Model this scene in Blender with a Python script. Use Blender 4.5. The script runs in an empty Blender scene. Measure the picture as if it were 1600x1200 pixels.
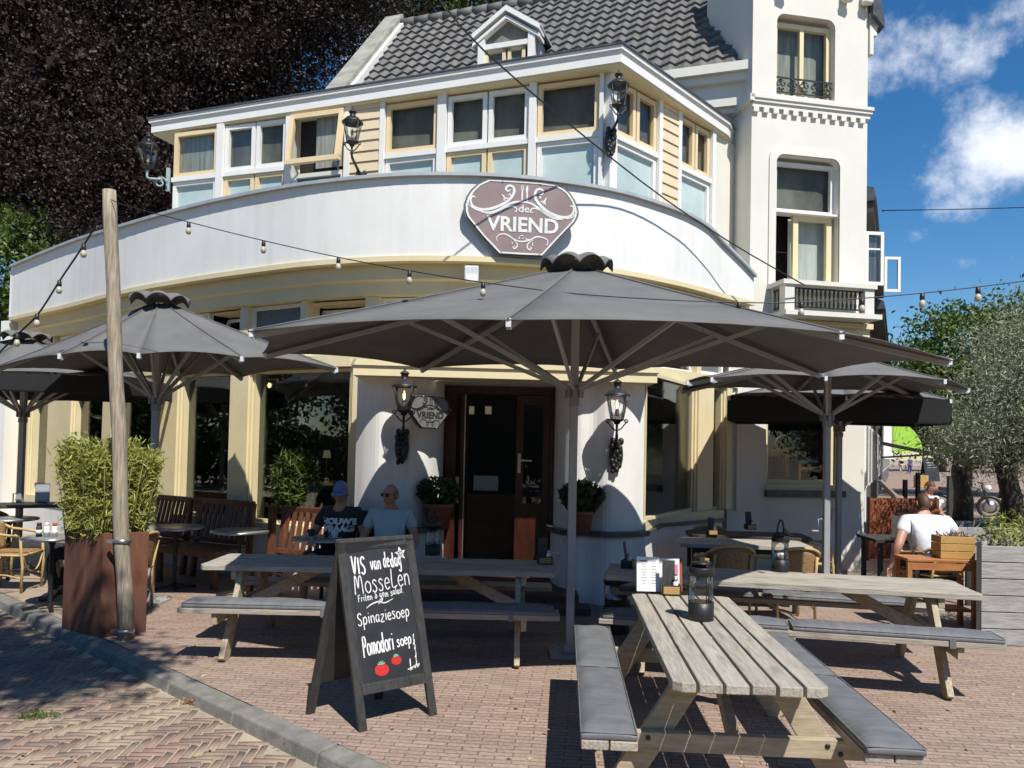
import bpy, bmesh, math, random
import numpy as np
from mathutils import Vector, Matrix
random.seed(7); RNG = np.random.default_rng(11)
SC = bpy.context.scene; COL = SC.collection
R = math.radians
# ---------------------------------------------------------------- camera
FPX, PCX, PCY, CAMZ = 1202.0, 800.0, 666.0, 1.75
PIT, ROL = R(1.62), R(1.22)
_f = Vector((0, math.cos(PIT), math.sin(PIT)))
_r0, _u0 = Vector((1, 0, 0)), Vector((0, -math.sin(PIT), math.cos(PIT)))
_r = _r0*math.cos(ROL) + _u0*math.sin(ROL)
_u = -_r0*math.sin(ROL) + _u0*math.cos(ROL)
CAM = Vector((0, 0, CAMZ))
cd = bpy.data.cameras.new('camera'); cam = bpy.data.objects.new('camera', cd); COL.objects.link(cam)
cam.matrix_world = Matrix(((_r.x, _u.x, -_f.x, 0), (_r.y, _u.y, -_f.y, 0), (_r.z, _u.z, -_f.z, CAMZ), (0, 0, 0, 1)))
cd.sensor_fit = 'HORIZONTAL'; cd.sensor_width = 36; cd.lens = FPX/1600*36
cd.shift_y = (PCY-600)/1600; cd.clip_start = .05; cd.clip_end = 2000
SC.camera = cam
def ray(px, py): return _f + _r*((px-PCX)/FPX) + _u*(-(py-PCY)/FPX)
def at(px, py, Y):                       # measured point at distance Y
    d = ray(px, py); return CAM + d*(Y/d.y)
def gz(px, py, z=0.0):                   # measured point at height z
    d = ray(px, py); return CAM + d*((z-CAMZ)/d.z)
def topx(p):
    v = Vector(p)-CAM; k = v.dot(_f); return PCX+FPX*v.dot(_r)/k
# ---------------------------------------------------------------- light
SUN_EL = R(54); SUN_H = Vector((.42, -.91, 0)).normalized()
SUN = SUN_H*math.cos(SUN_EL) + Vector((0, 0, math.sin(SUN_EL)))
sl = bpy.data.lights.new('sun', 'SUN'); sl.energy = 5.0; sl.angle = R(.53); sl.color = (1, .955, .88)
so = bpy.data.objects.new('sun', sl); COL.objects.link(so); so.location = (6, -12, 30)
so.rotation_euler = SUN.to_track_quat('Z', 'Y').to_euler()
W = bpy.data.worlds.new('World'); SC.world = W; W.use_nodes = True
nt = W.node_tree; nt.nodes.clear()
def _n(t, kind, **kw):
    n = t.nodes.new(kind)
    for k, v in kw.items(): setattr(n, k, v)
    return n
out = _n(nt, 'ShaderNodeOutputWorld'); bg = _n(nt, 'ShaderNodeBackground'); bg.inputs[1].default_value = .1
sky = _n(nt, 'ShaderNodeTexSky', sky_type='NISHITA'); sky.sun_disc = False
sky.sun_elevation = SUN_EL; sky.sun_rotation = math.atan2(SUN_H.x, SUN_H.y)
sky.air_density = 1.0; sky.dust_density = .15; sky.ozone_density = 3.5; sky.altitude = 0
tc = _n(nt, 'ShaderNodeTexCoord'); L = nt.links.new
nz = _n(nt, 'ShaderNodeTexNoise'); nz.inputs['Scale'].default_value = 9; nz.inputs['Detail'].default_value = 9; nz.inputs['Roughness'].default_value = .6
L(tc.outputs['Generated'], nz.inputs['Vector'])
total = None
def cloud(px, py, wid, hgt, amp):
    """an ellipsoidal cloud bank around one direction of the sky"""
    global total
    d = ray(px, py).normalized(); sx, sz = wid/FPX, hgt/FPX
    sub = _n(nt, 'ShaderNodeVectorMath', operation='SUBTRACT'); L(tc.outputs['Generated'], sub.inputs[0]); sub.inputs[1].default_value = d
    mul = _n(nt, 'ShaderNodeVectorMath', operation='MULTIPLY'); L(sub.outputs[0], mul.inputs[0]); mul.inputs[1].default_value = (1/sx, 1/sx, 1/sz)
    ln = _n(nt, 'ShaderNodeVectorMath', operation='LENGTH'); L(mul.outputs[0], ln.inputs[0])
    mr = _n(nt, 'ShaderNodeMapRange'); mr.interpolation_type = 'SMOOTHSTEP'
    L(ln.outputs['Value'], mr.inputs['Value']); mr.inputs['From Min'].default_value = 0; mr.inputs['From Max'].default_value = 1
    mr.inputs['To Min'].default_value = amp; mr.inputs['To Max'].default_value = 0
    if total is None: total = mr.outputs[0]
    else:
        mx = _n(nt, 'ShaderNodeMath', operation='MAXIMUM'); L(total, mx.inputs[0]); L(mr.outputs[0], mx.inputs[1]); total = mx.outputs[0]
for c in [(1545, 235, 170, 125, 1.05), (1500, 275, 130, 90, .85), (1420, 60, 220, 130, .74), (1590, 40, 190, 100, .8), (1380, 140, 110, 60, .55),
          (1420, 375, 70, 35, .6), (1510, 410, 90, 28, .5), (1375, 250, 40, 40, .42), (1490, 490, 120, 18, .4), (1470, 540, 130, 20, .42),
          (560, 80, 260, 160, .62), (300, 250, 400, 200, .5), (-700, 200, 700, 260, .6), (2400, 200, 600, 240, .7)]: cloud(*c)
ad = _n(nt, 'ShaderNodeMath', operation='MULTIPLY_ADD'); L(nz.outputs['Fac'], ad.inputs[0]); ad.inputs[1].default_value = 2.3; ad.inputs[2].default_value = -1.42
sm = _n(nt, 'ShaderNodeMath', operation='ADD'); L(ad.outputs[0], sm.inputs[0]); L(total, sm.inputs[1])
mr2 = _n(nt, 'ShaderNodeMapRange'); mr2.interpolation_type = 'SMOOTHSTEP'; L(sm.outputs[0], mr2.inputs['Value'])
mr2.inputs['From Min'].default_value = .24; mr2.inputs['From Max'].default_value = .85; mr2.inputs['To Max'].default_value = .9
nz2 = _n(nt, 'ShaderNodeTexNoise'); nz2.inputs['Scale'].default_value = 14; nz2.inputs['Detail'].default_value = 6; L(tc.outputs['Generated'], nz2.inputs['Vector'])
cr = _n(nt, 'ShaderNodeMix', data_type='RGBA'); L(nz2.outputs['Fac'], cr.inputs[0]); cr.inputs[6].default_value = (5.2, 5.9, 7.0, 1); cr.inputs[7].default_value = (12, 12, 12.2, 1)
mixc = _n(nt, 'ShaderNodeMix', data_type='RGBA'); L(mr2.outputs[0], mixc.inputs[0]); hs = _n(nt, 'ShaderNodeHueSaturation'); hs.inputs['Saturation'].default_value = 1.32; L(sky.outputs[0], hs.inputs['Color']); L(hs.outputs[0], mixc.inputs[6]); L(cr.outputs[2], mixc.inputs[7])
L(mixc.outputs[2], bg.inputs[0]); L(bg.outputs[0], out.inputs[0])
SC.view_settings.view_transform = 'Standard'; SC.view_settings.look = 'None'; SC.view_settings.exposure = .3; SC.view_settings.gamma = 1
SC.cycles.max_bounces = 8; SC.cycles.transparent_max_bounces = 16; SC.cycles.caustics_reflective = False; SC.cycles.caustics_refractive = False
# ---------------------------------------------------------------- materials
MATS = {}
def mat(name, c, c2=None, rough=.6, metal=0., vs=6., detail=4., bump=0., bs=60., stretch=(1, 1, 1), contrast=(.35, .65), spec=.5, island=0., coord='Object', trans=0., dirt=None):
    m = bpy.data.materials.new(name); m.use_nodes = True; t = m.node_tree; p = t.nodes['Principled BSDF']; ln = t.links.new
    p.inputs['Roughness'].default_value = rough; p.inputs['Metallic'].default_value = metal
    p.inputs['Specular IOR Level'].default_value = spec
    tc = _n(t, 'ShaderNodeTexCoord'); mp = _n(t, 'ShaderNodeMapping'); mp.inputs['Scale'].default_value = stretch
    ln(tc.outputs[coord], mp.inputs['Vector'])
    if c2 is None: c2 = tuple(x*.82 for x in c)
    n = _n(t, 'ShaderNodeTexNoise'); n.inputs['Scale'].default_value = vs; n.inputs['Detail'].default_value = detail; n.inputs['Roughness'].default_value = .6
    ln(mp.outputs[0], n.inputs['Vector'])
    r = _n(t, 'ShaderNodeMapRange'); ln(n.outputs['Fac'], r.inputs['Value']); r.inputs['From Min'].default_value = contrast[0]; r.inputs['From Max'].default_value = contrast[1]
    fac = r.outputs[0]
    if island:
        g = _n(t, 'ShaderNodeNewGeometry'); a = _n(t, 'ShaderNodeMath', operation='MULTIPLY_ADD'); ln(g.outputs['Random Per Island'], a.inputs[0]); a.inputs[1].default_value = island
        b = _n(t, 'ShaderNodeMath', operation='MULTIPLY'); ln(fac, b.inputs[0]); b.inputs[1].default_value = 1-island; ln(b.outputs[0], a.inputs[2]); fac = a.outputs[0]
    mx = _n(t, 'ShaderNodeMix', data_type='RGBA'); ln(fac, mx.inputs[0]); mx.inputs[6].default_value = (*c, 1); mx.inputs[7].default_value = (*c2, 1)
    colout = mx.outputs[2]
    if dirt:                              # (colour, scale, stretch, low, high, amount): patches of wear or grime
        dc, ds, dst, lo, hi, amt = dirt
        mp2 = _n(t, 'ShaderNodeMapping'); mp2.inputs['Scale'].default_value = dst; ln(tc.outputs[coord], mp2.inputs['Vector'])
        n2 = _n(t, 'ShaderNodeTexNoise'); n2.inputs['Scale'].default_value = ds; n2.inputs['Detail'].default_value = 6; ln(mp2.outputs[0], n2.inputs['Vector'])
        r2 = _n(t, 'ShaderNodeMapRange'); ln(n2.outputs['Fac'], r2.inputs['Value']); r2.inputs['From Min'].default_value = lo; r2.inputs['From Max'].default_value = hi; r2.inputs['To Max'].default_value = amt
        mx2 = _n(t, 'ShaderNodeMix', data_type='RGBA'); ln(r2.outputs[0], mx2.inputs[0]); ln(colout, mx2.inputs[6]); mx2.inputs[7].default_value = (*dc, 1); colout = mx2.outputs[2]
    ln(colout, p.inputs['Base Color'])
    if bump:
        n3 = _n(t, 'ShaderNodeTexNoise'); n3.inputs['Scale'].default_value = bs; n3.inputs['Detail'].default_value = 4; ln(mp.outputs[0], n3.inputs['Vector'])
        bp = _n(t, 'ShaderNodeBump'); bp.inputs['Strength'].default_value = bump; bp.inputs['Distance'].default_value = .01; ln(n3.outputs['Fac'], bp.inputs['Height']); ln(bp.outputs[0], p.inputs['Normal'])
    if trans:
        tl = _n(t, 'ShaderNodeBsdfTranslucent'); ln(colout, tl.inputs[0]); ms = _n(t, 'ShaderNodeMixShader'); ms.inputs[0].default_value = trans
        ln(p.outputs[0], ms.inputs[1]); ln(tl.outputs[0], ms.inputs[2]); ln(ms.outputs[0], t.nodes['Material Output'].inputs[0])
    MATS[name] = m; return m
def glass(name, tint=(.9, .93, .92), refl=1.0, rough=0.0):
    m = bpy.data.materials.new(name); m.use_nodes = True; t = m.node_tree; t.nodes.clear()
    o = _n(t, 'ShaderNodeOutputMaterial'); tr = _n(t, 'ShaderNodeBsdfTransparent'); tr.inputs[0].default_value = (*tint, 1)
    gl = _n(t, 'ShaderNodeBsdfGlossy'); gl.inputs['Roughness'].default_value = rough
    fr = _n(t, 'ShaderNodeFresnel'); fr.inputs[0].default_value = 1.5
    mu = _n(t, 'ShaderNodeMath', operation='MULTIPLY'); mu.inputs[1].default_value = refl; t.links.new(fr.outputs[0], mu.inputs[0])
    ms = _n(t, 'ShaderNodeMixShader'); t.links.new(mu.outputs[0], ms.inputs[0]); t.links.new(tr.outputs[0], ms.inputs[1]); t.links.new(gl.outputs[0], ms.inputs[2])
    t.links.new(ms.outputs[0], o.inputs[0]); MATS[name] = m; return m
def emit(name, c, s):
    m = bpy.data.materials.new(name); m.use_nodes = True; p = m.node_tree.nodes['Principled BSDF']
    p.inputs['Base Color'].default_value = (*c, 1); p.inputs['Emission Color'].default_value = (*c, 1); p.inputs['Emission Strength'].default_value = s; MATS[name] = m; return m
STUCCO = mat('white_stucco', (.77, .765, .735), (.72, .715, .68), rough=.85, vs=1.6, bump=.12, bs=28, dirt=((.47, .465, .43), 2.6, (2.6, 2.6, .22), .5, .8, .3))
TOWERW = mat('tower_plaster', (.70, .68, .61), (.66, .64, .57), rough=.8, vs=1.2, bump=.15, bs=30, dirt=((.6, .58, .52), 1.8, (1.5, 1.5, .5), .58, .8, .3))
CREAM = mat('cream_paint', (.74, .64, .40), (.69, .585, .355), rough=.5, vs=2, bump=.05, dirt=((.5, .42, .26), 3, (2, 2, .6), .6, .85, .35))
SASH = mat('cream_sash', (.77, .61, .37), (.72, .56, .34), rough=.5, vs=2, bump=.05)
SIDING = mat('cream_siding', (.72, .58, .40), (.66, .53, .36), rough=.6, vs=3, bump=.05)
WHITEP = mat('white_paint', (.80, .79, .75), (.75, .74, .70), rough=.45, vs=2, bump=.04, dirt=((.55, .54, .5), 3, (2, 2, .5), .6, .85, .3))
LEAD = mat('lead_flashing', (.42, .45, .47), (.33, .36, .38), rough=.5, vs=4, bump=.1)
SLATE = mat('slate_ledge', (.05, .055, .065), (.09, .095, .105), rough=.35, vs=8)
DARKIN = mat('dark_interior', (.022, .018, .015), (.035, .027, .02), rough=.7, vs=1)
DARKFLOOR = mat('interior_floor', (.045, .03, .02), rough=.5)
GLASS = glass('window_glass', (.86, .9, .88), .8)
CLEAR = glass('clear_glass', (.95, .97, .97), .8)
FROST = mat('frosted_pane', (.57, .66, .63), (.36, .47, .46), rough=.12, vs=1.1, detail=6, contrast=(.3, .7))
FROSTD = mat('rippled_pane', (.07, .085, .085), (.16, .18, .18), rough=.25, vs=90, bump=.6, bs=120)
SCREEN = mat('grey_blind', (.25, .235, .20), (.085, .08, .07), rough=.75, vs=1.6, detail=6, stretch=(1, 1, .6))
NET = mat('net_curtain', (.46, .46, .43), (.24, .245, .24), rough=.9, vs=12, stretch=(1.6, 1.6, .1))
CURT = mat('white_curtain', (.72, .74, .72), (.5, .53, .53), rough=.9, vs=10, stretch=(1.5, 1.5, .08))
TILE = mat('roof_tile_grey', (.155, .15, .145), (.10, .098, .094), rough=.7, vs=3, bump=.2, bs=50, island=.0, dirt=((.2, .2, .16), 5, (1, 1, 1), .55, .8, .5))
STONE = mat('old_concrete', (.34, .33, .28), (.22, .215, .185), rough=.9, vs=4, bump=.4, bs=30)
FABRIC = mat('parasol_fabric', (.142, .141, .137), (.12, .119, .116), rough=.85, vs=3, bump=.35, bs=9, stretch=(1, 1, 1), dirt=((.19, .19, .185), 7, (1, 1, 1), .58, .8, .35))
FABRICB = mat('parasol_valance_black', (.016, .016, .017), rough=.9, vs=3, bump=.2, bs=200)
ALU = mat('parasol_frame_grey', (.36, .37, .37), (.31, .32, .325), rough=.45, vs=4)
ALUD = mat('parasol_joint', (.24, .245, .25), rough=.5)
WOODG = mat('weathered_wood', (.47, .43, .36), (.23, .205, .165), rough=.8, vs=7, detail=8, stretch=(.7, 9, 9), bump=.5, bs=9, contrast=(.3, .7), island=.3, dirt=((.15, .13, .105), 3.2, (1, 5, 3), .55, .72, .75))
WOODP = mat('pine_frame_wood', (.46, .39, .27), (.30, .25, .165), rough=.75, vs=6, detail=8, stretch=(6, 1, 6), bump=.3, bs=8, dirt=((.22, .19, .13), 4, (1, 1, 1), .55, .8, .5))
POSTW = mat('driftwood_post', (.42, .36, .27), (.2, .165, .12), rough=.9, vs=9, detail=9, stretch=(7, 7, .5), bump=.8, bs=10)
CUSH = mat('grey_cushion', (.155, .16, .168), (.13, .135, .142), rough=.6, vs=5, bump=.8, bs=5, stretch=(4.5, .9, 1), dirt=((.10, .102, .108), 5, (1, 2, 1), .55, .75, .5))
CORTEN = mat('corten_steel', (.155, .062, .035), (.085, .036, .024), rough=.8, vs=3.5, detail=8, bump=.2, bs=80, stretch=(1, 1, .5), dirt=((.21, .10, .055), 6, (2, 2, .4), .55, .75, .6))
CORTENO = mat('orange_corten', (.30, .085, .032), (.22, .062, .026), rough=.8, vs=3, bump=.1)
TEAK = mat('dark_teak', (.17, .062, .028), (.085, .033, .018), rough=.4, vs=6, detail=7, stretch=(3, 3, .8), bump=.1)
MAHOG = mat('mahogany', (.055, .014, .007), (.028, .008, .005), rough=.3, vs=4, stretch=(4, 4, .6))
ORANGEW = mat('orange_wood', (.46, .19, .065), (.34, .13, .045), rough=.5, vs=5, stretch=(.8, 5, 5))
RATTAN = mat('rattan_cane', (.56, .40, .17), (.44, .30, .12), rough=.5, vs=8)
WEAVE = mat('rattan_weave', (.40, .25, .105), (.20, .115, .045), rough=.6, vs=30, stretch=(1, 1, 4), bump=.8, bs=70)
BLACKM = mat('black_iron', (.012, .012, .013), (.02, .02, .021), rough=.45, vs=20, bump=.1)
BLACKF = mat('black_frame_wood', (.024, .024, .023), (.05, .05, .047), rough=.55, vs=8, detail=8, stretch=(5, 5, .7), bump=.15)
BOARD = mat('chalk_board', (.017, .018, .021), (.03, .031, .035), rough=.5, vs=5, detail=8, dirt=((.09, .09, .092), 4, (2, 1, 2), .52, .8, .12))
CHALK = mat('chalk_paint', (.82, .82, .80), (.62, .62, .61), rough=.8, vs=40, dirt=((.2, .2, .2), 90, (1, 1, 1), .58, .72, .5))
RED = mat('red_paint', (.55, .025, .02), (.42, .02, .02), rough=.6, vs=30)
GREENP = mat('green_paint', (.18, .55, .38), rough=.7)
STEEL = mat('steel', (.5, .5, .5), rough=.3, metal=.9)
MARBLE = mat('table_top_stone', (.25, .26, .25), (.17, .18, .175), rough=.3, vs=30)
TERRA = mat('terracotta', (.33, .12, .07), (.24, .085, .05), rough=.8, vs=8)
SIGNP = mat('sign_purple', (.27, .195, .19), (.23, .165, .16), rough=.5, vs=4, dirt=((.4, .36, .35), 6, (1, 4, 1), .62, .8, .3))
SIGNW = mat('sign_white', (.78, .78, .76), rough=.5)
SIGNG = mat('sign_grey', (.12, .12, .12), rough=.6)
PAPER = mat('paper', (.8, .8, .79), (.76, .76, .75), rough=.8)
PINK = mat('pink_print', (.75, .25, .38), rough=.8)
SKIN = mat('skin', (.50, .27, .185), (.42, .21, .14), rough=.5, vs=9)
HAIR = mat('brown_hair', (.06, .03, .015), (.1, .05, .025), rough=.6, vs=60)
DENIM = mat('dark_cloth', (.018, .019, .023), rough=.9)
TEEB = mat('black_tee', (.035, .035, .037), rough=.9, vs=12, bump=.3, bs=18)
TEEM = mat('pale_blue_tee', (.42, .56, .57), (.37, .5, .52), rough=.9, vs=10, bump=.3, bs=16)
TEEW = mat('white_tee', (.78, .79, .84), (.70, .71, .78), rough=.9, vs=7, bump=1, bs=7)
CAPB = mat('blue_cap', (.16, .22, .42), rough=.85, vs=20)
BEECH = mat('copper_beech_leaf', (.014, .009, .008), (.058, .038, .03), rough=.55, spec=.3, vs=.9, contrast=(.42, .62), island=.35, trans=.15)
LEAFG = mat('green_leaf', (.055, .10, .018), (.13, .19, .035), rough=.5, vs=1.5, island=.6, trans=.3)
LEAFD = mat('dark_green_leaf', (.025, .05, .014), (.06, .10, .025), rough=.5, vs=1.5, island=.6, trans=.25)
OLIVE = mat('olive_leaf', (.18, .21, .12), (.37, .39, .27), rough=.5, vs=3, island=.7, trans=.2)
BAMBOO = mat('bamboo_leaf', (.22, .27, .045), (.46, .46, .12), rough=.45, vs=5, island=.7, trans=.3)
BARK = mat('bark', (.075, .06, .045), (.035, .028, .022), rough=.9, vs=8, stretch=(4, 4, .8), bump=.8, bs=10)
PAMPAS = mat('dry_grass', (.32, .16, .07), rough=.9, island=.5)
KERB = mat('kerb_stone', (.235, .225, .20), (.15, .145, .125), rough=.85, vs=9, detail=8, bump=.4, bs=60, dirt=((.12, .115, .1), 3, (1, 1, 1), .5, .75, .6))
CANDLE = mat('candle_wax', (.75, .7, .6), rough=.6)
GLOW = emit('filament_glow', (1, .55, .18), 14)
LAMPSH = emit('lamp_shade_glow', (.7, .6, .38), .12)
LIME = mat('lime_awning', (.33, .60, .045), (.29, .54, .04), rough=.7)
GREYW = mat('grey_planter_wood', (.38, .375, .355), (.25, .245, .23), rough=.85, vs=5, detail=8, stretch=(1, 8, 8), bump=.4, bs=9)
BRICKW = mat('dark_brick', (.14, .07, .05), (.09, .05, .04), rough=.9, vs=20)
BULB = mat('white_bulb', (.46, .43, .33), (.40, .37, .28), rough=.25)
PLASTW = mat('white_plastic', (.7, .72, .74), rough=.4)
YELL = mat('yellow_oak', (.52, .31, .10), rough=.5)
# ---------------------------------------------------------------- object helpers
def tag(o, label=None, cat=None, group=None, kind=None):
    if label: o['label'] = label
    if cat: o['category'] = cat
    if group: o['group'] = group
    if kind: o['kind'] = kind
    return o
def thing(name, label, cat, loc=(0, 0, 0), rz=0, group=None):
    o = bpy.data.objects.new(name, None); COL.objects.link(o); o.empty_display_size = .2
    o.location = loc; o.rotation_euler = (0, 0, rz); return tag(o, label, cat, group)
def kids(o): return [c for c in bpy.data.objects if c.parent is o]
def copy_tree(o, parent=None):
    c = o.copy(); COL.objects.link(c)
    if parent: c.parent = parent
    for ch in kids(o): copy_tree(ch, c)
    return c
def dup(o, loc, rz, label, group=None):
    c = copy_tree(o); c.location = loc; c.rotation_euler = (0, 0, rz); c['label'] = label
    if group: c['group'] = group
    return c
class MB:
    def __init__(s): s.v = []; s.f = []; s.sm = []
    def add(s, vs, fs, smooth=False):
        b = len(s.v); s.v += [tuple(x) for x in vs]
        for f in fs: s.f.append(tuple(i+b for i in f)); s.sm.append(smooth)
        return s
    def hexa(s, c):     # 8 corners: bottom ring 0-3, top ring 4-7
        return s.add(c, [(3, 2, 1, 0), (4, 5, 6, 7), (0, 1, 5, 4), (1, 2, 6, 5), (2, 3, 7, 6), (3, 0, 4, 7)])
    def box(s, c, d, M=None):
        x, y, z = d[0]/2, d[1]/2, d[2]/2
        vs = [Vector(p) for p in ((-x, -y, -z), (x, -y, -z), (x, y, -z), (-x, y, -z), (-x, -y, z), (x, -y, z), (x, y, z), (-x, y, z))]
        if M: vs = [M @ p for p in vs]
        return s.hexa([p+Vector(c) for p in vs])
    def pbox(s, O, u, n, xr, yr, zr):   # box in a wall's frame: along the wall u, outward n, up
        O = Vector(O); u = Vector(u); n = Vector(n); k = Vector((0, 0, 1))
        P = lambda x, y, z: O+u*x+n*y+k*z
        (x0, x1), (y0, y1), (z0, z1) = xr, yr, zr
        return s.hexa([P(x0, y1, z0), P(x1, y1, z0), P(x1, y0, z0), P(x0, y0, z0), P(x0, y1, z1), P(x1, y1, z1), P(x1, y0, z1), P(x0, y0, z1)])
    def bar(s, a, b, w, h, up=(0, 0, 1)):
        a, b = Vector(a), Vector(b); d = (b-a).normalized(); up = Vector(up)
        if abs(d.dot(up)) > .98: up = Vector((0, 1, 0))
        r = d.cross(up).normalized(); k = r.cross(d)
        c = [r*w/2*sx+k*h/2*sz for sx, sz in ((-1, -1), (1, -1), (1, 1), (-1, 1))]
        return s.hexa([a+c[0], a+c[1], b+c[1], b+c[0], a+c[3], a+c[2], b+c[2], b+c[3]])
    def tube(s, pts, r, n=8, cap=True):
        pts = [Vector(p) for p in pts]; m = len(pts)
        rs = r if isinstance(r, (list, tuple)) else [r]*m
        ref = None; vs = []
        for i, p in enumerate(pts):
            d = (pts[min(i+1, m-1)]-pts[max(i-1, 0)])
            d = d.normalized() if d.length > 1e-9 else Vector((0, 0, 1))
            if ref is None: ref = Vector((0, 0, 1)) if abs(d.z) < .9 else Vector((1, 0, 0))
            a = d.cross(ref)
            if a.length < 1e-4: ref = Vector((1, .3, .2)); a = d.cross(ref)
            a.normalize(); b = d.cross(a); ref = a.cross(d)
            for k in range(n):
                t = 2*math.pi*k/n; vs.append(p+(a*math.cos(t)+b*math.sin(t))*rs[i])
        fs = [(i*n+k, i*n+(k+1) % n, (i+1)*n+(k+1) % n, (i+1)*n+k) for i in range(m-1) for k in range(n)]
        s.add(vs, fs, True)
        if cap: s.f.append(tuple(len(s.v)-m*n+k for k in range(n))[::-1]); s.sm.append(False); s.f.append(tuple(len(s.v)-n+k for k in range(n))); s.sm.append(False)
        return s
    def lathe(s, prof, c=(0, 0, 0), n=20, smooth=True, M=None):
        vs = []; c = Vector(c)
        for r, z in prof:
            for k in range(n):
                t = 2*math.pi*k/n; p = Vector((r*math.cos(t), r*math.sin(t), z))
                vs.append((M @ p if M else p)+c)
        m = len(prof)
        fs = [(i*n+k, i*n+(k+1) % n, (i+1)*n+(k+1) % n, (i+1)*n+k) for i in range(m-1) for k in range(n)]
        s.add(vs, fs, smooth)
        b = len(s.v)-m*n
        if prof[0][0] > .002: s.f.append(tuple(b+k for k in range(n))[::-1]); s.sm.append(False)
        if prof[-1][0] > .002: s.f.append(tuple(b+(m-1)*n+k for k in range(n))); s.sm.append(False)
        return s
    def ball(s, c, r, n=12, sc=(1, 1, 1)):
        prof = [(max(math.sin(math.pi*i/n), 1e-4), -math.cos(math.pi*i/n)) for i in range(n+1)]
        c = Vector(c); rr = Matrix.Diagonal((r*sc[0], r*sc[1], r*sc[2]))
        return s.lathe(prof, c, max(8, n), True, rr)
    def prism(s, poly, a, b, F):        # 2-D outline extruded between depths a and b through mapping F(x, y, depth)
        n = len(poly); vs = [F(x, y, a) for x, y in poly]+[F(x, y, b) for x, y in poly]
        fs = [tuple(range(n))[::-1], tuple(range(n, 2*n))]+[(i, (i+1) % n, (i+1) % n+n, i+n) for i in range(n)]
        return s.add(vs, fs)
    def stroke(s, pts, w, F, a=0., b=.004, taper=False):   # painted line of width w
        n = len(pts); P = [Vector((p[0], p[1])) for p in pts]; L_, R_ = [], []
        for i, p in enumerate(P):
            d = P[min(i+1, n-1)]-P[max(i-1, 0)]
            d = d.normalized() if d.length > 1e-9 else Vector((1, 0))
            k = w/2*((.35+.65*math.sin(math.pi*(i+.5)/n)) if taper else 1)
            nn = Vector((-d.y, d.x))*k; L_.append(p+nn); R_.append(p-nn)
        vs = [F(q.x, q.y, b) for q in L_]+[F(q.x, q.y, b) for q in R_]+[F(q.x, q.y, a) for q in L_]+[F(q.x, q.y, a) for q in R_]
        fs = []
        for i in range(n-1):
            fs += [(n+i, n+i+1, i+1, i), (i, i+1, 2*n+i+1, 2*n+i), (3*n+i, 3*n+i+1, n+i+1, n+i)]
        return s.add(vs, fs)
    def build(s, name, m, parent=None, bevel=0, seg=2, world=False, smooth=None):
        me = bpy.data.meshes.new(name); me.from_pydata(s.v, [], s.f); me.materials.append(m)
        me.polygons.foreach_set('use_smooth', s.sm if smooth is None else [smooth]*len(s.f)); me.update()
        o = bpy.data.objects.new(name, me); COL.objects.link(o)
        if parent is not None:
            o.parent = parent
            if world:
                pm = parent.matrix_basis if parent.parent is None else parent.parent.matrix_basis @ parent.matrix_parent_inverse @ parent.matrix_basis
                o.matrix_parent_inverse = pm.inverted()
        if bevel:
            bm_ = o.modifiers.new('bevel', 'BEVEL'); bm_.width = bevel; bm_.segments = seg; bm_.limit_method = 'ANGLE'; bm_.angle_limit = R(40)
        return o
def structure(o): return tag(o, kind='structure')
def fast_mesh(name, V, Fq, m, parent=None):
    V = np.asarray(V, np.float32); Fq = np.asarray(Fq, np.int32); me = bpy.data.meshes.new(name); k = Fq.shape[1]
    me.vertices.add(len(V)); me.vertices.foreach_set('co', V.ravel()); me.loops.add(Fq.size); me.loops.foreach_set('vertex_index', Fq.ravel())
    me.polygons.add(len(Fq)); me.polygons.foreach_set('loop_start', np.arange(0, Fq.size, k, dtype=np.int32)); me.polygons.foreach_set('loop_total', np.full(len(Fq), k, np.int32))
    me.update(calc_edges=True); me.validate(); me.materials.append(m)
    o = bpy.data.objects.new(name, me); COL.objects.link(o)
    if parent is not None: o.parent = parent
    return o
def leaf_cloud(C, size, aspect=.5, droop=0., dirs=None, jit=.35, fold=.12):
    """one small pointed leaf (diamond of 2 faces folded on its rib) at each point of C"""
    n = len(C); d = RNG.normal(size=(n, 3)) if dirs is None else dirs+RNG.normal(size=(n, 3))*jit
    d[:, 2] -= droop; d /= np.linalg.norm(d, axis=1)[:, None]+1e-9
    r = RNG.normal(size=(n, 3)); s = np.cross(d, r); s /= np.linalg.norm(s, axis=1)[:, None]+1e-9
    up = np.cross(s, d); L_ = size*RNG.uniform(.6, 1.3, n)[:, None]
    A = C-d*L_/2; T = C+d*L_/2; K = C-d*L_*.05
    Lf = K+s*L_*aspect/2+up*L_*fold; Rt = K-s*L_*aspect/2+up*L_*fold
    V = np.stack([A, Lf, T, Rt], 1).reshape(-1, 3); i = np.arange(n)*4
    return V, np.stack([np.stack([i, i+2, i+1], 1), np.stack([i, i+3, i+2], 1)], 1).reshape(-1, 3)
def clumps(blobs, nclump, per, rc, shell=.55):
    """leaf positions in irregular clumps that fill the given ellipsoids (centre, radii)"""
    vol = np.array([b[1][0]*b[1][1]*b[1][2] for b in blobs])**.67; vol /= vol.sum(); out = []
    for (c, r), w in zip(blobs, vol):
        k = max(1, int(nclump*w)); d = RNG.normal(size=(k, 3)); d /= np.linalg.norm(d, axis=1)[:, None]
        rad = RNG.uniform(shell, 1.0, k)[:, None]; cc = np.array(c)+d*rad*np.array(r)
        rr = rc*RNG.uniform(.5, 1.4, k)
        m = RNG.normal(size=(k, per, 3))*(rr[:, None, None]*.5)*np.array([1, 1, .7])
        out.append((cc[:, None, :]+m).reshape(-1, 3))
    return np.concatenate(out)
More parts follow.
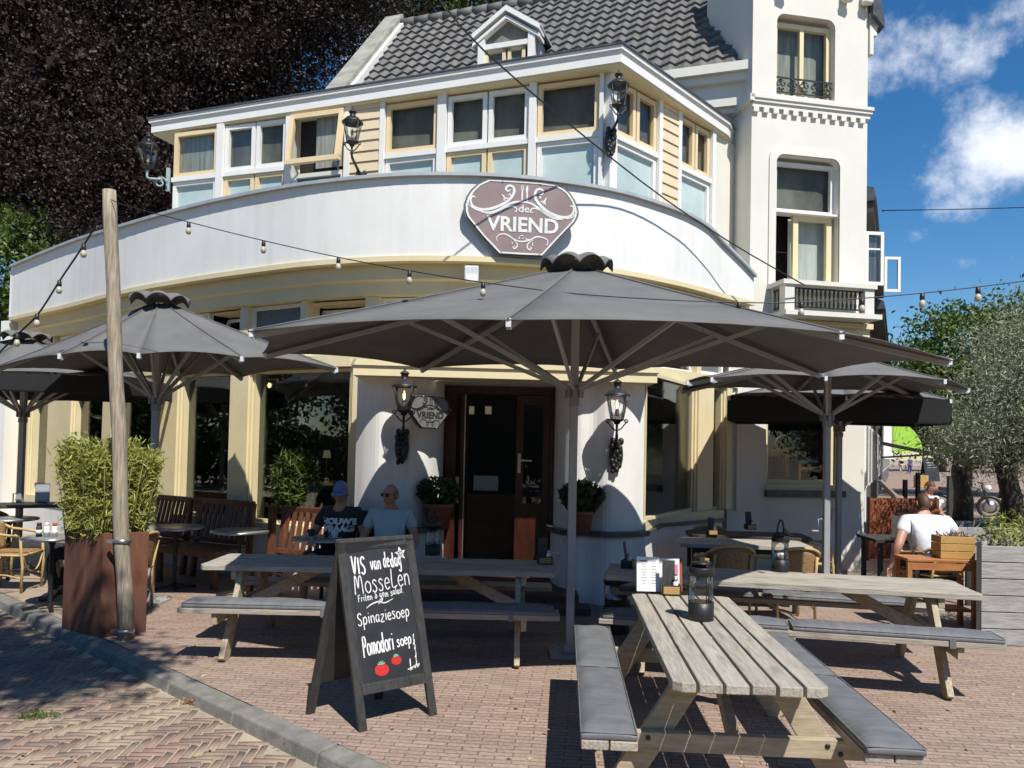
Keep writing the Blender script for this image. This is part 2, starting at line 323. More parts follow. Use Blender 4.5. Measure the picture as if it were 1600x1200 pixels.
def tree(name, label, base, trunk, blobs, nclump, per, rc, size, m, group=None, aspect=.55, shell=.55, droop=.2, cat='tree'):
    t = thing(name, label, cat, base, 0, group); b = Vector(base); mb = MB()
    (x, y, z), r0 = trunk; top = Vector((x, y, z))-b
    mb.tube([(0, 0, -.1), tuple(top*.35+Vector((r0*.3, 0, 0))), tuple(top*.7-Vector((r0*.3, 0, 0))), tuple(top)], [r0*1.25, r0, r0*.85, r0*.6], 10)
    for c, rad in blobs[:9]:
        e = Vector(c)-b; mid = top*.75+(e-top*.75)*.5+Vector((0, 0, -.15*abs(rad[2]))); mb.tube([tuple(top*.72), tuple(mid), tuple(e)], [r0*.5, r0*.3, r0*.1], 6)
    mb.build('trunk', BARK, t)
    C = clumps(blobs, nclump, per, rc, shell)-np.array(base); V, Fq = leaf_cloud(C, size, aspect, droop)
    fast_mesh('crown', V, Fq, m, t); return t
def text_mesh(body, size, ext=.004, off=0., sx=1., sp=1.):
    cu = bpy.data.curves.new('txt', 'FONT'); cu.body = body; cu.size = size; cu.extrude = ext; cu.offset = off; cu.align_x = 'CENTER'; cu.space_character = sp; cu.resolution_u = 4
    ob = bpy.data.objects.new('txt', cu); COL.objects.link(ob); dg = bpy.context.evaluated_depsgraph_get()
    me = bpy.data.meshes.new_from_object(ob.evaluated_get(dg)); vs = [(v.co.x*sx, v.co.y, v.co.z) for v in me.vertices]; fs = [tuple(p.vertices) for p in me.polygons]
    bpy.data.objects.remove(ob); bpy.data.meshes.remove(me); bpy.data.curves.remove(cu); return vs, fs
def spiral(cx, cy, r0, r1, a0, a1, n=14):
    return [(cx+(r0+(r1-r0)*i/(n-1))*math.cos(R(a0+(a1-a0)*i/(n-1))), cy+(r0+(r1-r0)*i/(n-1))*math.sin(R(a0+(a1-a0)*i/(n-1)))) for i in range(n)]
def crom(P, k=6):                        # smooth curve through points
    P = [Vector(p) for p in P]; o = []
    for i in range(len(P)-1):
        a, b, c, d = P[max(i-1, 0)], P[i], P[i+1], P[min(i+2, len(P)-1)]
        for j in range(k):
            t = j/k; o.append(.5*((2*b)+(c-a)*t+(2*a-5*b+4*c-d)*t*t+(3*b-a-3*c+d)*t**3))
    o.append(P[-1]); return o
# ---------------------------------------------------------------- ground
KD = Vector((5.4, -4.77, 0)).normalized(); KN = Vector((.662, .749, 0)).normalized(); K0 = Vector((-.56, 4.18, 0))
def brick_mat(name, c1, c2, mort, bw, bh, ang, dirt):
    m = bpy.data.materials.new(name); m.use_nodes = True; t = m.node_tree; p = t.nodes['Principled BSDF']; ln = t.links.new
    p.inputs['Roughness'].default_value = .85
    tc = _n(t, 'ShaderNodeTexCoord'); mp = _n(t, 'ShaderNodeMapping'); mp.inputs['Rotation'].default_value = (0, 0, ang); ln(tc.outputs['Object'], mp.inputs[0])
    wz = _n(t, 'ShaderNodeTexNoise'); wz.inputs['Scale'].default_value = 1.3; ln(tc.outputs['Object'], wz.inputs['Vector'])
    wm = _n(t, 'ShaderNodeVectorMath', operation='MULTIPLY_ADD'); ln(wz.outputs['Color'], wm.inputs[0]); wm.inputs[1].default_value = (.05, .05, 0); ln(mp.outputs[0], wm.inputs[2])
    b = _n(t, 'ShaderNodeTexBrick'); ln(wm.outputs[0], b.inputs['Vector']); b.inputs['Scale'].default_value = 1
    b.inputs['Color1'].default_value = (*c1, 1); b.inputs['Color2'].default_value = (*c2, 1); b.inputs['Mortar'].default_value = (*mort, 1)
    b.inputs['Mortar Size'].default_value = .005; b.inputs['Mortar Smooth'].default_value = .3; b.inputs['Brick Width'].default_value = bw; b.inputs['Row Height'].default_value = bh; b.inputs['Bias'].default_value = -.1
    n = _n(t, 'ShaderNodeTexNoise'); n.inputs['Scale'].default_value = 1.1; n.inputs['Detail'].default_value = 8; ln(tc.outputs['Object'], n.inputs['Vector'])
    r = _n(t, 'ShaderNodeMapRange'); ln(n.outputs['Fac'], r.inputs[0]); r.inputs['From Min'].default_value = .5; r.inputs['From Max'].default_value = .75; r.inputs['To Max'].default_value = .55
    n2 = _n(t, 'ShaderNodeTexNoise'); n2.inputs['Scale'].default_value = 38; n2.inputs['Detail'].default_value = 5; ln(tc.outputs['Object'], n2.inputs['Vector'])
    mx0 = _n(t, 'ShaderNodeMix', data_type='RGBA', blend_type='MULTIPLY'); mx0.inputs[0].default_value = .55; ln(b.outputs['Color'], mx0.inputs[6])
    r3 = _n(t, 'ShaderNodeMapRange'); ln(n2.outputs['Fac'], r3.inputs[0]); r3.inputs['From Min'].default_value = .3; r3.inputs['From Max'].default_value = .7; r3.inputs['To Min'].default_value = .55; r3.inputs['To Max'].default_value = 1.35
    ln(r3.outputs[0], mx0.inputs[7])
    # sandy paving towards the far left corner of the terrace
    sx = _n(t, 'ShaderNodeSeparateXYZ'); ln(tc.outputs['Object'], sx.inputs[0])
    ms = _n(t, 'ShaderNodeMapRange'); ln(sx.outputs[0], ms.inputs[0]); ms.inputs['From Min'].default_value = -3.9; ms.inputs['From Max'].default_value = -5.2; ms.inputs['To Max'].default_value = .75
    mxm = _n(t, 'ShaderNodeMath', operation='MAXIMUM'); ln(r.outputs[0], mxm.inputs[0]); ln(ms.outputs[0], mxm.inputs[1])
    mx = _n(t, 'ShaderNodeMix', data_type='RGBA'); ln(mxm.outputs[0], mx.inputs[0]); ln(mx0.outputs[2], mx.inputs[6]); mx.inputs[7].default_value = (*dirt, 1)
    ln(mx.outputs[2], p.inputs['Base Color'])
    bp = _n(t, 'ShaderNodeBump'); bp.inputs['Strength'].default_value = .5; bp.inputs['Distance'].default_value = .006; iv = _n(t, 'ShaderNodeMath', operation='SUBTRACT'); ln(n2.outputs['Fac'], iv.inputs[0]); ln(b.outputs['Fac'], iv.inputs[1]); ln(iv.outputs[0], bp.inputs['Height']); ln(bp.outputs[0], p.inputs['Normal'])
    return m
TERRM = brick_mat('terrace_clinkers', (.355, .255, .20), (.26, .185, .148), (.14, .105, .085), .2, .052, R(6), (.36, .285, .215))
SAND = mat('sandy_joints', (.42, .35, .255), (.27, .215, .16), rough=.95, vs=3, detail=9, bump=.5, bs=60, contrast=(.35, .7))
mb = MB(); mb.add([(-400, -400, -.085), (400, -400, -.085), (400, 400, -.085), (-400, 400, -.085)], [(0, 1, 2, 3)])
structure(mb.build('road', SAND))
a, b = K0-KD*60, K0+KD*40
mb = MB(); mb.add([a, b, b+KN*160, a+KN*160], [(0, 1, 2, 3)]); structure(mb.build('terrace', TERRM))
mb = MB(); s = -14.0
while s < 8:
    ln_ = .95+random.uniform(-.05, .1); p0 = K0+KD*(s+.006); p1 = K0+KD*(s+ln_-.006); z0, z1 = -.12, .006+random.uniform(-.004, .005); o0, o1 = KN*(-.145), KN*(-.004)
    w = KN*(-.025)
    mb.hexa([p0+o0+w+Vector((0, 0, z0)), p1+o0+w+Vector((0, 0, z0)), p1+o1+Vector((0, 0, z0)), p0+o1+Vector((0, 0, z0)), p0+o0+Vector((0, 0, z1-.012)), p1+o0+Vector((0, 0, z1-.012)), p1+o1+Vector((0, 0, z1)), p0+o1+Vector((0, 0, z1))]); s += ln_
structure(mb.build('kerb', KERB, bevel=.012))
# herringbone clinkers of the road
ROADB = mat('road_clinkers', (.30, .195, .145), (.165, .125, .11), rough=.85, vs=14, detail=7, island=.75, bump=.5, bs=50, contrast=(.3, .7), dirt=((.36, .29, .2), 2.2, (1, 1, 1), .46, .66, .85))
n_, w_ = 4, .052; V, Fq = [], []; ang = math.atan2(KD.y, KD.x)+R(45); ca, sa = math.cos(ang), math.sin(ang)
def brick(x0, y0, dx, dy):
    cx, cy = (x0+dx/2)*w_, (y0+dy/2)*w_; X = -3.2+cx*ca-cy*sa; Y = 5.6+cx*sa+cy*ca; rel = Vector((X, Y, 0))-K0
    if rel.dot(KN) > -.21 or X < -8 or Y < 2.9 or Y > 9.4: return
    h = (dx*w_/2-.006, dy*w_/2-.006); z = -.078+random.uniform(-.004, .003); tl = random.uniform(-.004, .004); j = random.uniform(-.03, .03); b0 = len(V)
    for zz, k in ((z-.02, 1), (z, .96)):
        for sx, sy in ((-1, -1), (1, -1), (1, 1), (-1, 1)):
            lx, ly = sx*h[0]*k, sy*h[1]*k; lx, ly = lx-j*ly, ly+j*lx; V.append((X+lx*ca-ly*sa, Y+lx*sa+ly*ca, zz+(tl*sx if zz == z else 0)))
    for f in ((4, 5, 6, 7), (0, 1, 5, 4), (1, 2, 6, 5), (2, 3, 7, 6), (3, 0, 4, 7)): Fq.append(tuple(i+b0 for i in f))
for y in range(-110, 110):
    for k in range(-16, 17): brick(y+2*n_*k, y, n_, 1); brick(y, y-2*n_+1+2*n_*k, 1, n_)
structure(fast_mesh('road_paving', V, Fq, ROADB))
# ---------------------------------------------------------------- the cafe building
UP = Vector((0, 0, 1))
cafe = thing('cafe_building', 'white cafe building with bowed parapet, glazed upper storey, grey tiled roof and corner tower', 'building', (0, 10, 0))
def part(mb, name, m, parent=None, **kw): return mb.build(name, m, parent or cafe, world=True, **kw)
def frame_uv(a, b):                       # wall frame from plan points: origin, along, outward normal
    a, b = Vector((a[0], a[1], 0)), Vector((b[0], b[1], 0)); u = (b-a); Ln = u.length; u.normalize(); n = Vector((u.y, -u.x, 0))
    return a, u, n, Ln
# plan of the bowed front, measured along the parapet top
PT = [at(20, 415, 14.1), at(110, 378, 12.6), at(200, 350, 11.25), at(300, 322, 10.35), at(400, 300, 9.7), at(500, 284, 9.22), at(640, 272, 8.9), at(800, 275, 8.9), at(950, 295, 9.26), at(1050, 325, 9.85), at(1100, 350, 10.3), at(1130, 380, 10.65), at(1160, 410, 10.95), at(1178, 430, 11.15)]
PC = crom(PT, 6); NP = len(PC)
PN = []
for i, p in enumerate(PC):
    d = PC[min(i+1, NP-1)]-PC[max(i-1, 0)]; d.z = 0; d.normalize(); PN.append(Vector((d.y, -d.x, 0)))
def ring(off, z): return [Vector((p.x, p.y, 0))-n*off+UP*(p.z+z if z > 90 else z) for p, n in zip(PC, PN)]
def strip(rows, smooth=True):             # rows of points lofted into one closed profile swept along the curve
    m = len(rows); n = len(rows[0]); mb = MB(); vs = [p for r in rows for p in r]
    fs = [(j*n+i, j*n+i+1, ((j+1) % m)*n+i+1, ((j+1) % m)*n+i) for j in range(m) for i in range(n-1)]
    fs += [tuple(j*n for j in range(m)), tuple(j*n+n-1 for j in range(m))[::-1]]
    return mb.add(vs, fs, smooth)
def zt(off, dz): return [Vector((p.x, p.y, 0))-n*off+UP*(p.z+dz) for p, n in zip(PC, PN)]
def band(o0, o1, z0, z1): return strip([ring(o0, z0), ring(o0, z1), ring(o1, z1), ring(o1, z0)], False)
part(strip([ring(0, 3.96), zt(0, -.03), zt(.2, -.03), ring(.2, 3.96)], False), 'parapet', STUCCO)
part(strip([zt(-.055, -.035), zt(-.055, .005), zt(.23, .015), zt(.23, -.07), zt(.21, -.028), zt(.0, -.028), zt(-.03, -.04)], False), 'coping', LEAD)
part(strip([ring(-.03, 3.895), ring(-.03, 3.957), ring(.25, 3.957), ring(.25, 3.895)], False), 'moulding', CREAM)
part(strip([ring(.12, 3.72), ring(.12, 3.893), ring(.4, 3.893), ring(.4, 3.55), ring(.20, 3.55), ring(.17, 3.70)], False), 'cornice', CREAM)
part(strip([ring(.22, 2.70), ring(.22, 2.845), ring(.42, 2.845), ring(.42, 2.70)], False), 'transom_band', CREAM)
part(strip([ring(.30, .0), ring(.30, .80), ring(.5, .80), ring(.5, .0)], False), 'base_wall', STUCCO) if False else None
def curve_at(px, off=.3):
    best = None
    for i in range(NP-1):
        a = PC[i]-PN[i]*off; b = PC[i+1]-PN[i+1]*off; xa, xb = topx((a.x, a.y, 1.8)), topx((b.x, b.y, 1.8))
        if xb > xa and ((xa-px)*(xb-px) <= 0 or (i == 0 and px < xa) or (i == NP-2 and px > xb)):
            t = (px-xa)/(xb-xa); q = a+(b-a)*t; q.z = 0
            if best is None: best = q
    return best
def window(a, b, z0, z1, fm, gm, fw=.055, dep=.07, back=0., name='window', bars=(), hb=(), gd=.02):
    """a window frame between two plan points with its pane as a child"""
    O, u, n, Ln = frame_uv(a, b); mb = MB(); y0, y1 = back-dep, back
    mb.pbox(O, u, n, (0, fw), (y0, y1), (z0, z1)); mb.pbox(O, u, n, (Ln-fw, Ln), (y0, y1), (z0, z1))
    mb.pbox(O, u, n, (fw, Ln-fw), (y0, y1), (z0, z0+fw)); mb.pbox(O, u, n, (fw, Ln-fw), (y0, y1), (z1-fw, z1))
    for x in bars: mb.pbox(O, u, n, (Ln*x-fw*.45, Ln*x+fw*.45), (y0+.004, y1-.004), (z0+fw, z1-fw))
    for z in hb: mb.pbox(O, u, n, (fw, Ln-fw), (y0+.008, y1-.008), (z-fw*.4, z+fw*.4))
    w = part(mb, name, fm); g = MB(); ym = back-dep/2-gd
    g.pbox(O, u, n, (fw*.6, Ln-fw*.6), (ym-.004, ym+.004), (z0+fw*.6, z1-fw*.6)); part(g, 'pane', gm, w); return w
def pillar(px0, px1, z0=.62, z1=2.70, off=.3, out=.07, m=CREAM, grooves=True):
    a, b = curve_at(px0, off), curve_at(px1, off); O, u, n, Ln = frame_uv(a, b); mb = MB()
    mb.pbox(O, u, n, (0, Ln), (-.22, out), (z0, z1))
    if grooves:
        mb.pbox(O, u, n, (-.035, 0), (-.2, out-.03), (z0, z1)); mb.pbox(O, u, n, (Ln, Ln+.035), (-.2, out-.03), (z0, z1))
        mb.pbox(O, u, n, (-.07, -.035), (-.19, out-.06), (z0, z1)); mb.pbox(O, u, n, (Ln+.035, Ln+.07), (-.19, out-.06), (z0, z1))
    part(mb, 'pilaster', m)
# ground-floor bays left of the door: openings between pilasters
PIL = [(22, 50), (80, 116), (166, 180), (254, 282), (364, 392), (553, 571)]
for x0, x1 in PIL: pillar(x0, x1)
for x0, x1 in [(119, 164), (183, 251), (285, 361), (396, 550)]: window(curve_at(x0, .32), curve_at(x1, .32), 0.72, 2.69, CREAM, GLASS, fw=.04)
dw = window(curve_at(53, .34), curve_at(78, .34), .12, 2.69, MAHOG, GLASS, fw=.08, name='side_door', hb=(.9,))
# top lights
for x0, x1, g in [(24, 46, 0), (88, 112, 0), (112, 136, 1), (140, 190, 0), (192, 250, 1), (282, 321, 0), (325, 371, 1), (387, 468, 0), (478, 566, 1), (592, 690, 0), (700, 800, 1), (808, 900, 0), (910, 1000, 0), (1008, 1080, 1), (1090, 1128, 0)]:
    a, b = curve_at(x0, .33), curve_at(x1, .33)
    if g:
        O, u, n, Ln = frame_uv(a, b); mb = MB(); z0, z1 = 2.86, 3.53     # hopper light tilted open
        part(mb.pbox(O, u, n, (0, Ln), (-.3, -.02), (z1-.03, z1)), 'window_head', CREAM)
        mb = MB(); k = .30; P = lambda x, z: O+u*x-n*(.02+(1-(z-z0)/(z1-z0))*0+((z-z0)/(z1-z0))*k)+UP*z
        for q0, q1 in (((0, z0), (Ln, z0)), ((0, z1-.08), (Ln, z1-.08)), ((.02, z0), (.02, z1-.08)), ((Ln-.02, z0), (Ln-.02, z1-.08))): mb.bar(P(*q0), P(*q1), .04, .045)
        w = part(mb, 'hopper_window', WHITEP); g2 = MB(); g2.add([P(.02, z0), P(Ln-.02, z0), P(Ln-.02, z1-.1), P(.02, z1-.1)], [(0, 1, 2, 3)]); part(g2, 'pane', GLASS, w)
    else: window(a, b, 2.86, 3.54, WHITEP, FROSTD, fw=.045)
for x0, x1 in [(50, 84), (254, 280), (374, 386), (468, 477), (568, 590), (692, 698), (1002, 1007), (1082, 1089)]:
    a, b = curve_at(x0, .3), curve_at(x1, .3); O, u, n, Ln = frame_uv(a, b); mb = MB(); mb.pbox(O, u, n, (0, Ln), (-.2, .05), (2.846, 3.549)); part(mb, 'mullion', CREAM)
# low wall and slate ledge under the windows, left run then right run
def run(pxs, off): return [curve_at(x, off) for x in pxs]
def wall_strip(pts, z0, z1, th, m, name, out=0.):
    n = len(pts); mb = MB(); nr = []
    for i in range(n):
        d = pts[min(i+1, n-1)]-pts[max(i-1, 0)]; d.z = 0; d.normalize(); nr.append(Vector((d.y, -d.x, 0)))
    A = [p+q*out for p, q in zip(pts, nr)]; B = [p-q*th for p, q in zip(pts, nr)]
    rows = [[p+UP*z0 for p in A], [p+UP*z1 for p in A], [p+UP*z1 for p in B], [p+UP*z0 for p in B]]
    vs = [p for r in rows for p in r]; fs = [(j*n+i, j*n+i+1, ((j+1) % 4)*n+i+1, ((j+1) % 4)*n+i) for j in range(4) for i in range(n-1)]
    fs += [tuple(j*n for j in range(4)), tuple(j*n+n-1 for j in range(4))[::-1]]
    for f in fs: f
    mb.add(vs, fs, False); return part(mb, name, m)
LW = run([22, 60, 120, 180, 250, 320, 390, 470, 552], .26)
wall_strip(LW, -.05, .60, .2, STUCCO, 'base_wall'); wall_strip(LW, .60, .72, .22, CREAM, 'window_sill', .03)
LP = [at(x, 700, y) for x, y in ((556, 8.93), (571, 8.80), (592, 8.70), (616, 8.72), (640, 8.68), (660, 8.78), (675, 8.95), (686, 9.2), (692, 9.5), (693, 9.8))]
RP = [at(x, 700, y) for x, y in ((866, 9.8), (867, 9.5), (872, 9.2), (884, 8.97), (902, 8.83), (926, 8.81), (950, 8.72), (974, 8.77), (992, 8.86), (1006, 8.98))]
for P in (LP, RP):
    for p in P: p.z = 0
LPs, RPs = crom(LP, 4), crom(RP, 4)
wall_strip(LPs, .83, 2.52, .2, STUCCO, 'entrance_pier'); wall_strip(RPs, .83, 2.52, .2, STUCCO, 'entrance_pier')
wall_strip(LPs, -.05, .77, .2, STUCCO, 'pier_base', .03); wall_strip(RPs, -.05, .77, .2, STUCCO, 'pier_base', .03)
wall_strip(LPs, .77, .83, .2, SLATE, 'ledge', .10); wall_strip(RPs, .77, .83, .2, SLATE, 'ledge', .10)
RW = [RPs[-1]]+run([1030, 1060, 1085, 1110, 1130], .20)
wall_strip(RW, -.05, .77, .2, STUCCO, 'base_wall'); wall_strip(RW, .77, .815, .25, SLATE, 'ledge', .08); wall_strip(RW, .815, .93, .25, CREAM, 'window_sill', .03)
window(RPs[-1]+Vector((.02, .02, 0)), curve_at(1083, .3), .93, 2.69, CREAM, GLASS, fw=.04)
pillar(1084, 1108, .93); pillar(1129, 1137, .93); window(curve_at(1110, .33), curve_at(1127, .33), .93, 2.69, CREAM, GLASS, fw=.04)
# fascia beam over the door
a, b = at(552, 577, 8.42), at(1027, 594, 8.62); O, u, n, Ln = frame_uv(a, b); mb = MB(); mb.pbox(O, u, n, (0, Ln), (-.45, 0), (2.515, 2.665)); mb.pbox(O, u, n, (-.03, Ln+.03), (-.42, .025), (2.625, 2.69))
part(mb, 'door_beam', CREAM)
# door recess
dl, dr = at(693, 700, 9.62), at(868, 700, 9.62); dl.z = dr.z = 0; O, u, n, Ln = frame_uv(dl, dr)
def dpx(px): return (at(px, 720, 9.62)-O).dot(u)
mb = MB(); mb.pbox(O, u, n, (-.15, Ln+.15), (-.6, .6), (2.52, 2.56)); part(mb, 'door_soffit', WHITEP)
mb = MB(); mb.pbox(O, u, n, (0, dpx(712)), (-.1, 0), (.14, 2.5)); mb.pbox(O, u, n, (dpx(712), Ln-.06), (-.1, 0), (2.42, 2.5)); mb.pbox(O, u, n, (Ln-.07, Ln), (-.1, 0), (.14, 2.5)); df = part(mb, 'door_frame', MAHOG)
mb = MB(); mb.pbox(O, u, n, (0, Ln), (-.3, .05), (.02, .14)); part(mb, 'threshold', SLATE)
mb = MB(); x0, x1 = dpx(806), Ln-.075; mb.pbox(O, u, n, (x0, x0+.09), (-.07, -.02), (.15, 2.41)); mb.pbox(O, u, n, (x1-.08, x1), (-.07, -.02), (.15, 2.41)); mb.pbox(O, u, n, (x0+.09, x1-.08), (-.07, -.02), (.15, .35)); mb.pbox(O, u, n, (x0+.09, x1-.08), (-.06, -.03), (.35, .98)); mb.pbox(O, u, n, (x0+.09, x1-.08), (-.07, -.02), (.98, 1.06)); mb.pbox(O, u, n, (x0+.09, x1-.08), (-.07, -.02), (2.3, 2.41))
dr_ = part(mb, 'door', MAHOG); mb = MB(); mb.pbox(O, u, n, (x0+.09, x1-.08), (-.05, -.04), (1.06, 2.3)); part(mb, 'pane', GLASS, dr_)
mb = MB(); mb.pbox(O, u, n, (x0+.025, x0+.06), (-.02, -.005), (1.44, 1.68)); mb.bar(O+u*(x0+.04)+n*.03+UP*1.6, O+u*(x0+.2)+n*.035+UP*1.595, .02, .02); part(mb, 'handle', STEEL, dr_)
# open leaf folded back on the left, seen edge-on
mb = MB(); x = dpx(719); mb.pbox(O, u, n, (x, x+.045), (-.95, .0), (.15, .32)); mb.pbox(O, u, n, (x, x+.045), (-.95, .0), (2.3, 2.41)); mb.pbox(O, u, n, (x, x+.045), (-.09, .0), (.32, 2.3)); mb.pbox(O, u, n, (x, x+.045), (-.95, -.86), (.32, 2.3))
dr2 = part(mb, 'door', MAHOG); mb = MB(); mb.pbox(O, u, n, (x+.018, x+.026), (-.86, -.09), (.32, 2.3)); part(mb, 'pane', GLASS, dr2)
mb = MB(); mb.pbox(O, u, n, (x+.045, x+.058), (-.03, .006), (.15, 2.41)); part(mb, 'sunlit_edge_strip', STEEL, dr2)  # pale metal strip stands in for the sunlit line along the leaf's edge
mb = MB(); mb.pbox(O, u, n, (x-.05, x-.01), (.005, .03), (1.05, 1.38)); part(mb, 'handle', STEEL, dr2)
# steps
mb = MB(); a, b = at(655, 900, 8.45), at(905, 900, 8.45); a.z = b.z = 0; O2, u2, n2, L2 = frame_uv(a, b)
mb.pbox(O2, u2, n2, (0, L2), (-1.3, 0), (-.02, .15)); mb.pbox(O2, u2, n2, (-.12, L2+.1), (.003, .32), (-.02, .075)); part(mb, 'doorstep', BRICKW)
# interior: floor, back partition, ceiling
mb = MB(); IP = [Vector((p.x, p.y, 0))-n_*.5 for p, n_ in zip(PC, PN)]; IP = IP[2:]
eu = Vector((.95, -.314, 0)).normalized(); en = Vector((-eu.y, eu.x, 0))*-1     # main facade: along, outward
E0 = Vector((3.55, 11.6, 7.7)); ev = -en
bk = [E0+eu*-.1+ev*.2, E0-eu*9.0+ev*.2]
poly = IP+[Vector((bk[0].x, bk[0].y, 0)), Vector((bk[1].x, bk[1].y, 0))]
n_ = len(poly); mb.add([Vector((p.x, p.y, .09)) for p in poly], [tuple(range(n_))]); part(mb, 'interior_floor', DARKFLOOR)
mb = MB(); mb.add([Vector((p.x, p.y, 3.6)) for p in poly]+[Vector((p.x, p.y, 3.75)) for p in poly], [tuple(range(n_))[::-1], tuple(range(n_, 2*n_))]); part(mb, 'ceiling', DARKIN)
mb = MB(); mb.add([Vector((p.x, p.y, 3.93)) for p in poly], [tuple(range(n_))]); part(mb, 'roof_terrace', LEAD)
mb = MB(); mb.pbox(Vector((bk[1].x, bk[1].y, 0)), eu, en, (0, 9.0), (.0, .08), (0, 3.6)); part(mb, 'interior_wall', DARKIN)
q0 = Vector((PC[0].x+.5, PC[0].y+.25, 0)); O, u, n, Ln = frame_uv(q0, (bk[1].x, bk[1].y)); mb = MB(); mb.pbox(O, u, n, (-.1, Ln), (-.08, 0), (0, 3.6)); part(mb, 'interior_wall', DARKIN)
# ---- main house behind
def E(t, q, z): return E0-eu*t+ev*q+UP*(z-7.7)
mb = MB(); mb.hexa([E(9.2, .35, 0), E(-.3, .35, 0), E(-.3, .6, 0), E(9.2, .6, 0), E(9.2, .35, 7.5), E(-.3, .35, 7.5), E(-.3, .6, 7.5), E(9.2, .6, 7.5)])
mb.hexa([E(9.2, .6, 0), E(8.9, .6, 0), E(8.9, 6, 0), E(9.2, 6, 0), E(9.2, .6, 7.5), E(8.9, .6, 7.5), E(8.9, 6, 7.5), E(9.2, 6, 7.5)])
part(mb, 'main_wall', TOWERW)
TG, RQ, RH = 7.3, 2.6, 3.1
mb = MB()                                  # gutter cornice of the main roof
for d0, z0, z1 in ((-.16, 7.56, 7.70), (-.08, 7.44, 7.56), (.02, 7.1, 7.44), (.1, 7.02, 7.1)): mb.hexa([E(TG, d0, z0), E(.02, d0, z0), E(.02, .349, z0), E(TG, .349, z0), E(TG, d0, z1), E(.02, d0, z1), E(.02, .349, z1), E(TG, .349, z1)])
part(mb, 'eaves_cornice', TOWERW)
mb = MB()                                  # pan tiles: waves along the eaves, a lip at every course
sl = math.hypot(RQ, RH); nr = 14; nx = 30*8; rows = []
for r_ in range(nr):
    for k, lift in ((0, .042), (1, .0)):
        s_ = (r_+k)/nr; row = []
        for i in range(nx+1):
            t = TG*i/nx; ph = 2*math.pi*(i/8.0+(.0 if r_ % 1 == 0 else .5)); wv = .022*math.sin(ph)+.008*math.sin(2*ph)
            h = lift+wv; row.append(E(t, RQ*s_-h*RH/sl, 7.72+RH*s_+h*RQ/sl))
        rows.append(row)
vs = [p for r_ in rows for p in r_]; w_ = nx+1
fs = [(j*w_+i+1, j*w_+i, (j+1)*w_+i, (j+1)*w_+i+1) for j in range(len(rows)-1) for i in range(nx)]
mb.add(vs, fs, False); roof = part(mb, 'roof', TILE)
mb = MB()                                  # ridge tiles
for i in range(22): t0 = TG*i/22; mb.tube([E(t0, RQ, 7.74+RH), E(t0+TG/22*.97, RQ, 7.74+RH)], [.12, .105], 10)
part(mb, 'ridge', TILE, roof)
mb = MB(); mb.hexa([E(TG, RQ, 7.6+RH), E(0, RQ, 7.6+RH), E(0, RQ*2, 7.6), E(TG, RQ*2, 7.6), E(TG, RQ, 7.72+RH), E(0, RQ, 7.72+RH), E(0, RQ*2, 7.72), E(TG, RQ*2, 7.72)]); part(mb, 'rear_roof', TILE)
def gable(name, t0, t1, lift, m):
    mb = MB(); mb.hexa([E(t1, -.1, 7.3), E(t0, -.1, 7.3), E(t0, RQ, 7.3+RH), E(t1, RQ, 7.3+RH), E(t1, -.1, 7.72+lift), E(t0, -.1, 7.72+lift), E(t0, RQ+.05, 7.78+RH+lift), E(t1, RQ+.05, 7.78+RH+lift)])
    mb.hexa([E(t1, RQ+.05, 7.3+RH), E(t0, RQ+.05, 7.3+RH), E(t0, 2*RQ, 7.3), E(t1, 2*RQ, 7.3), E(t1, RQ+.05, 7.78+RH+lift), E(t0, RQ+.05, 7.78+RH+lift), E(t0, 2*RQ, 7.72+lift), E(t1, 2*RQ, 7.72+lift)])
    part(mb, name, m)
gable('gable_coping', TG, TG+.42, .22, STONE); gable('gable_flashing', TG-.09, TG-.001, .1, WHITEP)
# dormer
DT, DQ = 4.10, .30
def D(x, q, z): return E(DT-x, DQ+q, z)
mb = MB(); zb, ze, za = 8.0, 8.93, 9.33
for sx in (-1, 1): mb.hexa([D(sx*.46-.06, 0, zb), D(sx*.46+.06, 0, zb), D(sx*.46+.06, .2, zb), D(sx*.46-.06, .2, zb), D(sx*.46-.06, 0, ze), D(sx*.46+.06, 0, ze), D(sx*.46+.06, .2, ze), D(sx*.46-.06, .2, ze)])
mb.hexa([D(-.40, .01, 8.72), D(.40, .01, 8.72), D(.40, .15, 8.72), D(-.40, .15, 8.72), D(-.40, .01, 8.81), D(.40, .01, 8.81), D(.40, .15, 8.81), D(-.40, .15, 8.81)])
for sx in (-1, 1):
    for o_, th, dd in ((0, .09, -.06), (-.12, .06, -.02)): mb.hexa([D(sx*.62, dd, ze-.02+o_), D(0, dd, za+o_), D(0, .25, za+o_), D(sx*.62, .25, ze-.02+o_), D(sx*.62, dd, ze-.02+o_+th), D(0, dd, za+o_+th), D(0, .25, za+o_+th), D(sx*.62, .25, ze-.02+o_+th)])
dm = part(mb, 'dormer', WHITEP)
mb = MB(); mb.add([D(-.40, .1, 8.81), D(.40, .1, 8.81), D(.40, .1, 8.91), D(0, .1, 9.24), D(-.40, .1, 8.91)], [(0, 1, 2, 3, 4)]); part(mb, 'pane', SCREEN, dm)
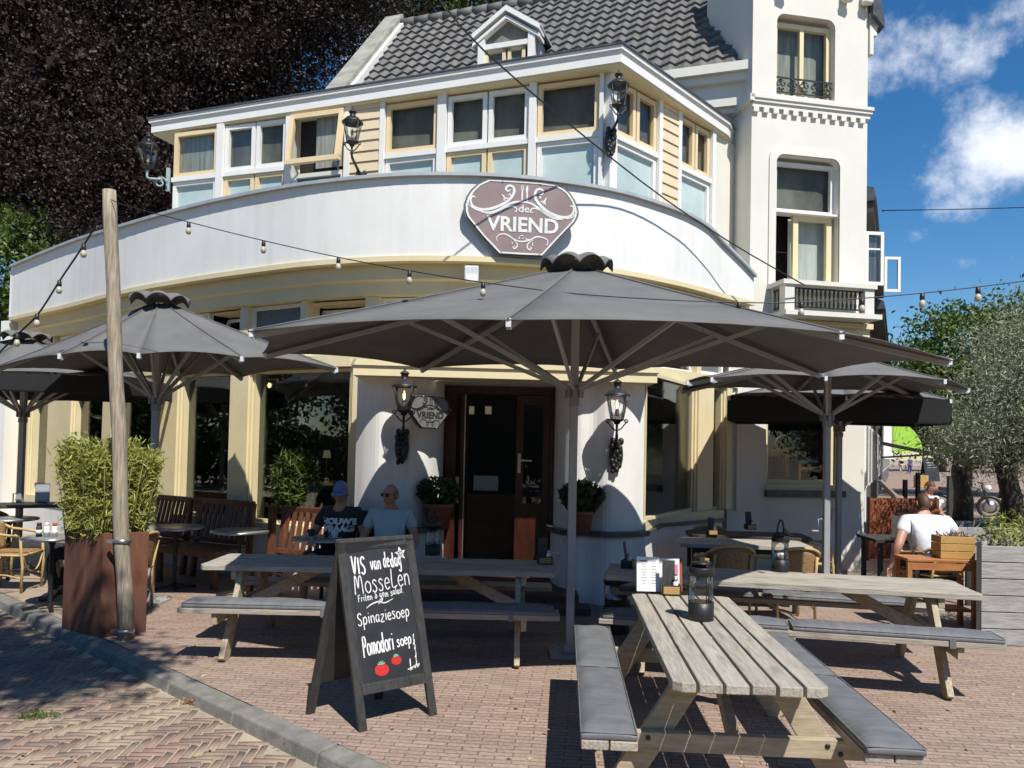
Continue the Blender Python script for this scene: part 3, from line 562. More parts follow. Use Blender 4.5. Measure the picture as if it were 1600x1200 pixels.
for x0, x1 in ((-.40, -.02), (.02, .34)):
    mb = MB()
    for q0, q1 in (((x0, zb), (x0, 8.72)), ((x1, zb), (x1, 8.72)), ((x0, 8.69), (x1, 8.69)), ((x0, zb), (x1, zb))): mb.bar(D(q0[0]+(.03 if q0[0] == x0 else -.03)*(q0[0] == q1[0]), .08, q0[1]), D(q1[0]+(.03 if q0[0] == x0 else -.03)*(q0[0] == q1[0]), .08, q1[1]), .06, .06, up=en)
    part(mb, 'casement', CREAM, dm); mb = MB(); mb.add([D(x0, .1, zb), D(x1, .1, zb), D(x1, .1, 8.72), D(x0, .1, 8.72)], [(0, 1, 2, 3)]); part(mb, 'pane', FROSTD, dm)
mb = MB(); 
for sx in (-1, 1):
    x = sx*.52; mb.add([D(x, .1, zb), D(x, .1, ze), D(x, 1.0, ze), D(x, 0.3, zb)], [(0, 1, 2, 3)])
    mb.hexa([D(sx*.63, -.02, ze+.05), D(0, -.02, za+.072), D(0, 1.6, za+.072), D(sx*.63, 1.15, ze+.05), D(sx*.63, -.02, ze+.09), D(0, -.02, za+.12), D(0, 1.6, za+.12), D(sx*.63, 1.15, ze+.09)])
part(mb, 'dormer_roof', LEAD)
# ---- glazed upper storey
SC_ = Vector((1.15, 9.67, 0)); SL = Vector((-5.36, 11.82, 0)); SR = Vector((3.05, 11.53, 0)); SR2 = Vector((3.55, 12.03, 0))
def spx(a, b, px, z=6.0):
    a, b = Vector(a), Vector(b); lo, hi = 0., 1.
    f = lambda t: topx((a.x+(b.x-a.x)*t, a.y+(b.y-a.y)*t, z))
    s_ = 1 if f(1) > f(0) else -1
    for _ in range(40):
        m = (lo+hi)/2
        if (f(m)-px)*s_ < 0: lo = m
        else: hi = m
    p = a+(b-a)*lo; p.z = 0; return p
Lp = lambda px: spx(SL, SC_, px); Rp = lambda px: spx(SC_, SR, px)
ZT, ZM, ZB = 6.53, 5.80, 4.0
def post(p0, p1, z0=3.95, z1=6.56, out=.03, m=WHITEP, name='post', dep=.12):
    O, u, n, Ln = frame_uv(p0, p1); mb = MB(); mb.pbox(O, u, n, (0, Ln), (-dep, out), (z0, z1)); part(mb, name, m)
for x0, x1 in ((257, 266), (339, 349), (447, 456), (539, 548), (594, 601), (684, 697), (827, 838), (937, 951)): post(Lp(x0), Lp(min(x1, 943)))
for x0, x1 in ((944, 962), (1028, 1033), (1058, 1063), (1111, 1116)): post(Rp(x0), Rp(x1))
def backing(p0, p1, z0, z1, m, name='blind', d=.14):
    O, u, n, Ln = frame_uv(p0, p1); mb = MB(); mb.pbox(O, u, n, (0, Ln), (-d-.01, -d), (z0, z1)); part(mb, name, m)
def bay(p0, p1, up, low, curtain, split=1, lsplit=1, upglass=True):
    O, u, n, Ln = frame_uv(p0, p1)
    for k in range(split):
        a, b = O+u*(Ln*k/split+.012), O+u*(Ln*(k+1)/split-.012); window(a, b, ZM+.03, ZT, up, GLASS2, fw=.062, dep=.06, back=-.02)
    for k in range(lsplit):
        a, b = O+u*(Ln*k/lsplit+.012), O+u*(Ln*(k+1)/lsplit-.012); window(a, b, ZB+.05, ZM-.05, low, FROST if not upglass == 2 else FROSTD, fw=.06, dep=.06, back=-.02)
    mb = MB(); mb.pbox(O, u, n, (0, Ln), (-.08, .01), (ZM-.045, ZM+.025)); part(mb, 'rail', WHITEP)
    backing(O+u*.01, O+u*(Ln-.01), ZM, ZT, curtain)
GLASS2 = glass('upper_glass', (.9, .92, .9), .16)
bay(Lp(266), Lp(339), SASH, WHITEP, NET); bay(Lp(349), Lp(447), WHITEP, SASH, SCREEN, 2, 2)
bay(Lp(601), Lp(684), SASH, WHITEP, SCREEN); bay(Lp(697), Lp(827), WHITEP, SASH, SCREEN, 2, 2); bay(Lp(838), Lp(937), SASH, WHITEP, SCREEN)
bay(Rp(962), Rp(1028), SASH, WHITEP, SCREEN, 2, 1); bay(Rp(1063), Rp(1111), SASH, WHITEP, SCREEN, 2, 1)
# the bay with the sash pushed open
O, u, n, Ln = frame_uv(Lp(456), Lp(539)); P = lambda x, z: O+u*x+n*(.03+.11*(ZT-z)/(ZT-ZM))+UP*z
mb = MB()
for q0, q1 in (((0, ZM), (Ln, ZM)), ((0, ZT-.03), (Ln, ZT-.03)), ((.035, ZM), (.035, ZT)), ((Ln-.035, ZM), (Ln-.035, ZT))): mb.bar(P(*q0), P(*q1), .07, .07, up=n)
w = part(mb, 'open_sash', SASH); mb = MB(); mb.add([P(.05, ZM), P(Ln-.05, ZM), P(Ln-.05, ZT-.03), P(.05, ZT-.03)], [(0, 1, 2, 3)]); part(mb, 'pane', GLASS2, w)
mb = MB()
for x in (.1, Ln-.1): part(MB().bar(P(x, ZM+.05), O+u*x-n*.02+UP*(ZM-.12), .02, .02), 'stay', STEEL, w)
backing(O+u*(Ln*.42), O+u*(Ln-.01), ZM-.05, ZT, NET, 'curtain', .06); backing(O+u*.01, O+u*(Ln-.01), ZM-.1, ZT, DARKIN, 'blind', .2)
window(O+u*.01, O+u*(Ln-.01), ZB+.05, ZM-.12, WHITEP, FROSTD, fw=.06, dep=.06, back=-.02)
def boards(p0, p1, name='siding'):
    O, u, n, Ln = frame_uv(p0, p1); mb = MB(); z = 3.95
    while z < 6.53:
        mb.add([O+n*.025+UP*z, O+u*Ln+n*.025+UP*z, O+u*Ln+n*.008+UP*(z+.145), O+n*.008+UP*(z+.145), O-n*.03+UP*z, O+u*Ln-n*.03+UP*z], [(0, 1, 2, 3), (4, 5, 1, 0)]); z += .15
    part(mb, name, SIDING)
boards(Lp(548), Lp(594)); boards(Rp(1033), Rp(1058)); post(Rp(1116), SR2, 3.95, 6.56, -.02, TOWERW, 'end_wall')
# soffit and flat roof with fascia
oL, oR = frame_uv(SL, SC_), frame_uv(SC_, SR2)
F0 = gz(236, 209, 6.57); F1 = gz(970, 98, 6.57); F2 = gz(1138, 213, 6.57); F0.z = F1.z = F2.z = 0; F3 = Vector((3.55, 12.25, 0)); F4 = Vector((-5.2, 13.6, 0))
def slab(pts, z0, z1): n_ = len(pts); return MB().add([p+UP*z0 for p in pts]+[p+UP*z1 for p in pts], [tuple(range(n_))[::-1], tuple(range(n_, 2*n_))]+[(i, (i+1) % n_, (i+1) % n_+n_, i+n_) for i in range(n_)])
def grow(d):                               # roof outline moved out by d
    c = [F0, F1, F2, F3, F4]; nL = frame_uv(F0, F1)[2]; nR = frame_uv(F1, F2)[2]; k = (nL+nR).normalized()*(d/max(.3, (nL+nR).normalized().dot(nL)))
    return [F0+nL*d-frame_uv(F0, F1)[1]*d, F1+k, F2+nR*d, F3, F4]
part(slab(grow(-.02), 6.56, 6.585), 'soffit', CREAM); part(slab(grow(0), 6.586, 6.735), 'fascia', WHITEP); part(slab(grow(.03), 6.735, 6.79), 'fascia_trim', WHITEP); part(slab(grow(.05), 6.791, 6.812), 'gutter_edge', SLATE)
part(slab([p+(Vector((0, 10.8, 0))-p)*.05 for p in grow(0)], 6.812, 6.816), 'flat_roof', SLATE)
# ---- corner tower
TL = Vector((3.49, 11.38, 0)); TU = Vector((.982, .19, 0)).normalized(); TN = Vector((TU.y, -TU.x, 0)); TW = 1.935
TP = lambda x, y, z: TL+TU*x+TN*y+UP*z
def tx(px, z):                             # along-tower coordinate of a picture column
    lo, hi = -1., 3.
    for _ in range(40):
        m = (lo+hi)/2
        if topx(TP(m, 0, z)) < px: lo = m
        else: hi = m
    return lo
def rrect(x0, x1, z0, z1, r, n_=5):        # outline, rounded at its two top corners
    o = [(x0, z0), (x1, z0)]
    o += [(x1-r+r*math.cos(R(90*i/n_)), z1-r+r*math.sin(R(90*i/n_))) for i in range(n_+1)]
    o += [(x0+r-r*math.sin(R(90*i/n_)), z1-r+r*math.cos(R(90*i/n_))) for i in range(n_+1)]
    return o
HZ = 10.2
UW = (tx(1214, 8), tx(1305, 8), 7.17, 8.42); LWN = (tx(1211, 5.2), tx(1310, 5.2), 4.28, 6.26); GW = (tx(1197, 1.9), tx(1312, 1.9), 1.27, 3.2)
holes = [rrect(*UW, .13), rrect(*LWN, .13), rrect(*GW, .01, 1)]
bm_ = bmesh.new()                          # front face with its three openings
edges = []
for lp in [[(0, -.05), (TW, -.05), (TW, HZ), (0, HZ)]]+holes:
    vs = [bm_.verts.new(TP(x, 0, z)) for x, z in lp]; edges += [bm_.edges.new((vs[i], vs[(i+1) % len(vs)])) for i in range(len(vs))]
bmesh.ops.triangle_fill(bm_, use_beauty=True, edges=edges)
for lp in holes:
    n_ = len(lp); vs = [bm_.verts.new(TP(x, 0, z)) for x, z in lp]+[bm_.verts.new(TP(x, -.24, z)) for x, z in lp]
    for i in range(n_): bm_.faces.new((vs[i], vs[(i+1) % n_], vs[(i+1) % n_+n_], vs[i+n_]))
TD = 1.6
q = [bm_.verts.new(p) for p in (TP(0, 0, -.05), TP(0, 0, HZ), TP(0, -TD, HZ), TP(0, -TD, -.05), TP(TW, 0, -.05), TP(TW, 0, HZ), TP(TW+.25, -TD, HZ), TP(TW+.25, -TD, -.05))]
bm_.faces.new((q[0], q[1], q[2], q[3])); bm_.faces.new((q[4], q[7], q[6], q[5])); bm_.faces.new((q[1], q[5], q[6], q[2])); bm_.faces.new((q[3], q[2], q[6], q[7]))
bmesh.ops.recalc_face_normals(bm_, faces=bm_.faces); me = bpy.data.meshes.new('tower'); bm_.to_mesh(me); bm_.free(); me.materials.append(TOWERW)
tw = bpy.data.objects.new('tower', me); COL.objects.link(tw); tw.parent = cafe; tw.matrix_parent_inverse = cafe.matrix_basis.inverted()
def tbox(mb, x, y, z): return mb.pbox(TL, TU, TN, x, y, z)
mb = MB(); tbox(mb, (-.05, TW+.06), (-.02, .085), (7.05, 7.1)); tbox(mb, (-.035, TW+.045), (-.02, .065), (7.0, 7.05)); tbox(mb, (-.02, TW+.02), (-.02, .04), (6.93, 7.0))
tbox(mb, (-.07, -.0), (-1.2, .085), (7.0, 7.1))
for i in range(12): x = .01+i*(TW-.08)/11.5; tbox(mb, (x, x+.085), (-.01, .045), (6.855, 6.93))
part(mb, 'string_course', TOWERW, tw)
mb = MB()
for lp, w_ in ((LWN, .11),): 
    A = rrect(lp[0]-w_, lp[1]+w_, lp[2], lp[3]+w_, .17); B = rrect(*lp, .13); n_ = len(A)
    mb.add([TP(x, .022, z) for x, z in A]+[TP(x, .03, z) for x, z in B]+[TP(x, -.01, z) for x, z in A], [(i, (i+1) % n_, (i+1) % n_+n_, i+n_) for i in range(1, n_)]+[(i, i+2*n_, (i+1) % n_+2*n_, (i+1) % n_) for i in range(1, n_)])
part(mb, 'window_surround', TOWERW, tw)
def twin(x0, x1, z0, z1, m, g, yb, bars=(), fw=.06, name='tower_window'): return window(TP(x0, 0, 0), TP(x1, 0, 0), z0, z1, m, g, fw=fw, dep=.07, back=yb, name=name, bars=bars)
x0, x1, z0, z1 = UW
twin(x0, x1, z0, z1-.07, CREAM, GLASS2, -.12, (.5,), .075); backing(TP(x0, -.12, 0), TP(x1, -.12, 0), z0, z1, NET, 'curtain', .2)
mb = MB(); tbox(mb, (x0+.02, x1-.02), (-.06, -.04), (z0+.28, z0+.30)); tbox(mb, (x0+.02, x1-.02), (-.06, -.04), (z0+.06, z0+.075))
Fr = lambda x, y, d: TP(x, -.05+d, y)
for i in range(5):
    cx = x0+.1+i*(x1-x0-.2)/4
    for s_ in (-1, 1): mb.stroke(spiral(cx+s_*.045, z0+.2, .05, .012, 90, 90+s_*420, 18), .012, Fr, -.01, .01); mb.stroke(spiral(cx+s_*.035, z0+.11, .03, .008, -90, -90-s_*360, 14), .01, Fr, -.01, .01)
    mb.ball(TP(cx, -.05, z0+.26), .022, 6)
part(mb, 'railing', BLACKM, tw)
x0, x1, z0, z1 = LWN; zm = 5.42
twin(x0+.03, x1, zm, z1-.06, WHITEP, GLASS2, -.12, (), .06); backing(TP(x0, -.12, 0), TP(x1, -.12, 0), zm, z1, SCREEN, 'blind', .15)
twin(x0+.36, x1-.05, z0, zm-.02, CREAM, GLASS2, -.10, (), .085, 'open_casement'); backing(TP(x0+.38, -.12, 0), TP(x1-.05, -.12, 0), z0, zm-.04, CURT, 'curtain', .16)
a = TP(x0+.02, -.1, 0); b = a+(TU*.16+TN*-.2); window(a, b, z0, zm-.02, CREAM, GLASS2, fw=.05, dep=.05, back=0, name='open_casement'); backing(TP(x0, -.12, 0), TP(x0+.11, -.12, 0), z0, zm-.04, CURT, 'curtain', .2)
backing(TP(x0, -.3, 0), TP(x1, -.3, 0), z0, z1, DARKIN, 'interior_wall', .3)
mb = MB(); tbox(mb, (x0, x1), (-.2, -.01), (zm-.03, zm)); part(mb, 'rail', WHITEP)
# balcony below it
bx0, bx1, by, bz0, bz1 = tx(1204, 4.2)-.02, tx(1336, 4.2)-.02, .42, 3.82, 4.2
mb = MB(); tbox(mb, (bx0-.04, bx1+.06), (-.02, by+.05), (bz1, bz1+.065)); tbox(mb, (bx0-.02, bx1+.12), (-.02, by+.08), (bz0-.07, bz0)); part(mb, 'balcony_slab', TOWERW)
mb = MB(); tbox(mb, (bx0, bx0+.15), (by-.13, by+.02), (bz0+.0, bz1)); tbox(mb, (bx1-.12, bx1+.03), (by-.13, by+.02), (bz0, bz1)); tbox(mb, (bx0+.03, bx1), (0.01, .05), (bz0, bz1)); part(mb, 'balcony_pier', TOWERW)
mb = MB()
for z in (bz0+.06, bz1-.05): tbox(mb, (bx0+.15, bx1-.12), (by-.05, by-.03), (z, z+.022)); tbox(mb, (bx0+.04, bx0+.06), (.02, by-.13), (z, z+.022))
for i in range(16):
    x = bx0+.19+i*(bx1-bx0-.36)/15; mb.tube([TP(x, by-.04, bz0+.06), TP(x, by-.04, bz0+.12), TP(x, by-.04, bz0+.2), TP(x, by-.04, bz1-.12), TP(x, by-.04, bz1-.04)], [.008, .02, .008, .02, .009], 6)
for i in range(3): tbox(mb, (bx0+.045, bx0+.057), (.07+i*.1, .085+i*.1), (bz0+.06, bz1-.05))
part(mb, 'railing', BLACKM)
mb = MB(); tbox(mb, (.33, TW+.02), (-.02, .16), (3.66, 3.74)); tbox(mb, (.36, TW), (-.02, .10), (3.5, 3.66)); tbox(mb, (.33, TW+.03), (-.02, .14), (3.44, 3.5)); tbox(mb, (TW-.3, TW-.12), (-.02, .12), (3.22, 3.44)); part(mb, 'entablature', CREAM)
x0, x1, z0, z1 = GW
twin(x0+.02, x1-.02, z0+.02, z1, CREAM, GLASS, -.12, (), .07); mb = MB(); tbox(mb, (x0-.02, x1+.05), (-.2, .10), (z0-.16, z0-.06)); part(mb, 'ledge', SLATE); mb = MB(); tbox(mb, (x0, x1), (-.2, .02), (z0-.06, z0+.02)); part(mb, 'window_sill', CREAM)
mb = MB(); tbox(mb, (.05, TW-.05), (-1.5, -1.4), (.1, 4)); tbox(mb, (.05, .1), (-1.4, -.3), (.1, 4)); tbox(mb, (TW-.1, TW-.05), (-1.4, -.3), (.1, 4)); tbox(mb, (.1, TW-.1), (-1.4, -.26), (.8, .85)); part(mb, 'interior_wall', mat('brown_panelling', (.06, .032, .018), rough=.5))
# right-hand eaves and brackets of the tower
mb = MB(); mb.hexa([TP(TW+.0, .12, 8.55), TP(TW+.2, .12, 8.35), TP(TW+.45, -1.5, 8.35), TP(TW+.22, -1.5, 8.55), TP(TW+.0, .12, 9.6), TP(TW+.2, .12, 8.45), TP(TW+.45, -1.5, 8.45), TP(TW+.22, -1.5, 9.6)]); part(mb, 'eaves', SLATE)
for y in (-.06, -.5, -1.0): mb = MB(); tbox(mb, (TW+.01, TW+.13), (y, y+.1), (8.25, 8.6)); tbox(mb, (TW+.01, TW+.2), (y, y+.1), (8.40, 8.6)); tbox(mb, (TW+.01, TW+.07), (y, y+.1), (7.95, 8.25)); part(mb, 'bracket', TOWERW)
for x in (.45, TW-.42, TW-.08): mb = MB(); mb.pbox(TL, TU, TN, (x-.055, x+.055), (.002, .14), (8.72, 8.95)); mb.lathe([(.001, -.09), (.05, -.06), (.05, .06), (.001, .09)], TP(x, .1, 8.72), 10, True, Matrix.Rotation(R(90), 3, 'Y')); part(mb, 'bracket', TOWERW)
# wall between bow and tower, and end wall on the far left
mb = MB(); a = curve_at(1137, .3); b = Vector((TL.x, TL.y, 0)); O, u, n, Ln = frame_uv(a, b); mb.pbox(O, u, n, (0, Ln+.02), (-.2, 0), (-.05, 3.55)); mb.pbox(O, u, n, (Ln*.35, Ln*.7), (-.05, .06), (.9, 2.7)); part(mb, 'link_wall', TOWERW)
p = PC[0]; mb = MB(); O, u, n, Ln = frame_uv((p.x-.05, p.y+.02), (p.x+2.2, p.y+5.5)); mb.pbox(O, u, n, (0, Ln), (-.2, -.0), (-.05, 3.9)); mb.pbox(O, u, n, (0, Ln), (0, .2), (3.96, 4.85)); part(mb, 'end_wall', STUCCO)
# ---------------------------------------------------------------- signs and wall fittings
def sign(name, label, O, u, n, S, face, edge, ink, white=True, stick=.05):
    """shield-shaped sign; drawing coordinates are metres from its centre"""
    t = thing(name, label, 'sign', O); F = lambda x, y, d: u*x*S+UP*y*S+n*(d)
    k = .001058; C = lambda x, y: ((x-795)*k, -(y-565-.03*(x-795))*k)
    outl = [C(*p) for p in ((410, 143), (600, 146), (800, 152), (1000, 160), (1190, 182), (1270, 222), (1330, 270), (1385, 350), (1420, 430), (1432, 500), (1420, 545), (1390, 600), (1215, 790), (1040, 990), (800, 985), (550, 975), (360, 780), (185, 570), (163, 510), (158, 430), (185, 345), (230, 270), (300, 200))]
    inn = [(x*.93, y*.925+.004) for x, y in outl]; inn2 = [(x*.965, y*.96+.002) for x, y in outl]
    MB().prism(outl, -.03, .0, F).build('backing', edge, t)
    def ringm(a, b, d0, d1):
        m_ = MB(); n_ = len(a); vs = [F(x, y, d1) for x, y in a]+[F(x, y, d1) for x, y in b]+[F(x, y, d0) for x, y in a]+[F(x, y, d0) for x, y in b]
        return m_.add(vs, [(i, (i+1) % n_, (i+1) % n_+n_, i+n_) for i in range(n_)]+[(i, i+2*n_, (i+1) % n_+2*n_, (i+1) % n_) for i in range(n_)]+[(i+n_, (i+1) % n_+n_, (i+1) % n_+3*n_, i+3*n_) for i in range(n_)])
    MB().prism(inn2, .001, .008, F).build('panel', face, t); ringm(inn2, inn, .007, .014).build('border', ink, t)
    m_ = MB(); st = lambda pts, w, tp=True: m_.stroke([(p.x, p.y) for p in crom([(*C(*q), 0) for q in pts], 6)], w*k, F, .007, .012, tp)
    lw = 26
    st([(285, 355), (255, 340), (232, 385), (260, 450), (340, 480), (430, 478), (540, 440), (640, 380), (700, 300), (700, 235), (650, 212), (612, 245), (640, 275), (665, 255)], 30)
    st([(200, 420), (260, 470), (340, 500), (440, 512), (540, 480), (640, 420), (720, 392), (790, 388), (880, 398), (960, 440), (1050, 500), (1150, 550), (1260, 560), (1340, 550), (1395, 500)], 22)
    st([(345, 510), (440, 528), (540, 498), (620, 450), (690, 440), (735, 460), (735, 495), (712, 490)], 16)
    st([(1290, 560), (1190, 570), (1080, 530), (1000, 475), (940, 455), (900, 465), (893, 500), (920, 500)], 16)
    st([(1330, 425), (1355, 415), (1372, 460), (1350, 515), (1280, 545), (1180, 530), (1070, 480), (980, 400), (938, 330), (945, 265), (985, 238), (1025, 262), (1010, 300), (985, 290)], 30)
    for q in ([(570, 310), (600, 345), (590, 385)], [(590, 385), (620, 350), (640, 360)], [(640, 320), (660, 305), (665, 325)], [(1065, 335), (1045, 375), (1055, 415)], [(1000, 385), (1030, 375), (1030, 405)], [(980, 325), (1000, 330), (990, 345)]): st(q, 16)
    st([(540, 830), (522, 795), (545, 760), (600, 745), (660, 765), (720, 805), (800, 825), (890, 805), (960, 770), (1030, 775), (1085, 805), (1085, 850), (1065, 850)], 16)
    st([(700, 800), (745, 840), (750, 880), (720, 905), (708, 885), (730, 875)], 14); st([(930, 805), (875, 840), (862, 885), (890, 912), (910, 890), (888, 880)], 14)
    st([(755, 795), (778, 785), (765, 768)], 10); st([(850, 780), (850, 800), (880, 798)], 10); st([(780, 765), (800, 757), (820, 765)], 9); st([(690, 820), (700, 850), (690, 855)], 9); st([(925, 830), (920, 860), (930, 865)], 9)
    st([(795, 262), (795, 375)], 16, False)
    for x in (785, 796, 807): st([(x, 205), (x, 250)], 6, False)
    st([(785, 250), (795, 265), (807, 250)], 10, False); st([(850, 210), (846, 290)], 26); st([(850, 290), (850, 378)], 16, False); m_.ball(F(*C(812, 793), .009), .009*S, 6)
    m_.build('ornament', ink, t)
    for body, size, cx, cy, sx in (('VRIEND', .236, 812, 715, 1.0), ('de', .125, 818, 502, 1.15)):
        vs, fs = text_mesh(body, size, .003, .006 if body == 'VRIEND' else .0015, 1.)
        w_ = max(v[0] for v in vs)-min(v[0] for v in vs); tgt = (.84 if body == 'VRIEND' else .125); sc = tgt/w_; ox, oy = C(cx, cy)
        MB().add([F(v[0]*sc+ox, v[1]+oy, .010+v[2]) for v in vs], fs).build('lettering', ink, t)
    b_ = MB()
    for q in ((580, 170), (995, 188), (188, 408), (1412, 495), (580, 940), (998, 962)): b_.ball(F(*C(*q), .015), .008, 6)
    b_.build('screws', STEEL, t); return t
p = at(815, 341, 8.83); a, b = at(760, 341, 8.9), at(870, 341, 9.0); O, u, n, Ln = frame_uv((a.x, a.y), (b.x, b.y))
sign('wall_sign', 'purple shield-shaped cafe sign with white scrolls on the bowed parapet', p, u, n, 1.0, SIGNP, SIGNG, SIGNW)
p = at(671, 644, 8.62); u = Vector((.78, .62, 0)).normalized(); n = Vector((u.y, -u.x, 0))
sign('wall_sign', 'small grey shield-shaped sign beside the door, half hidden by the wall lantern', p, u, n, .42, mat('sign_pewter', (.17, .17, .165), rough=.5), SIGNG, BLACKM)
def lantern_head(t, c, S, lit, m=BLACKM, gm=CLEAR):
    """street-lantern head: c is the bottom of the glass"""
    c = Vector(c); L = lambda prof, nm, mm, par=t: MB().lathe([(r*S, z*S) for r, z in prof], c, 16).build(nm, mm, par)
    L([(.001, -.06), (.03, -.055), (.04, -.03), (.075, -.012), (.08, 0), (.072, .004), (.001, .006)], 'collar', m)
    L([(.08, .008), (.125, .258)], 'glass', gm)
    hd = L([(.142, .252), (.144, .262), (.125, .28), (.09, .32), (.045, .338), (.04, .342), (.04, .395), (.055, .40), (.045, .415), (.018, .432), (.010, .438), (.013, .452), (.003, .48)], 'hood', m)
    fb = MB()
    for k in range(4):
        a_ = math.pi/4+math.pi/2*k; d = Vector((math.cos(a_), math.sin(a_), 0)); fb.tube([c+d*.082*S, c+d*.139*S+UP*.258*S], .006*S, 6)
    fb.build('frame', m, t)
    if lit:
        bl = MB().lathe([(.001, .03), (.022, .035), (.028, .06), (.02, .1), (.012, .115)], c, 10).build('lamp_holder', STEEL, t)
        MB().lathe([(.012, .115), (.026, .15), (.028, .175), (.012, .21), (.001, .215)], c, 10).build('bulb', CLEAR, t)
        MB().lathe([(.002, .12), (.011, .135), (.012, .18), (.002, .19)], c, 8).build('filament', GLOW, t)
    else: MB().lathe([(.012, .03), (.02, .06), (.02, .1), (.015, .16), (.001, .18)], c, 10).build('bulb', BULB, t)
def wall_lantern(px, py, Y, wallp, S, lit, label, style='iron'):
    """px, py: bottom of the glass; wallp: point of the wall that carries it"""
    g = at(px, py, Y); t = thing('wall_lantern', label, 'lantern', wallp, 0, 'lanterns on the cafe walls'); o = Vector(wallp); c = g-o
    lantern_head(t, c, S, lit)
    b_ = MB(); d = Vector((c.x, c.y, 0)); L_ = d.length; dn = d.normalized() if L_ > 1e-4 else Vector((0, -1, 0)); sd = Vector((-dn.y, dn.x, 0)); zb = c.z-.06*S
    b_.tube([c+UP*(-.055*S), c+UP*(-.16*S), c*1+UP*(-.2*S)-dn*.03, dn*.05+UP*(zb-.22*S)], [.014*S, .014*S, .018*S, .022*S], 8)
    for s_ in (-1, 1): b_.tube([c+sd*s_*.085*S+UP*.0, c+sd*s_*.105*S-UP*.03*S, c+sd*s_*.08*S-UP*.06*S, c+sd*s_*.05*S-UP*.10*S, c-UP*.13*S], .008*S, 6); b_.tube([c+sd*s_*(.1*S)+Vector((math.cos(a)*.02*S*sd.x*1, math.cos(a)*.02*S*sd.y, math.sin(a)*.02*S))-UP*.02*S for a in [i*.7 for i in range(10)]], .006*S, 5)
    b_.build('bracket', BLACKM, t)
    z0 = zb-.34*S; pl = MB()            # leafy cast back plate
    for i in range(26):
        a = i*2.4; rr = .075*S*(1-.3*i/26); zz = z0+(.16-.34*i/26)*S; pl.ball(dn*(.03+.012*(i % 3))+sd*math.cos(a)*rr*.7+UP*(zz+math.sin(a)*.02*S), .034*S*(1-.25*i/26), 6, (1, 1, 1.3))
    pl.ball(dn*.02+UP*(z0+.0), .09*S, 10, (.9, .5 if abs(dn.y) > .7 else .9, 2.0)); pl.build('back_plate', BLACKM, t); return t
wall_lantern(631, 641, 8.40, at(628, 672, 8.655), 1.0, True, 'black wall lantern with glowing filament bulb on the white pier left of the door')
wall_lantern(964, 655, 8.42, at(963, 686, 8.715), 1.0, True, 'black wall lantern with glowing filament bulb on the white pier right of the door')
wall_lantern(966, 165, 9.40, at(953, 195, 9.62), .96, False, 'unlit lantern on the corner post of the glazed upper storey')
t5 = wall_lantern(550, 222, 10.15, at(566, 238, 10.68), 1.0, False, 'unlit lantern on the cream boarding between upper-storey windows')
# far left lantern on a pale scrolled arm
w0 = at(262, 275, 11.75); g = at(231, 259, 11.6); t = thing('wall_lantern', 'lantern on a pale green scrolled arm at the left corner of the upper storey', 'lantern', w0, 0, 'lanterns on the cafe walls'); lantern_head(t, g-w0, 1.1, False)
VERD = mat('verdigris', (.35, .45, .44), (.25, .33, .33), rough=.6); e = g-w0
m_ = MB(); m_.tube(crom([e-UP*.07, e+Vector((0, 0, -.18)), e*.6+UP*(-.14), e*.3+UP*(-.1), Vector((0, 0, -.08))], 6), .018, 8)
m_.tube([e*.35+Vector((math.cos(i*.6)*(.1-.006*i), 0, -.16+math.sin(i*.6)*(.1-.006*i))) for i in range(14)], .013, 6); m_.box((.0, .02, -.05), (.05, .04, .36)); m_.build('bracket', VERD, t)
# flood light under the moulding
p = at(737, 428, 8.88); t = thing('flood_light', 'white box-shaped flood light under the parapet moulding', 'light fitting', p)
MB().box((0, -.03, -.01), (.165, .07, .19)).build('housing', PLASTW, t, bevel=.015); MB().box((0, -.068, -.055), (.13, .01, .075)).build('lens', PAPER, t); MB().box((0, .035, 0), (.06, .07, .06)).build('bracket', SLATE, t)
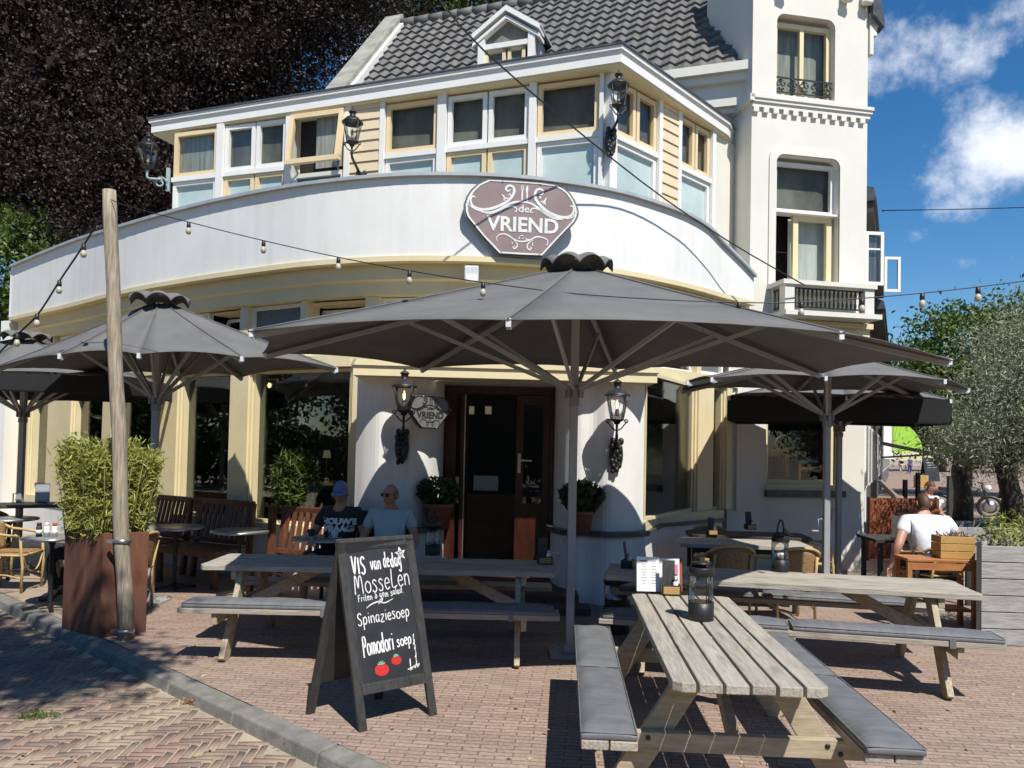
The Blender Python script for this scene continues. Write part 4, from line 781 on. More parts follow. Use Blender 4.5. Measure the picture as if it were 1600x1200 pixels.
# ---------------------------------------------------------------- parasols
def parasol(label, cx, cy, rim, apexz, hubz, cap=True, valance=0., pr=.04, handle=True, fab=FABRIC, basepl=True):
    t = thing('parasol', label, 'parasol', (cx, cy, 0), 0, 'large grey parasols over the terrace'); n_ = len(rim)
    rim = [Vector((x-cx, y-cy, z)) for x, y, z in rim]; apex = Vector((0, 0, apexz)); m_ = MB(); nr, ne = 6, 6
    for k in range(n_):
        a, b = rim[k], rim[(k+1) % n_]; idx = {}
        for i in range(nr+1):
            s_ = .06+.94*i/nr
            for j in range(ne+1):
                w_ = j/ne; e = a.lerp(b, w_); cent = Vector((0, 0, e.z)); bow = 4*w_*(1-w_)
                e = e.lerp(cent, .035*bow)+UP*(.045*bow); q = apex.lerp(e, s_)-UP*(.10*math.sin(math.pi*s_)*(.25+.75*bow))*.5
                idx[i, j] = len(m_.v); m_.v.append(tuple(q))
        for i in range(nr):
            for j in range(ne): m_.f.append((idx[i, j], idx[i+1, j], idx[i+1, j+1], idx[i, j+1])); m_.sm.append(True)
    sm_ = MB()
    for e in rim: sm_.tube([apex.lerp(e, s_)-UP*(.0125*math.sin(math.pi*s_))+UP*.004 for s_ in (.06, .25, .45, .65, .85, 1.0)], .007, 5)
    sm_.build('seam', fab, t)
    c = m_.build('canopy', fab, t); so_ = c.modifiers.new('thickness', 'SOLIDIFY'); so_.thickness = .006
    if valance:
        m_ = MB(); vz = [p for p in rim]
        for k in range(n_):
            a, b = rim[k], rim[(k+1) % n_]; m_.add([a*1.003, b*1.003, b*1.003-UP*valance, a*1.003-UP*valance, a*.995, b*.995, b*.995-UP*valance, a*.995-UP*valance], [(0, 1, 2, 3), (7, 6, 5, 4), (3, 2, 6, 7)])
        m_.build('valance', FABRICB, t)
    for k, e in enumerate(rim):
        top = apex+UP*(-.12); e2 = e-UP*.035; e2 = Vector((e2.x*.99, e2.y*.99, e2.z)); r_ = MB().bar(top, e2, .026, .04); rb = r_.build('rib', ALU, t)
        mid = top.lerp(e2, .52); hb = Vector((0, 0, hubz))+Vector((e.x, e.y, 0)).normalized()*.06
        MB().bar(hb, mid-UP*.02, .024, .034).build('strut', ALU, t)
        MB().box(e2+UP*.02, (.03, .03, .05)).build('end_clip', PLASTW, rb)
    m_ = MB(); m_.box((0, 0, apexz/2-.06), (pr*1.75, pr*1.75, apexz-.12)); m_.build('pole', ALU, t, bevel=.008)
    m_ = MB(); m_.box((0, 0, hubz-.03), (pr*2.4, pr*2.4, .1))
    for k in range(8): a = k*math.pi/4; m_.box((math.cos(a)*pr*1.6, math.sin(a)*pr*1.6, hubz-.03), (.03, .03, .09), Matrix.Rotation(a, 3, 'Z'))
    m_.box((0, 0, hubz-.12), (pr*2.0, pr*2.0, .06)); m_.build('hub', ALUD, t)
    MB().box((0, 0, apexz-.12), (.11, .11, .09)).build('top_hub', ALUD, t)
    if handle: h = MB(); h.tube([(-pr, 0, 1.0), (-pr-.05, 0, 1.0), (-pr-.05, 0, .86)], .008, 6); h.tube([(-pr-.05, 0, .86), (-pr-.13, 0, .86)], .013, 6); h.build('crank', ALU, t)
    if basepl:
        b_ = MB(); b_.box((0, 0, .012), (.34, .34, .024)); b_.box((0, 0, .05), (pr*2.6, pr*2.6, .08))
        for s_ in (-1, 1): b_.box((s_*.13, .1, .035), (.03, .03, .03)); b_.box((s_*.13, -.1, .035), (.03, .03, .03))
        b_.build('base_plate', ALU, t)
    if cap:                               # vent cap of eight arched flaps
        m_ = MB(); nc = 8*8
        rows = []
        for i, (rr, zz, am) in enumerate(((.02, .10, .0), (.15, .092, .006), (.25, .055, .04), (.31, -.01, .075))):
            rows.append([(rr*math.cos(2*math.pi*k/nc), rr*math.sin(2*math.pi*k/nc), apexz-.04+zz+am*abs(math.sin(8*math.pi*k/nc))**.7 if k % 1 == 0 else 0) for k in range(nc)])
        m_.add([p for r_ in rows for p in r_], [(i*nc+k, i*nc+(k+1) % nc, (i+1)*nc+(k+1) % nc, (i+1)*nc+k) for i in range(3) for k in range(nc)], True)
        c = m_.build('vent_cap', fab, t); so_ = c.modifiers.new('thickness', 'SOLIDIFY'); so_.thickness = .008
    return t
def rp(px, py, z): p = gz(px, py, z); return (p.x, p.y, p.z)
parasol('large dark grey parasol with raised vent cap in front of the cafe door', .53, 6.62,
        [rp(793, 499, 2.47), rp(1320, 520, 2.50), rp(1490, 563, 2.56), rp(1284, 583, 2.58), (1.06, 7.95, 2.59), rp(657, 575, 2.58), rp(410, 552, 2.57), rp(387, 517, 2.51)], 3.34, 2.27)
cx, cy = -3.87, 8.35
q = [rp(-15, 577, 2.52), rp(92, 554, 2.54), rp(217, 553, 2.55), rp(380, 558, 2.55), rp(529, 576, 2.55)]
parasol('dark grey parasol behind the wooden post and bamboo planter', cx, cy, q+[(2*cx-q[k][0]+.1, 2*cy-q[k][1]+.05, 2.56) for k in (1, 2, 3)], 3.28, 2.22)
cx, cy = -6.55, 10.3
parasol('dark grey parasol with black valance at the far left of the terrace', cx, cy, [(cx-1.7, cy-1.05, 2.5), (cx, cy-1.1, 2.52), (cx+1.72, cy-1.05, 2.5), (cx+1.75, cy, 2.52), (cx+1.7, cy+1.0, 2.5), (cx, cy+1.05, 2.52), (cx-1.7, cy+1.0, 2.5), (cx-1.75, cy, 2.52)], 3.1, 2.1, valance=.2)
cx, cy = 3.68, 8.98
parasol('dark grey parasol at the front of the pair on the right of the terrace', cx, cy, [rp(1072, 596, 2.53), rp(1110, 591, 2.55), rp(1290, 589, 2.57), rp(1478, 594, 2.55), (cx+1.72, cy+.1, 2.56), (cx+1.55, cy+1.0, 2.55), (cx, cy+1.05, 2.57), (cx-1.5, cy+1.0, 2.55)], 3.0, 2.22, cap=False)
cx, cy = 4.52, 10.62
parasol('parasol with black valance behind the other right-hand parasol', cx, cy, [rp(1137, 620, 2.47), (cx-.2, 9.95, 2.5), rp(1487, 625, 2.47), (cx+1.4, cy-.1, 2.5), (cx+1.2, cy+.25, 2.48), (cx, cy+.5, 2.5), (cx-1.25, cy+.6, 2.48), (cx-1.5, cy+.1, 2.5)], 2.95, 2.15, cap=False, valance=.30)
# ---------------------------------------------------------------- picnic tables
def picnic_table(label, c, rz, Ln, np_=6, wood=WOODG):
    t = thing('picnic_table', label, 'picnic table', (c[0], c[1], 0), rz, 'weathered picnic tables on the terrace'); m_ = MB(); w_ = .70/np_
    for i in range(np_):
        y = -.35+w_*(i+.5); jx = random.uniform(-.006, .006); h = Ln/2+jx; k = .02; d = w_/2-.007
        for zz, in ((0,),):
            pl = [(-h+(.03 if i == 0 else 0), -d), (-h, -d+(.04 if i == 0 else 0)), (-h, d-(.04 if i == np_-1 else 0)), (-h+(.03 if i == np_-1 else 0), d), (h-(.03 if i == np_-1 else 0), d), (h, d-(.04 if i == np_-1 else 0)), (h, -d+(.04 if i == 0 else 0)), (h-(.03 if i == 0 else 0), -d)]
            out_ = []
            for q in pl:
                if not out_ or (abs(q[0]-out_[-1][0])+abs(q[1]-out_[-1][1])) > 1e-6: out_.append(q)
            m_.prism(out_[::-1], .675+random.uniform(-.002, .002), .72+random.uniform(-.002, .002), lambda x, yy, z, y=y: Vector((x, y+yy, z)))
    m_.build('tabletop', wood, t, bevel=.005)
    fx = Ln/2-.33
    for s_ in (-1, 1):
        for q in (-1, 1): MB().bar((s_*fx, q*.20, .67), (s_*fx, q*.62, 0), .045, .13, up=(0, q, .5)).build('leg', WOODP, t, bevel=.004)
        m_ = MB(); m_.box((s_*(fx+.048), 0, .357), (.045, 1.44, .09)); cb = m_.build('crossbeam', WOODP, t, bevel=.004)
        b_ = MB()
        for y in (-.56, -.48, -.42, .42, .48, .56): b_.lathe([(.001, .004), (.012, .003), (.013, 0)], (s_*(fx+.0725), y, .357+.018*(1 if abs(y) != .48 else -1)), 10, True, Matrix.Rotation(R(90)*s_, 3, 'Y'))
        b_.build('bolt', BLACKM, cb)
        MB().box((s_*(fx+.046), 0, .635), (.045, .64, .075)).build('top_batten', WOODP, t, bevel=.004)
        MB().bar((s_*(fx-.02), 0, .365), (s_*(fx-.62), 0, .67), .045, .09).build('brace', WOODP, t)
    for q in (-1, 1):
        m_ = MB()
        for k in (0, 1): m_.box((0, q*(.555+.13*k), .425), (Ln, .123, .042))
        m_.build('bench', wood, t, bevel=.005)
        m_ = MB()
        m_.box((0, q*.62, .392), (.045, .24, .022)); m_.build('bench_batten', WOODP, t)
    return t
def cushion(label, tc_, trz, x0, x1, q, th=.055):
    """a padded seat lying on a picnic bench: x0-x1 along the bench, q which side"""
    c, s_ = math.cos(trz), math.sin(trz); lx, ly = (x0+x1)/2, q*.622; t = thing('seat_cushion', label, 'cushion', (tc_[0]+lx*c-ly*s_, tc_[1]+lx*s_+ly*c, .447), trz, 'grey seat cushions on the picnic benches')
    L_ = (x1-x0)/2; nx, ny = 22, 7; m_ = MB(); W_ = .128; top, bot = [], []
    for j in range(ny+1):
        for i in range(nx+1):
            u_, v_ = -1+2*i/nx, -1+2*j/ny; e = (1-abs(u_)**14)*(1-abs(v_)**6); h = th*(.55+.45*e)+.004*math.sin(9*u_+3*v_)*e+.003*math.sin(31*u_+1.7*j)*e
            sag = -.004*(abs(v_)**3); top.append((u_*L_, v_*W_, h+sag)); bot.append((u_*L_*.995, v_*W_*.985, .0))
    n_ = len(top); g = lambda i, j: j*(nx+1)+i
    fs = [(g(i, j), g(i+1, j), g(i+1, j+1), g(i, j+1)) for i in range(nx) for j in range(ny)]+[(n_+g(i, j+1), n_+g(i+1, j+1), n_+g(i+1, j), n_+g(i, j)) for i in range(nx) for j in range(ny)]
    bd = [(i, 0) for i in range(nx)]+[(nx, j) for j in range(ny)]+[(i, ny) for i in range(nx, 0, -1)]+[(0, j) for j in range(ny, 0, -1)]
    for k in range(len(bd)): a, b = g(*bd[k]), g(*bd[(k+1) % len(bd)]); fs.append((b, a, a+n_, b+n_))
    m_.add(top+bot, fs, True); m_.build('pad', CUSH, t, bevel=.008)
    pp = MB(); pp.tube([(u*(L_-.004), v*(W_-.003), th*.62) for u, v in ((-1, -1), (0, -1), (1, -1), (1, 1), (0, 1), (-1, 1), (-1, -1))], .0035, 5); pp.build('piping', CUSH, t)
    s2 = MB(); s2.pbox((0, 0, 0), (1, 0, 0), (0, 1, 0), (L_*.52-.02, L_*.52+.02), (-W_-.006, W_+.006), (-.05, .012)); s2.build('strap', CUSH, t); return t
TA = ((1.157, 4.50), math.atan2(2.12, .143), 2.12); TB = ((-1.09, 6.80), R(-.2), 3.0); TC_ = ((2.25, 6.44), R(-11.7), 2.85)
picnic_table('weathered picnic table nearest the camera, seen end-on with its plank gaps showing', *TA)
picnic_table('weathered picnic table behind the chalkboard, half in sun at its left end', *TB, 5)
picnic_table('weathered picnic table on the right with a black lantern standing on it', *TC_, 5)
cushion('near half of the grey cushion on the left bench of the nearest picnic table', *TA[:2], -1.06, -.02, 1); cushion('far half of the grey cushion on the left bench of the nearest picnic table', *TA[:2], .0, 1.04, 1)
cushion('near grey cushion on the right bench of the nearest picnic table', *TA[:2], -1.08, .0, -1); cushion('far grey cushion on the right bench of the nearest picnic table', *TA[:2], .02, 1.04, -1)
cushion('sunlit grey cushion on the front bench left of the chalkboard', *TB[:2], -1.47, .0, -1); cushion('shaded grey cushion on the front bench right of the chalkboard', *TB[:2], .02, 1.46, -1)
cushion('grey cushion on the rear bench behind the chalkboard', *TB[:2], -.9, .6, 1)
cushion('right-hand sunlit cushion on the front bench of the right picnic table', *TC_[:2], .0, 1.42, -1); cushion('left-hand cushion on the front bench of the right picnic table', *TC_[:2], -1.4, -.02, -1)
cushion('left cushion on the rear bench of the right picnic table', *TC_[:2], -1.35, -.1, 1); cushion('right cushion on the rear bench of the right picnic table', *TC_[:2], -.05, 1.2, 1)
# ---------------------------------------------------------------- chalkboard
FL_, FR_, RL_, RR_ = gz(562, 1145), gz(684, 1117), gz(477, 1115), gz(594, 1089)
HT = 1.15; TLp = (FL_+RL_)/2+UP*HT; TRp = (FR_+RR_)/2+UP*HT; cc = (FL_+FR_+RL_+RR_)/4
ab = thing('chalkboard_sign', 'black wooden A-frame chalkboard with hand-lettered menu and two red tomatoes', 'chalkboard', (cc.x, cc.y, 0)); off = Vector((cc.x, cc.y, 0))
FL_, FR_, RL_, RR_, TLp, TRp = [p-off for p in (FL_, FR_, RL_, RR_, TLp, TRp)]
uu = (FR_-FL_).normalized(); vv = ((TLp+TRp)/2-(FL_+FR_)/2).normalized(); nn = uu.cross(vv).normalized(); HW = (FR_-FL_).length/2; HL = ((TLp+TRp)/2-(FL_+FR_)/2).length; fm = (FL_+FR_)/2
FB = lambda x, y, d: fm+uu*x+vv*y+nn*d
def fbox(m_, x, y, d): m_.hexa([FB(x[0], y[0], d[0]), FB(x[1], y[0], d[0]), FB(x[1], y[1], d[0]), FB(x[0], y[1], d[0]), FB(x[0], y[0], d[1]), FB(x[1], y[0], d[1]), FB(x[1], y[1], d[1]), FB(x[0], y[1], d[1])])
lw = .055; yb = .27
for s_ in (-1, 1): m_ = MB(); fbox(m_, (s_*HW-(lw if s_ > 0 else 0), s_*HW+(lw if s_ < 0 else 0)), (0, HL), (-.03, .0)); m_.build('leg', BLACKF, ab, bevel=.004)
m_ = MB(); fbox(m_, (-HW+lw, HW-lw), (HL-.065, HL), (-.03, -.001)); m_.build('top_rail', BLACKF, ab, bevel=.003)
m_ = MB(); fbox(m_, (-HW+lw, HW-lw), (yb-.06, yb), (-.03, -.001)); m_.build('bottom_rail', BLACKF, ab, bevel=.003)
m_ = MB(); fbox(m_, (-HW+lw, HW-lw), (yb, HL-.065), (-.02, -.012)); bd_ = m_.build('board', BOARD, ab)
m_ = MB()
for x in ((-HW+lw, -HW+lw+.008), (HW-lw-.008, HW-lw)): fbox(m_, x, (yb, HL-.065), (-.012, -.006))
for y in ((yb, yb+.008), (HL-.073, HL-.065)): fbox(m_, (-HW+lw+.008, HW-lw-.008), y, (-.012, -.006))
m_.build('beading', BLACKF, ab)
rm, ru = (RL_+RR_)/2, (RR_-RL_).normalized(); rv = ((TLp+TRp)/2-rm).normalized(); rn = rv.cross(ru).normalized(); RB = lambda x, y, d: rm+ru*x+rv*y+rn*d
def rbox(m_, x, y, d): m_.hexa([RB(x[0], y[0], d[0]), RB(x[0], y[1], d[0]), RB(x[1], y[1], d[0]), RB(x[1], y[0], d[0]), RB(x[0], y[0], d[1]), RB(x[0], y[1], d[1]), RB(x[1], y[1], d[1]), RB(x[1], y[0], d[1])])
for s_ in (-1, 1): m_ = MB(); rbox(m_, (s_*HW-(lw if s_ > 0 else 0), s_*HW+(lw if s_ < 0 else 0)), (0, HL-.01), (-.03, 0)); m_.build('leg', BLACKF, ab, bevel=.004)
m_ = MB(); rbox(m_, (-HW+lw, HW-lw), (yb-.06, HL-.02), (-.022, -.012)); m_.build('rear_board', BOARD, ab)
m_ = MB(); rbox(m_, (-HW+lw, HW-lw), (yb-.06, yb-.03), (-.011, -.002)); m_.build('chain_bar', STEEL, ab)
bw, bh = HW-lw, HL-.065-yb
def BF(x, y, d): return FB(-bw+x*2*bw, yb+bh*(1-y), -.0118+d)
GL = {  # hand lettering: strokes per letter in a box 1 high (x-height .6)
 'V': (.6, [[(0, .95), (.1, 1), (.12, .8), (.28, 0), (.5, .8), (.6, 1)]]), 'I': (.22, [[(.1, .95), (.1, 0)]]), 'S': (.55, [[(.5, .85), (.35, 1), (.12, .9), (.1, .65), (.4, .4), (.45, .15), (.25, 0), (.02, .12)]]),
 'v': (.45, [[(0, .58), (.2, 0), (.42, .62)]]), 'a': (.5, [[(.4, .55), (.15, .6), (.03, .3), (.15, .02), (.38, .3), (.4, .6), (.4, .1), (.5, .02)]]), 'n': (.5, [[(.05, .6), (.05, 0)], [(.05, .4), (.25, .6), (.4, .45), (.42, 0)]]),
 'd': (.52, [[(.38, .5), (.15, .6), (.03, .3), (.15, .02), (.38, .25)], [(.4, 1.05), (.4, 0)]]), 'e': (.45, [[(.05, .32), (.4, .36), (.3, .6), (.1, .52), (.03, .25), (.18, 0), (.42, .12)]]), 'g': (.5, [[(.4, .5), (.15, .6), (.03, .32), (.15, .08), (.38, .3), (.4, .58), (.4, -.2), (.2, -.38), (.02, -.25)]]),
 'M': (.75, [[(0, 0), (.08, .9), (.2, .8), (.3, .3), (.42, .85), (.6, .85), (.66, 0)]]), 'o': (.5, [[(.25, .6), (.05, .45), (.05, .15), (.25, 0), (.45, .15), (.45, .45), (.25, .6)]]), 's': (.42, [[(.38, .52), (.2, .62), (.06, .48), (.32, .25), (.3, .04), (.1, 0), (.0, .1)]]),
 'L': (.5, [[(.12, 1), (.08, .05), (.5, .1)]]), 'F': (.5, [[(.1, 1), (.05, 0)], [(.0, .98), (.5, 1)], [(.08, .55), (.36, .58)]]), 'r': (.36, [[(.05, .6), (.05, 0)], [(.05, .35), (.18, .58), (.34, .55)]]), 'i': (.2, [[(.1, .58), (.1, 0)], [(.1, .8), (.11, .85)]]), 't': (.38, [[(.18, .95), (.16, .1), (.34, .02)], [(.0, .6), (.36, .62)]]),
 '&': (.5, [[(.4, .9), (.15, .95), (.15, .7), (.4, .5), (.45, .2), (.2, .0), (.05, .2), (.35, .5)]]), 'm': (.7, [[(.05, .6), (.05, 0)], [(.05, .42), (.2, .6), (.32, .45), (.33, 0)], [(.33, .42), (.48, .6), (.6, .45), (.62, 0)]]), 'l': (.2, [[(.1, 1.05), (.08, 0)]]), '.': (.2, [[(.08, .02), (.12, .06)]]),
 'p': (.5, [[(.06, .6), (.04, -.4)], [(.06, .5), (.3, .62), (.45, .35), (.3, .05), (.06, .1)]]), 'z': (.45, [[(.03, .58), (.4, .6), (.03, .02), (.42, .03)]]), 'P': (.5, [[(.08, 1.0), (.05, -.05)], [(.02, .95), (.35, 1.02), (.48, .75), (.3, .5), (.07, .48)]]), ' ': (.3, [])}
def letter(body, x0, x1, y0, y1, w, slope=0., dbl=False):
    """hand lettering fitted between x0..x1 (board widths); y0 baseline, y1 cap height"""
    wid = sum(GL[c][0]+.12 for c in body); x = x0; k = (x1-x0)/wid; m_ = MB()
    for ch in body:
        gw, ss = GL[ch]; dy = random.uniform(-.004, .004)
        for s_ in ss:
            pts = [(x+px*k, (y0-(y0-y1)*py)-slope*(x-x0)+dy) for px, py in s_]; pts = [(p.x, p.y) for p in crom([(*p, 0) for p in pts], 4)]
            pts = [(p[0]*2*bw, -p[1]*bh) for p in pts]; m_.stroke(pts, w, lambda X, Y_, d: BF(X/(2*bw), -Y_/bh, d), .0, .0012)
        x += (gw+.12)*k
    return m_.build('lettering', CHALK, bd_)
letter('VIS', .07, .30, .195, .065, .0105, .0); letter('van', .37, .545, .172, .065, .008, .02); letter('de', .58, .69, .165, .05, .008, .02); letter('dag', .70, .885, .165, .055, .009, .03)
letter('MosseLen', .08, 1.0, .345, .20, .0065, .035); letter('Friten & gem salad.', .11, .86, .405, .355, .0045, .05)
letter('Spinaziesoep', .06, .91, .575, .485, .0065, .03); letter('Pomodori', .09, .585, .80, .66, .0092, .03); letter('soep', .63, .88, .765, .68, .008, .04)
m_ = MB(); BFs = lambda X, Y_, d: BF(X/(2*bw), -Y_/bh, d); sk = lambda pts, w, mm=None: (mm or m_).stroke([(p.x*2*bw, -p.y*bh) for p in crom([(*q, 0) for q in pts], 4)], w, BFs, 0, .0012, True)
sk([(.22, .455), (.30, .43), (.42, .415), (.52, .43), (.66, .405)], .008); sk([(.42, .435), (.46, .395)], .006); sk([(.46, .43), (.50, .39)], .006)
m_.build('flourish', CHALK, bd_); m_ = MB()
st_ = [(.88+.09*math.cos(R(90+72*i*1+8))*(1 if j == 0 else .42), .065-.055*math.sin(R(90+72*i+8))*(1 if j == 0 else .42)) if j == 0 else (.88+.036*math.cos(R(126+72*i+8)), .065-.022*math.sin(R(126+72*i+8))) for i in range(5) for j in (0, 1)]
m_.stroke([(x*2*bw, -y*bh) for x, y in st_+[st_[0]]], .0065, BFs, 0, .0012)
for i in range(5): m_.stroke([(.88*2*bw, -.065*bh), (st_[2*i][0]*2*bw, -st_[2*i][1]*bh)], .004, BFs, 0, .0012)
m_.build('star', CHALK, bd_)
for cx, cy, rr in ((.34, .915, .046), (.585, .865, .034)):
    m_ = MB(); pl = [((cx*2*bw)+rr*1.08*math.cos(a), -cy*bh+rr*.84*math.sin(a)) for a in [2*math.pi*i/20 for i in range(20)]]; m_.prism(pl, 0, .0015, BFs); tm = m_.build('tomato', RED, bd_)
    m_ = MB()
    for a in (20, 60, 95, 130, 165): m_.stroke([(cx*2*bw, -cy*bh+rr*.7), (cx*2*bw+rr*.6*math.cos(R(a)), -cy*bh+rr*.7+rr*.5*math.sin(R(a)))], .006, BFs, .0015, .003)
    m_.build('tomato_leaf', GREENP, bd_)
m_ = MB()
for i in range(14): t_ = i/13; sk([(.76+.16*t_+random.uniform(-.02, .02), .955-.02*t_+random.uniform(-.012, .01)), (.78+.17*t_, .945-.03*t_)], random.uniform(.004, .013))
for i in range(12): t_ = i/11; sk([(.90+random.uniform(-.012, .02), .93-.22*t_), (.91+.01*t_, .91-.22*t_)], random.uniform(.003, .012))
sk([(.80, .93), (.805, .87)], .008); m_.build('rubbed_chalk', CHALK, bd_)
# ---------------------------------------------------------------- furniture
def rattan_chair(label, loc, rz):
    t = thing('rattan_chair', label, 'chair', loc, rz, 'rattan bistro chairs'); f = MB()
    W_, D_ = .25, .23
    for s_ in (-1, 1):
        MB().tube([(s_*.23, -.22, 0), (s_*.235, -.23, .3), (s_*.25, -.2, .62), (s_*.255, -.14, .655)], .016, 8).build('leg', RATTAN, t)
        MB().tube([(s_*.2, .22, 0), (s_*.2, .21, .42), (s_*.19, .27, .7)], .015, 8).build('leg', RATTAN, t)
        f.tube(crom([(s_*.255, -.2, .63), (s_*.27, 0, .66), (s_*.255, .17, .68)], 5), .016, 8)
        f.tube(crom([(s_*.23, -.22, .16), (s_*.21, 0, .2), (s_*.2, .21, .16)], 4), .01, 6)
    f.tube(crom([(-.255, .15, .68), (-.22, .25, .74), (-.1, .30, .79), (.1, .30, .79), (.22, .25, .74), (.255, .15, .68)], 5), .017, 8)
    f.tube([(-.23, -.22, .42), (.23, -.22, .42)], .014, 6); f.tube([(-.2, .21, .42), (.2, .21, .42)], .014, 6)
    for s_ in (-1, 1): f.tube([(s_*.23, -.22, .42), (s_*.2, .21, .42)], .014, 6)
    f.tube(crom([(-.22, -.225, .40), (-.12, -.23, .26), (0, -.23, .22), (.12, -.23, .26), (.22, -.225, .40)], 4), .009, 6); f.build('frame', RATTAN, t)
    b = MB(); nx, nz = 14, 6; P = []
    for j in range(nz+1):
        z = .45+(.33)*j/nz
        for i in range(nx+1):
            a = -1+2*i/nx; P.append((a*(.2+.03*j/nz), .235+.055*j/nz-.06*abs(a)**3*(1+.4*j/nz), z-(.045*abs(a)**2.5)*j/nz))
    b.add(P, [(j*(nx+1)+i, j*(nx+1)+i+1, (j+1)*(nx+1)+i+1, (j+1)*(nx+1)+i) for j in range(nz) for i in range(nx)], True); o = b.build('backrest', WEAVE, t); o.modifiers.new('thickness', 'SOLIDIFY').thickness = .014
    s2 = MB(); s2.box((0, 0, .43), (.43, .42, .03)); s2.build('seat', WEAVE, t, bevel=.01); return t
def gp(px, py, z=0): p = gz(px, py, z); return (p.x, p.y, 0)
rattan_chair('rattan armchair facing right, in the sun left of the bamboo planter', (-5.72, 8.9, 0), R(96))
C0 = bpy.data.objects['rattan_chair']
dup(C0, (-6.55, 9.7, 0), R(40), 'rattan armchair at the left edge of the terrace beside a round table'); dup(C0, (-4.0, 8.0, 0), R(-95), 'rattan chair half hidden behind the right side of the corten planter')
dup(C0, (-4.75, 9.3, 0), R(-60), 'rattan chair behind the bamboo planter beside the condiment table')
dup(C0, (2.28, 8.2, 0), R(184), 'rattan chair seen from behind at the light table, the left of two')
dup(C0, (2.92, 8.12, 0), R(186), 'rattan chair seen from behind at the light table, the right of two')
dup(C0, (3.75, 9.6, 0), R(75), 'shaded rattan chair at the right end of the dark table'); dup(C0, (2.6, 9.75, 0), R(5), 'shaded rattan chair on the wall side of the dark table')
dup(C0, (4.84, 8.9, 0), R(200), 'rattan chair under the man in the white shirt')
def bistro_table(label, loc, r=.33, h=.74, m=MARBLE):
    t = thing('bistro_table', label, 'table', loc, 0, 'round bistro tables'); MB().lathe([(.001, h-.03), (r-.01, h-.03), (r, h-.02), (r, h-.005), (r-.012, h), (.001, h)], (0, 0, 0), 36).build('table_top', m, t)
    MB().lathe([(r+.001, h-.028), (r+.006, h-.024), (r+.006, h-.006), (r+.001, h-.003)], (0, 0, 0), 36).build('rim', STEEL, t)
    b = MB(); b.lathe([(.03, .04), (.022, .08), (.022, h-.1), (.05, h-.031)], (0, 0, 0), 12)
    for k in range(4): a = k*math.pi/2+.6; d = Vector((math.cos(a), math.sin(a), 0)); b.bar(d*.02+UP*.05, d*.24+UP*.015, .04, .03)
    b.build('pedestal', BLACKM, t); return t
BT = [gp(275, 822, .74), gp(375, 828, .74), (-2.02, 8.35, 0), gp(82, 838, .74), gp(15, 809, .74)]
for l, p in zip(['round table in the shade before the left-hand bench', 'round grey table with shiny metal rim before the middle bench', 'dark round table with coffee cups before the two seated men', 'small round table with salt and pepper left of the bamboo planter', 'round table at the left edge of the photo'], BT): bistro_table(l, p, .32 if l[0] != 's' else .28)
def wall_bench(label, a, b, depth=.5):
    a, b = Vector(a), Vector(b); L_ = (b-a).length; ang = math.atan2((b-a).y, (b-a).x); t = thing('wooden_bench', label, 'bench', tuple(a), ang, 'dark wooden benches along the cafe front')
    n_ = int(L_/.095); m_ = MB()
    for i in range(n_): x = .06+(L_-.12)*(i+.5)/n_; m_.bar((x, -.02, .52), (x, .075, .95), .055, .018, up=(0, 1, 0))
    m_.build('back_slats', TEAK, t); MB().bar((0, .08, .975), (L_, .08, .975), .03, .075, up=(0, -.2, 1)).build('top_rail', TEAK, t, bevel=.008); MB().bar((0, -.025, .5), (L_, -.025, .5), .03, .06).build('lower_rail', TEAK, t, bevel=.005)
    m_ = MB()
    for k in range(5): m_.box((L_/2, -.07-depth/5*k, .445-.004*k), (L_-.02, depth/5-.012, .024))
    m_.build('seat', TEAK, t, bevel=.004); MB().box((L_/2, -depth-.02, .40), (L_, .03, .07)).build('front_rail', TEAK, t)
    for x in (.04, L_-.04):
        MB().box((x, -depth+.0, .21), (.06, .06, .42)).build('leg', TEAK, t, bevel=.005); MB().bar((x, 0, 0), (x, .09, .98), .06, .06).build('leg', TEAK, t, bevel=.005)
    return t
def bp_(px, off): p = curve_at(px, .3); q = curve_at(px+4, .3); d = (q-p).normalized(); n_ = Vector((d.y, -d.x, 0)); return tuple(p+n_*off)
wall_bench('dark slatted bench in the shade below the left window', bp_(238, .45), bp_(338, .42)); wall_bench('shaded slatted bench between the other two benches', bp_(345, .40), bp_(427, .34))
wall_bench('reddish slatted bench with two men, partly in the sun', (-2.72, 9.02, 0), (-1.08, 8.42, 0))
m_ = MB(); m_.box((0, 0, .5), (.075, .075, 1.0)); t = thing('bench_post', 'reddish square post at the end of the sunlit bench', 'post', (-2.79, 9.06, 0), R(-20)); m_.build('post', TEAK, t, bevel=.01); MB().box((0, 0, 1.005), (.085, .085, .02)).build('cap', TEAK, t, bevel=.006)
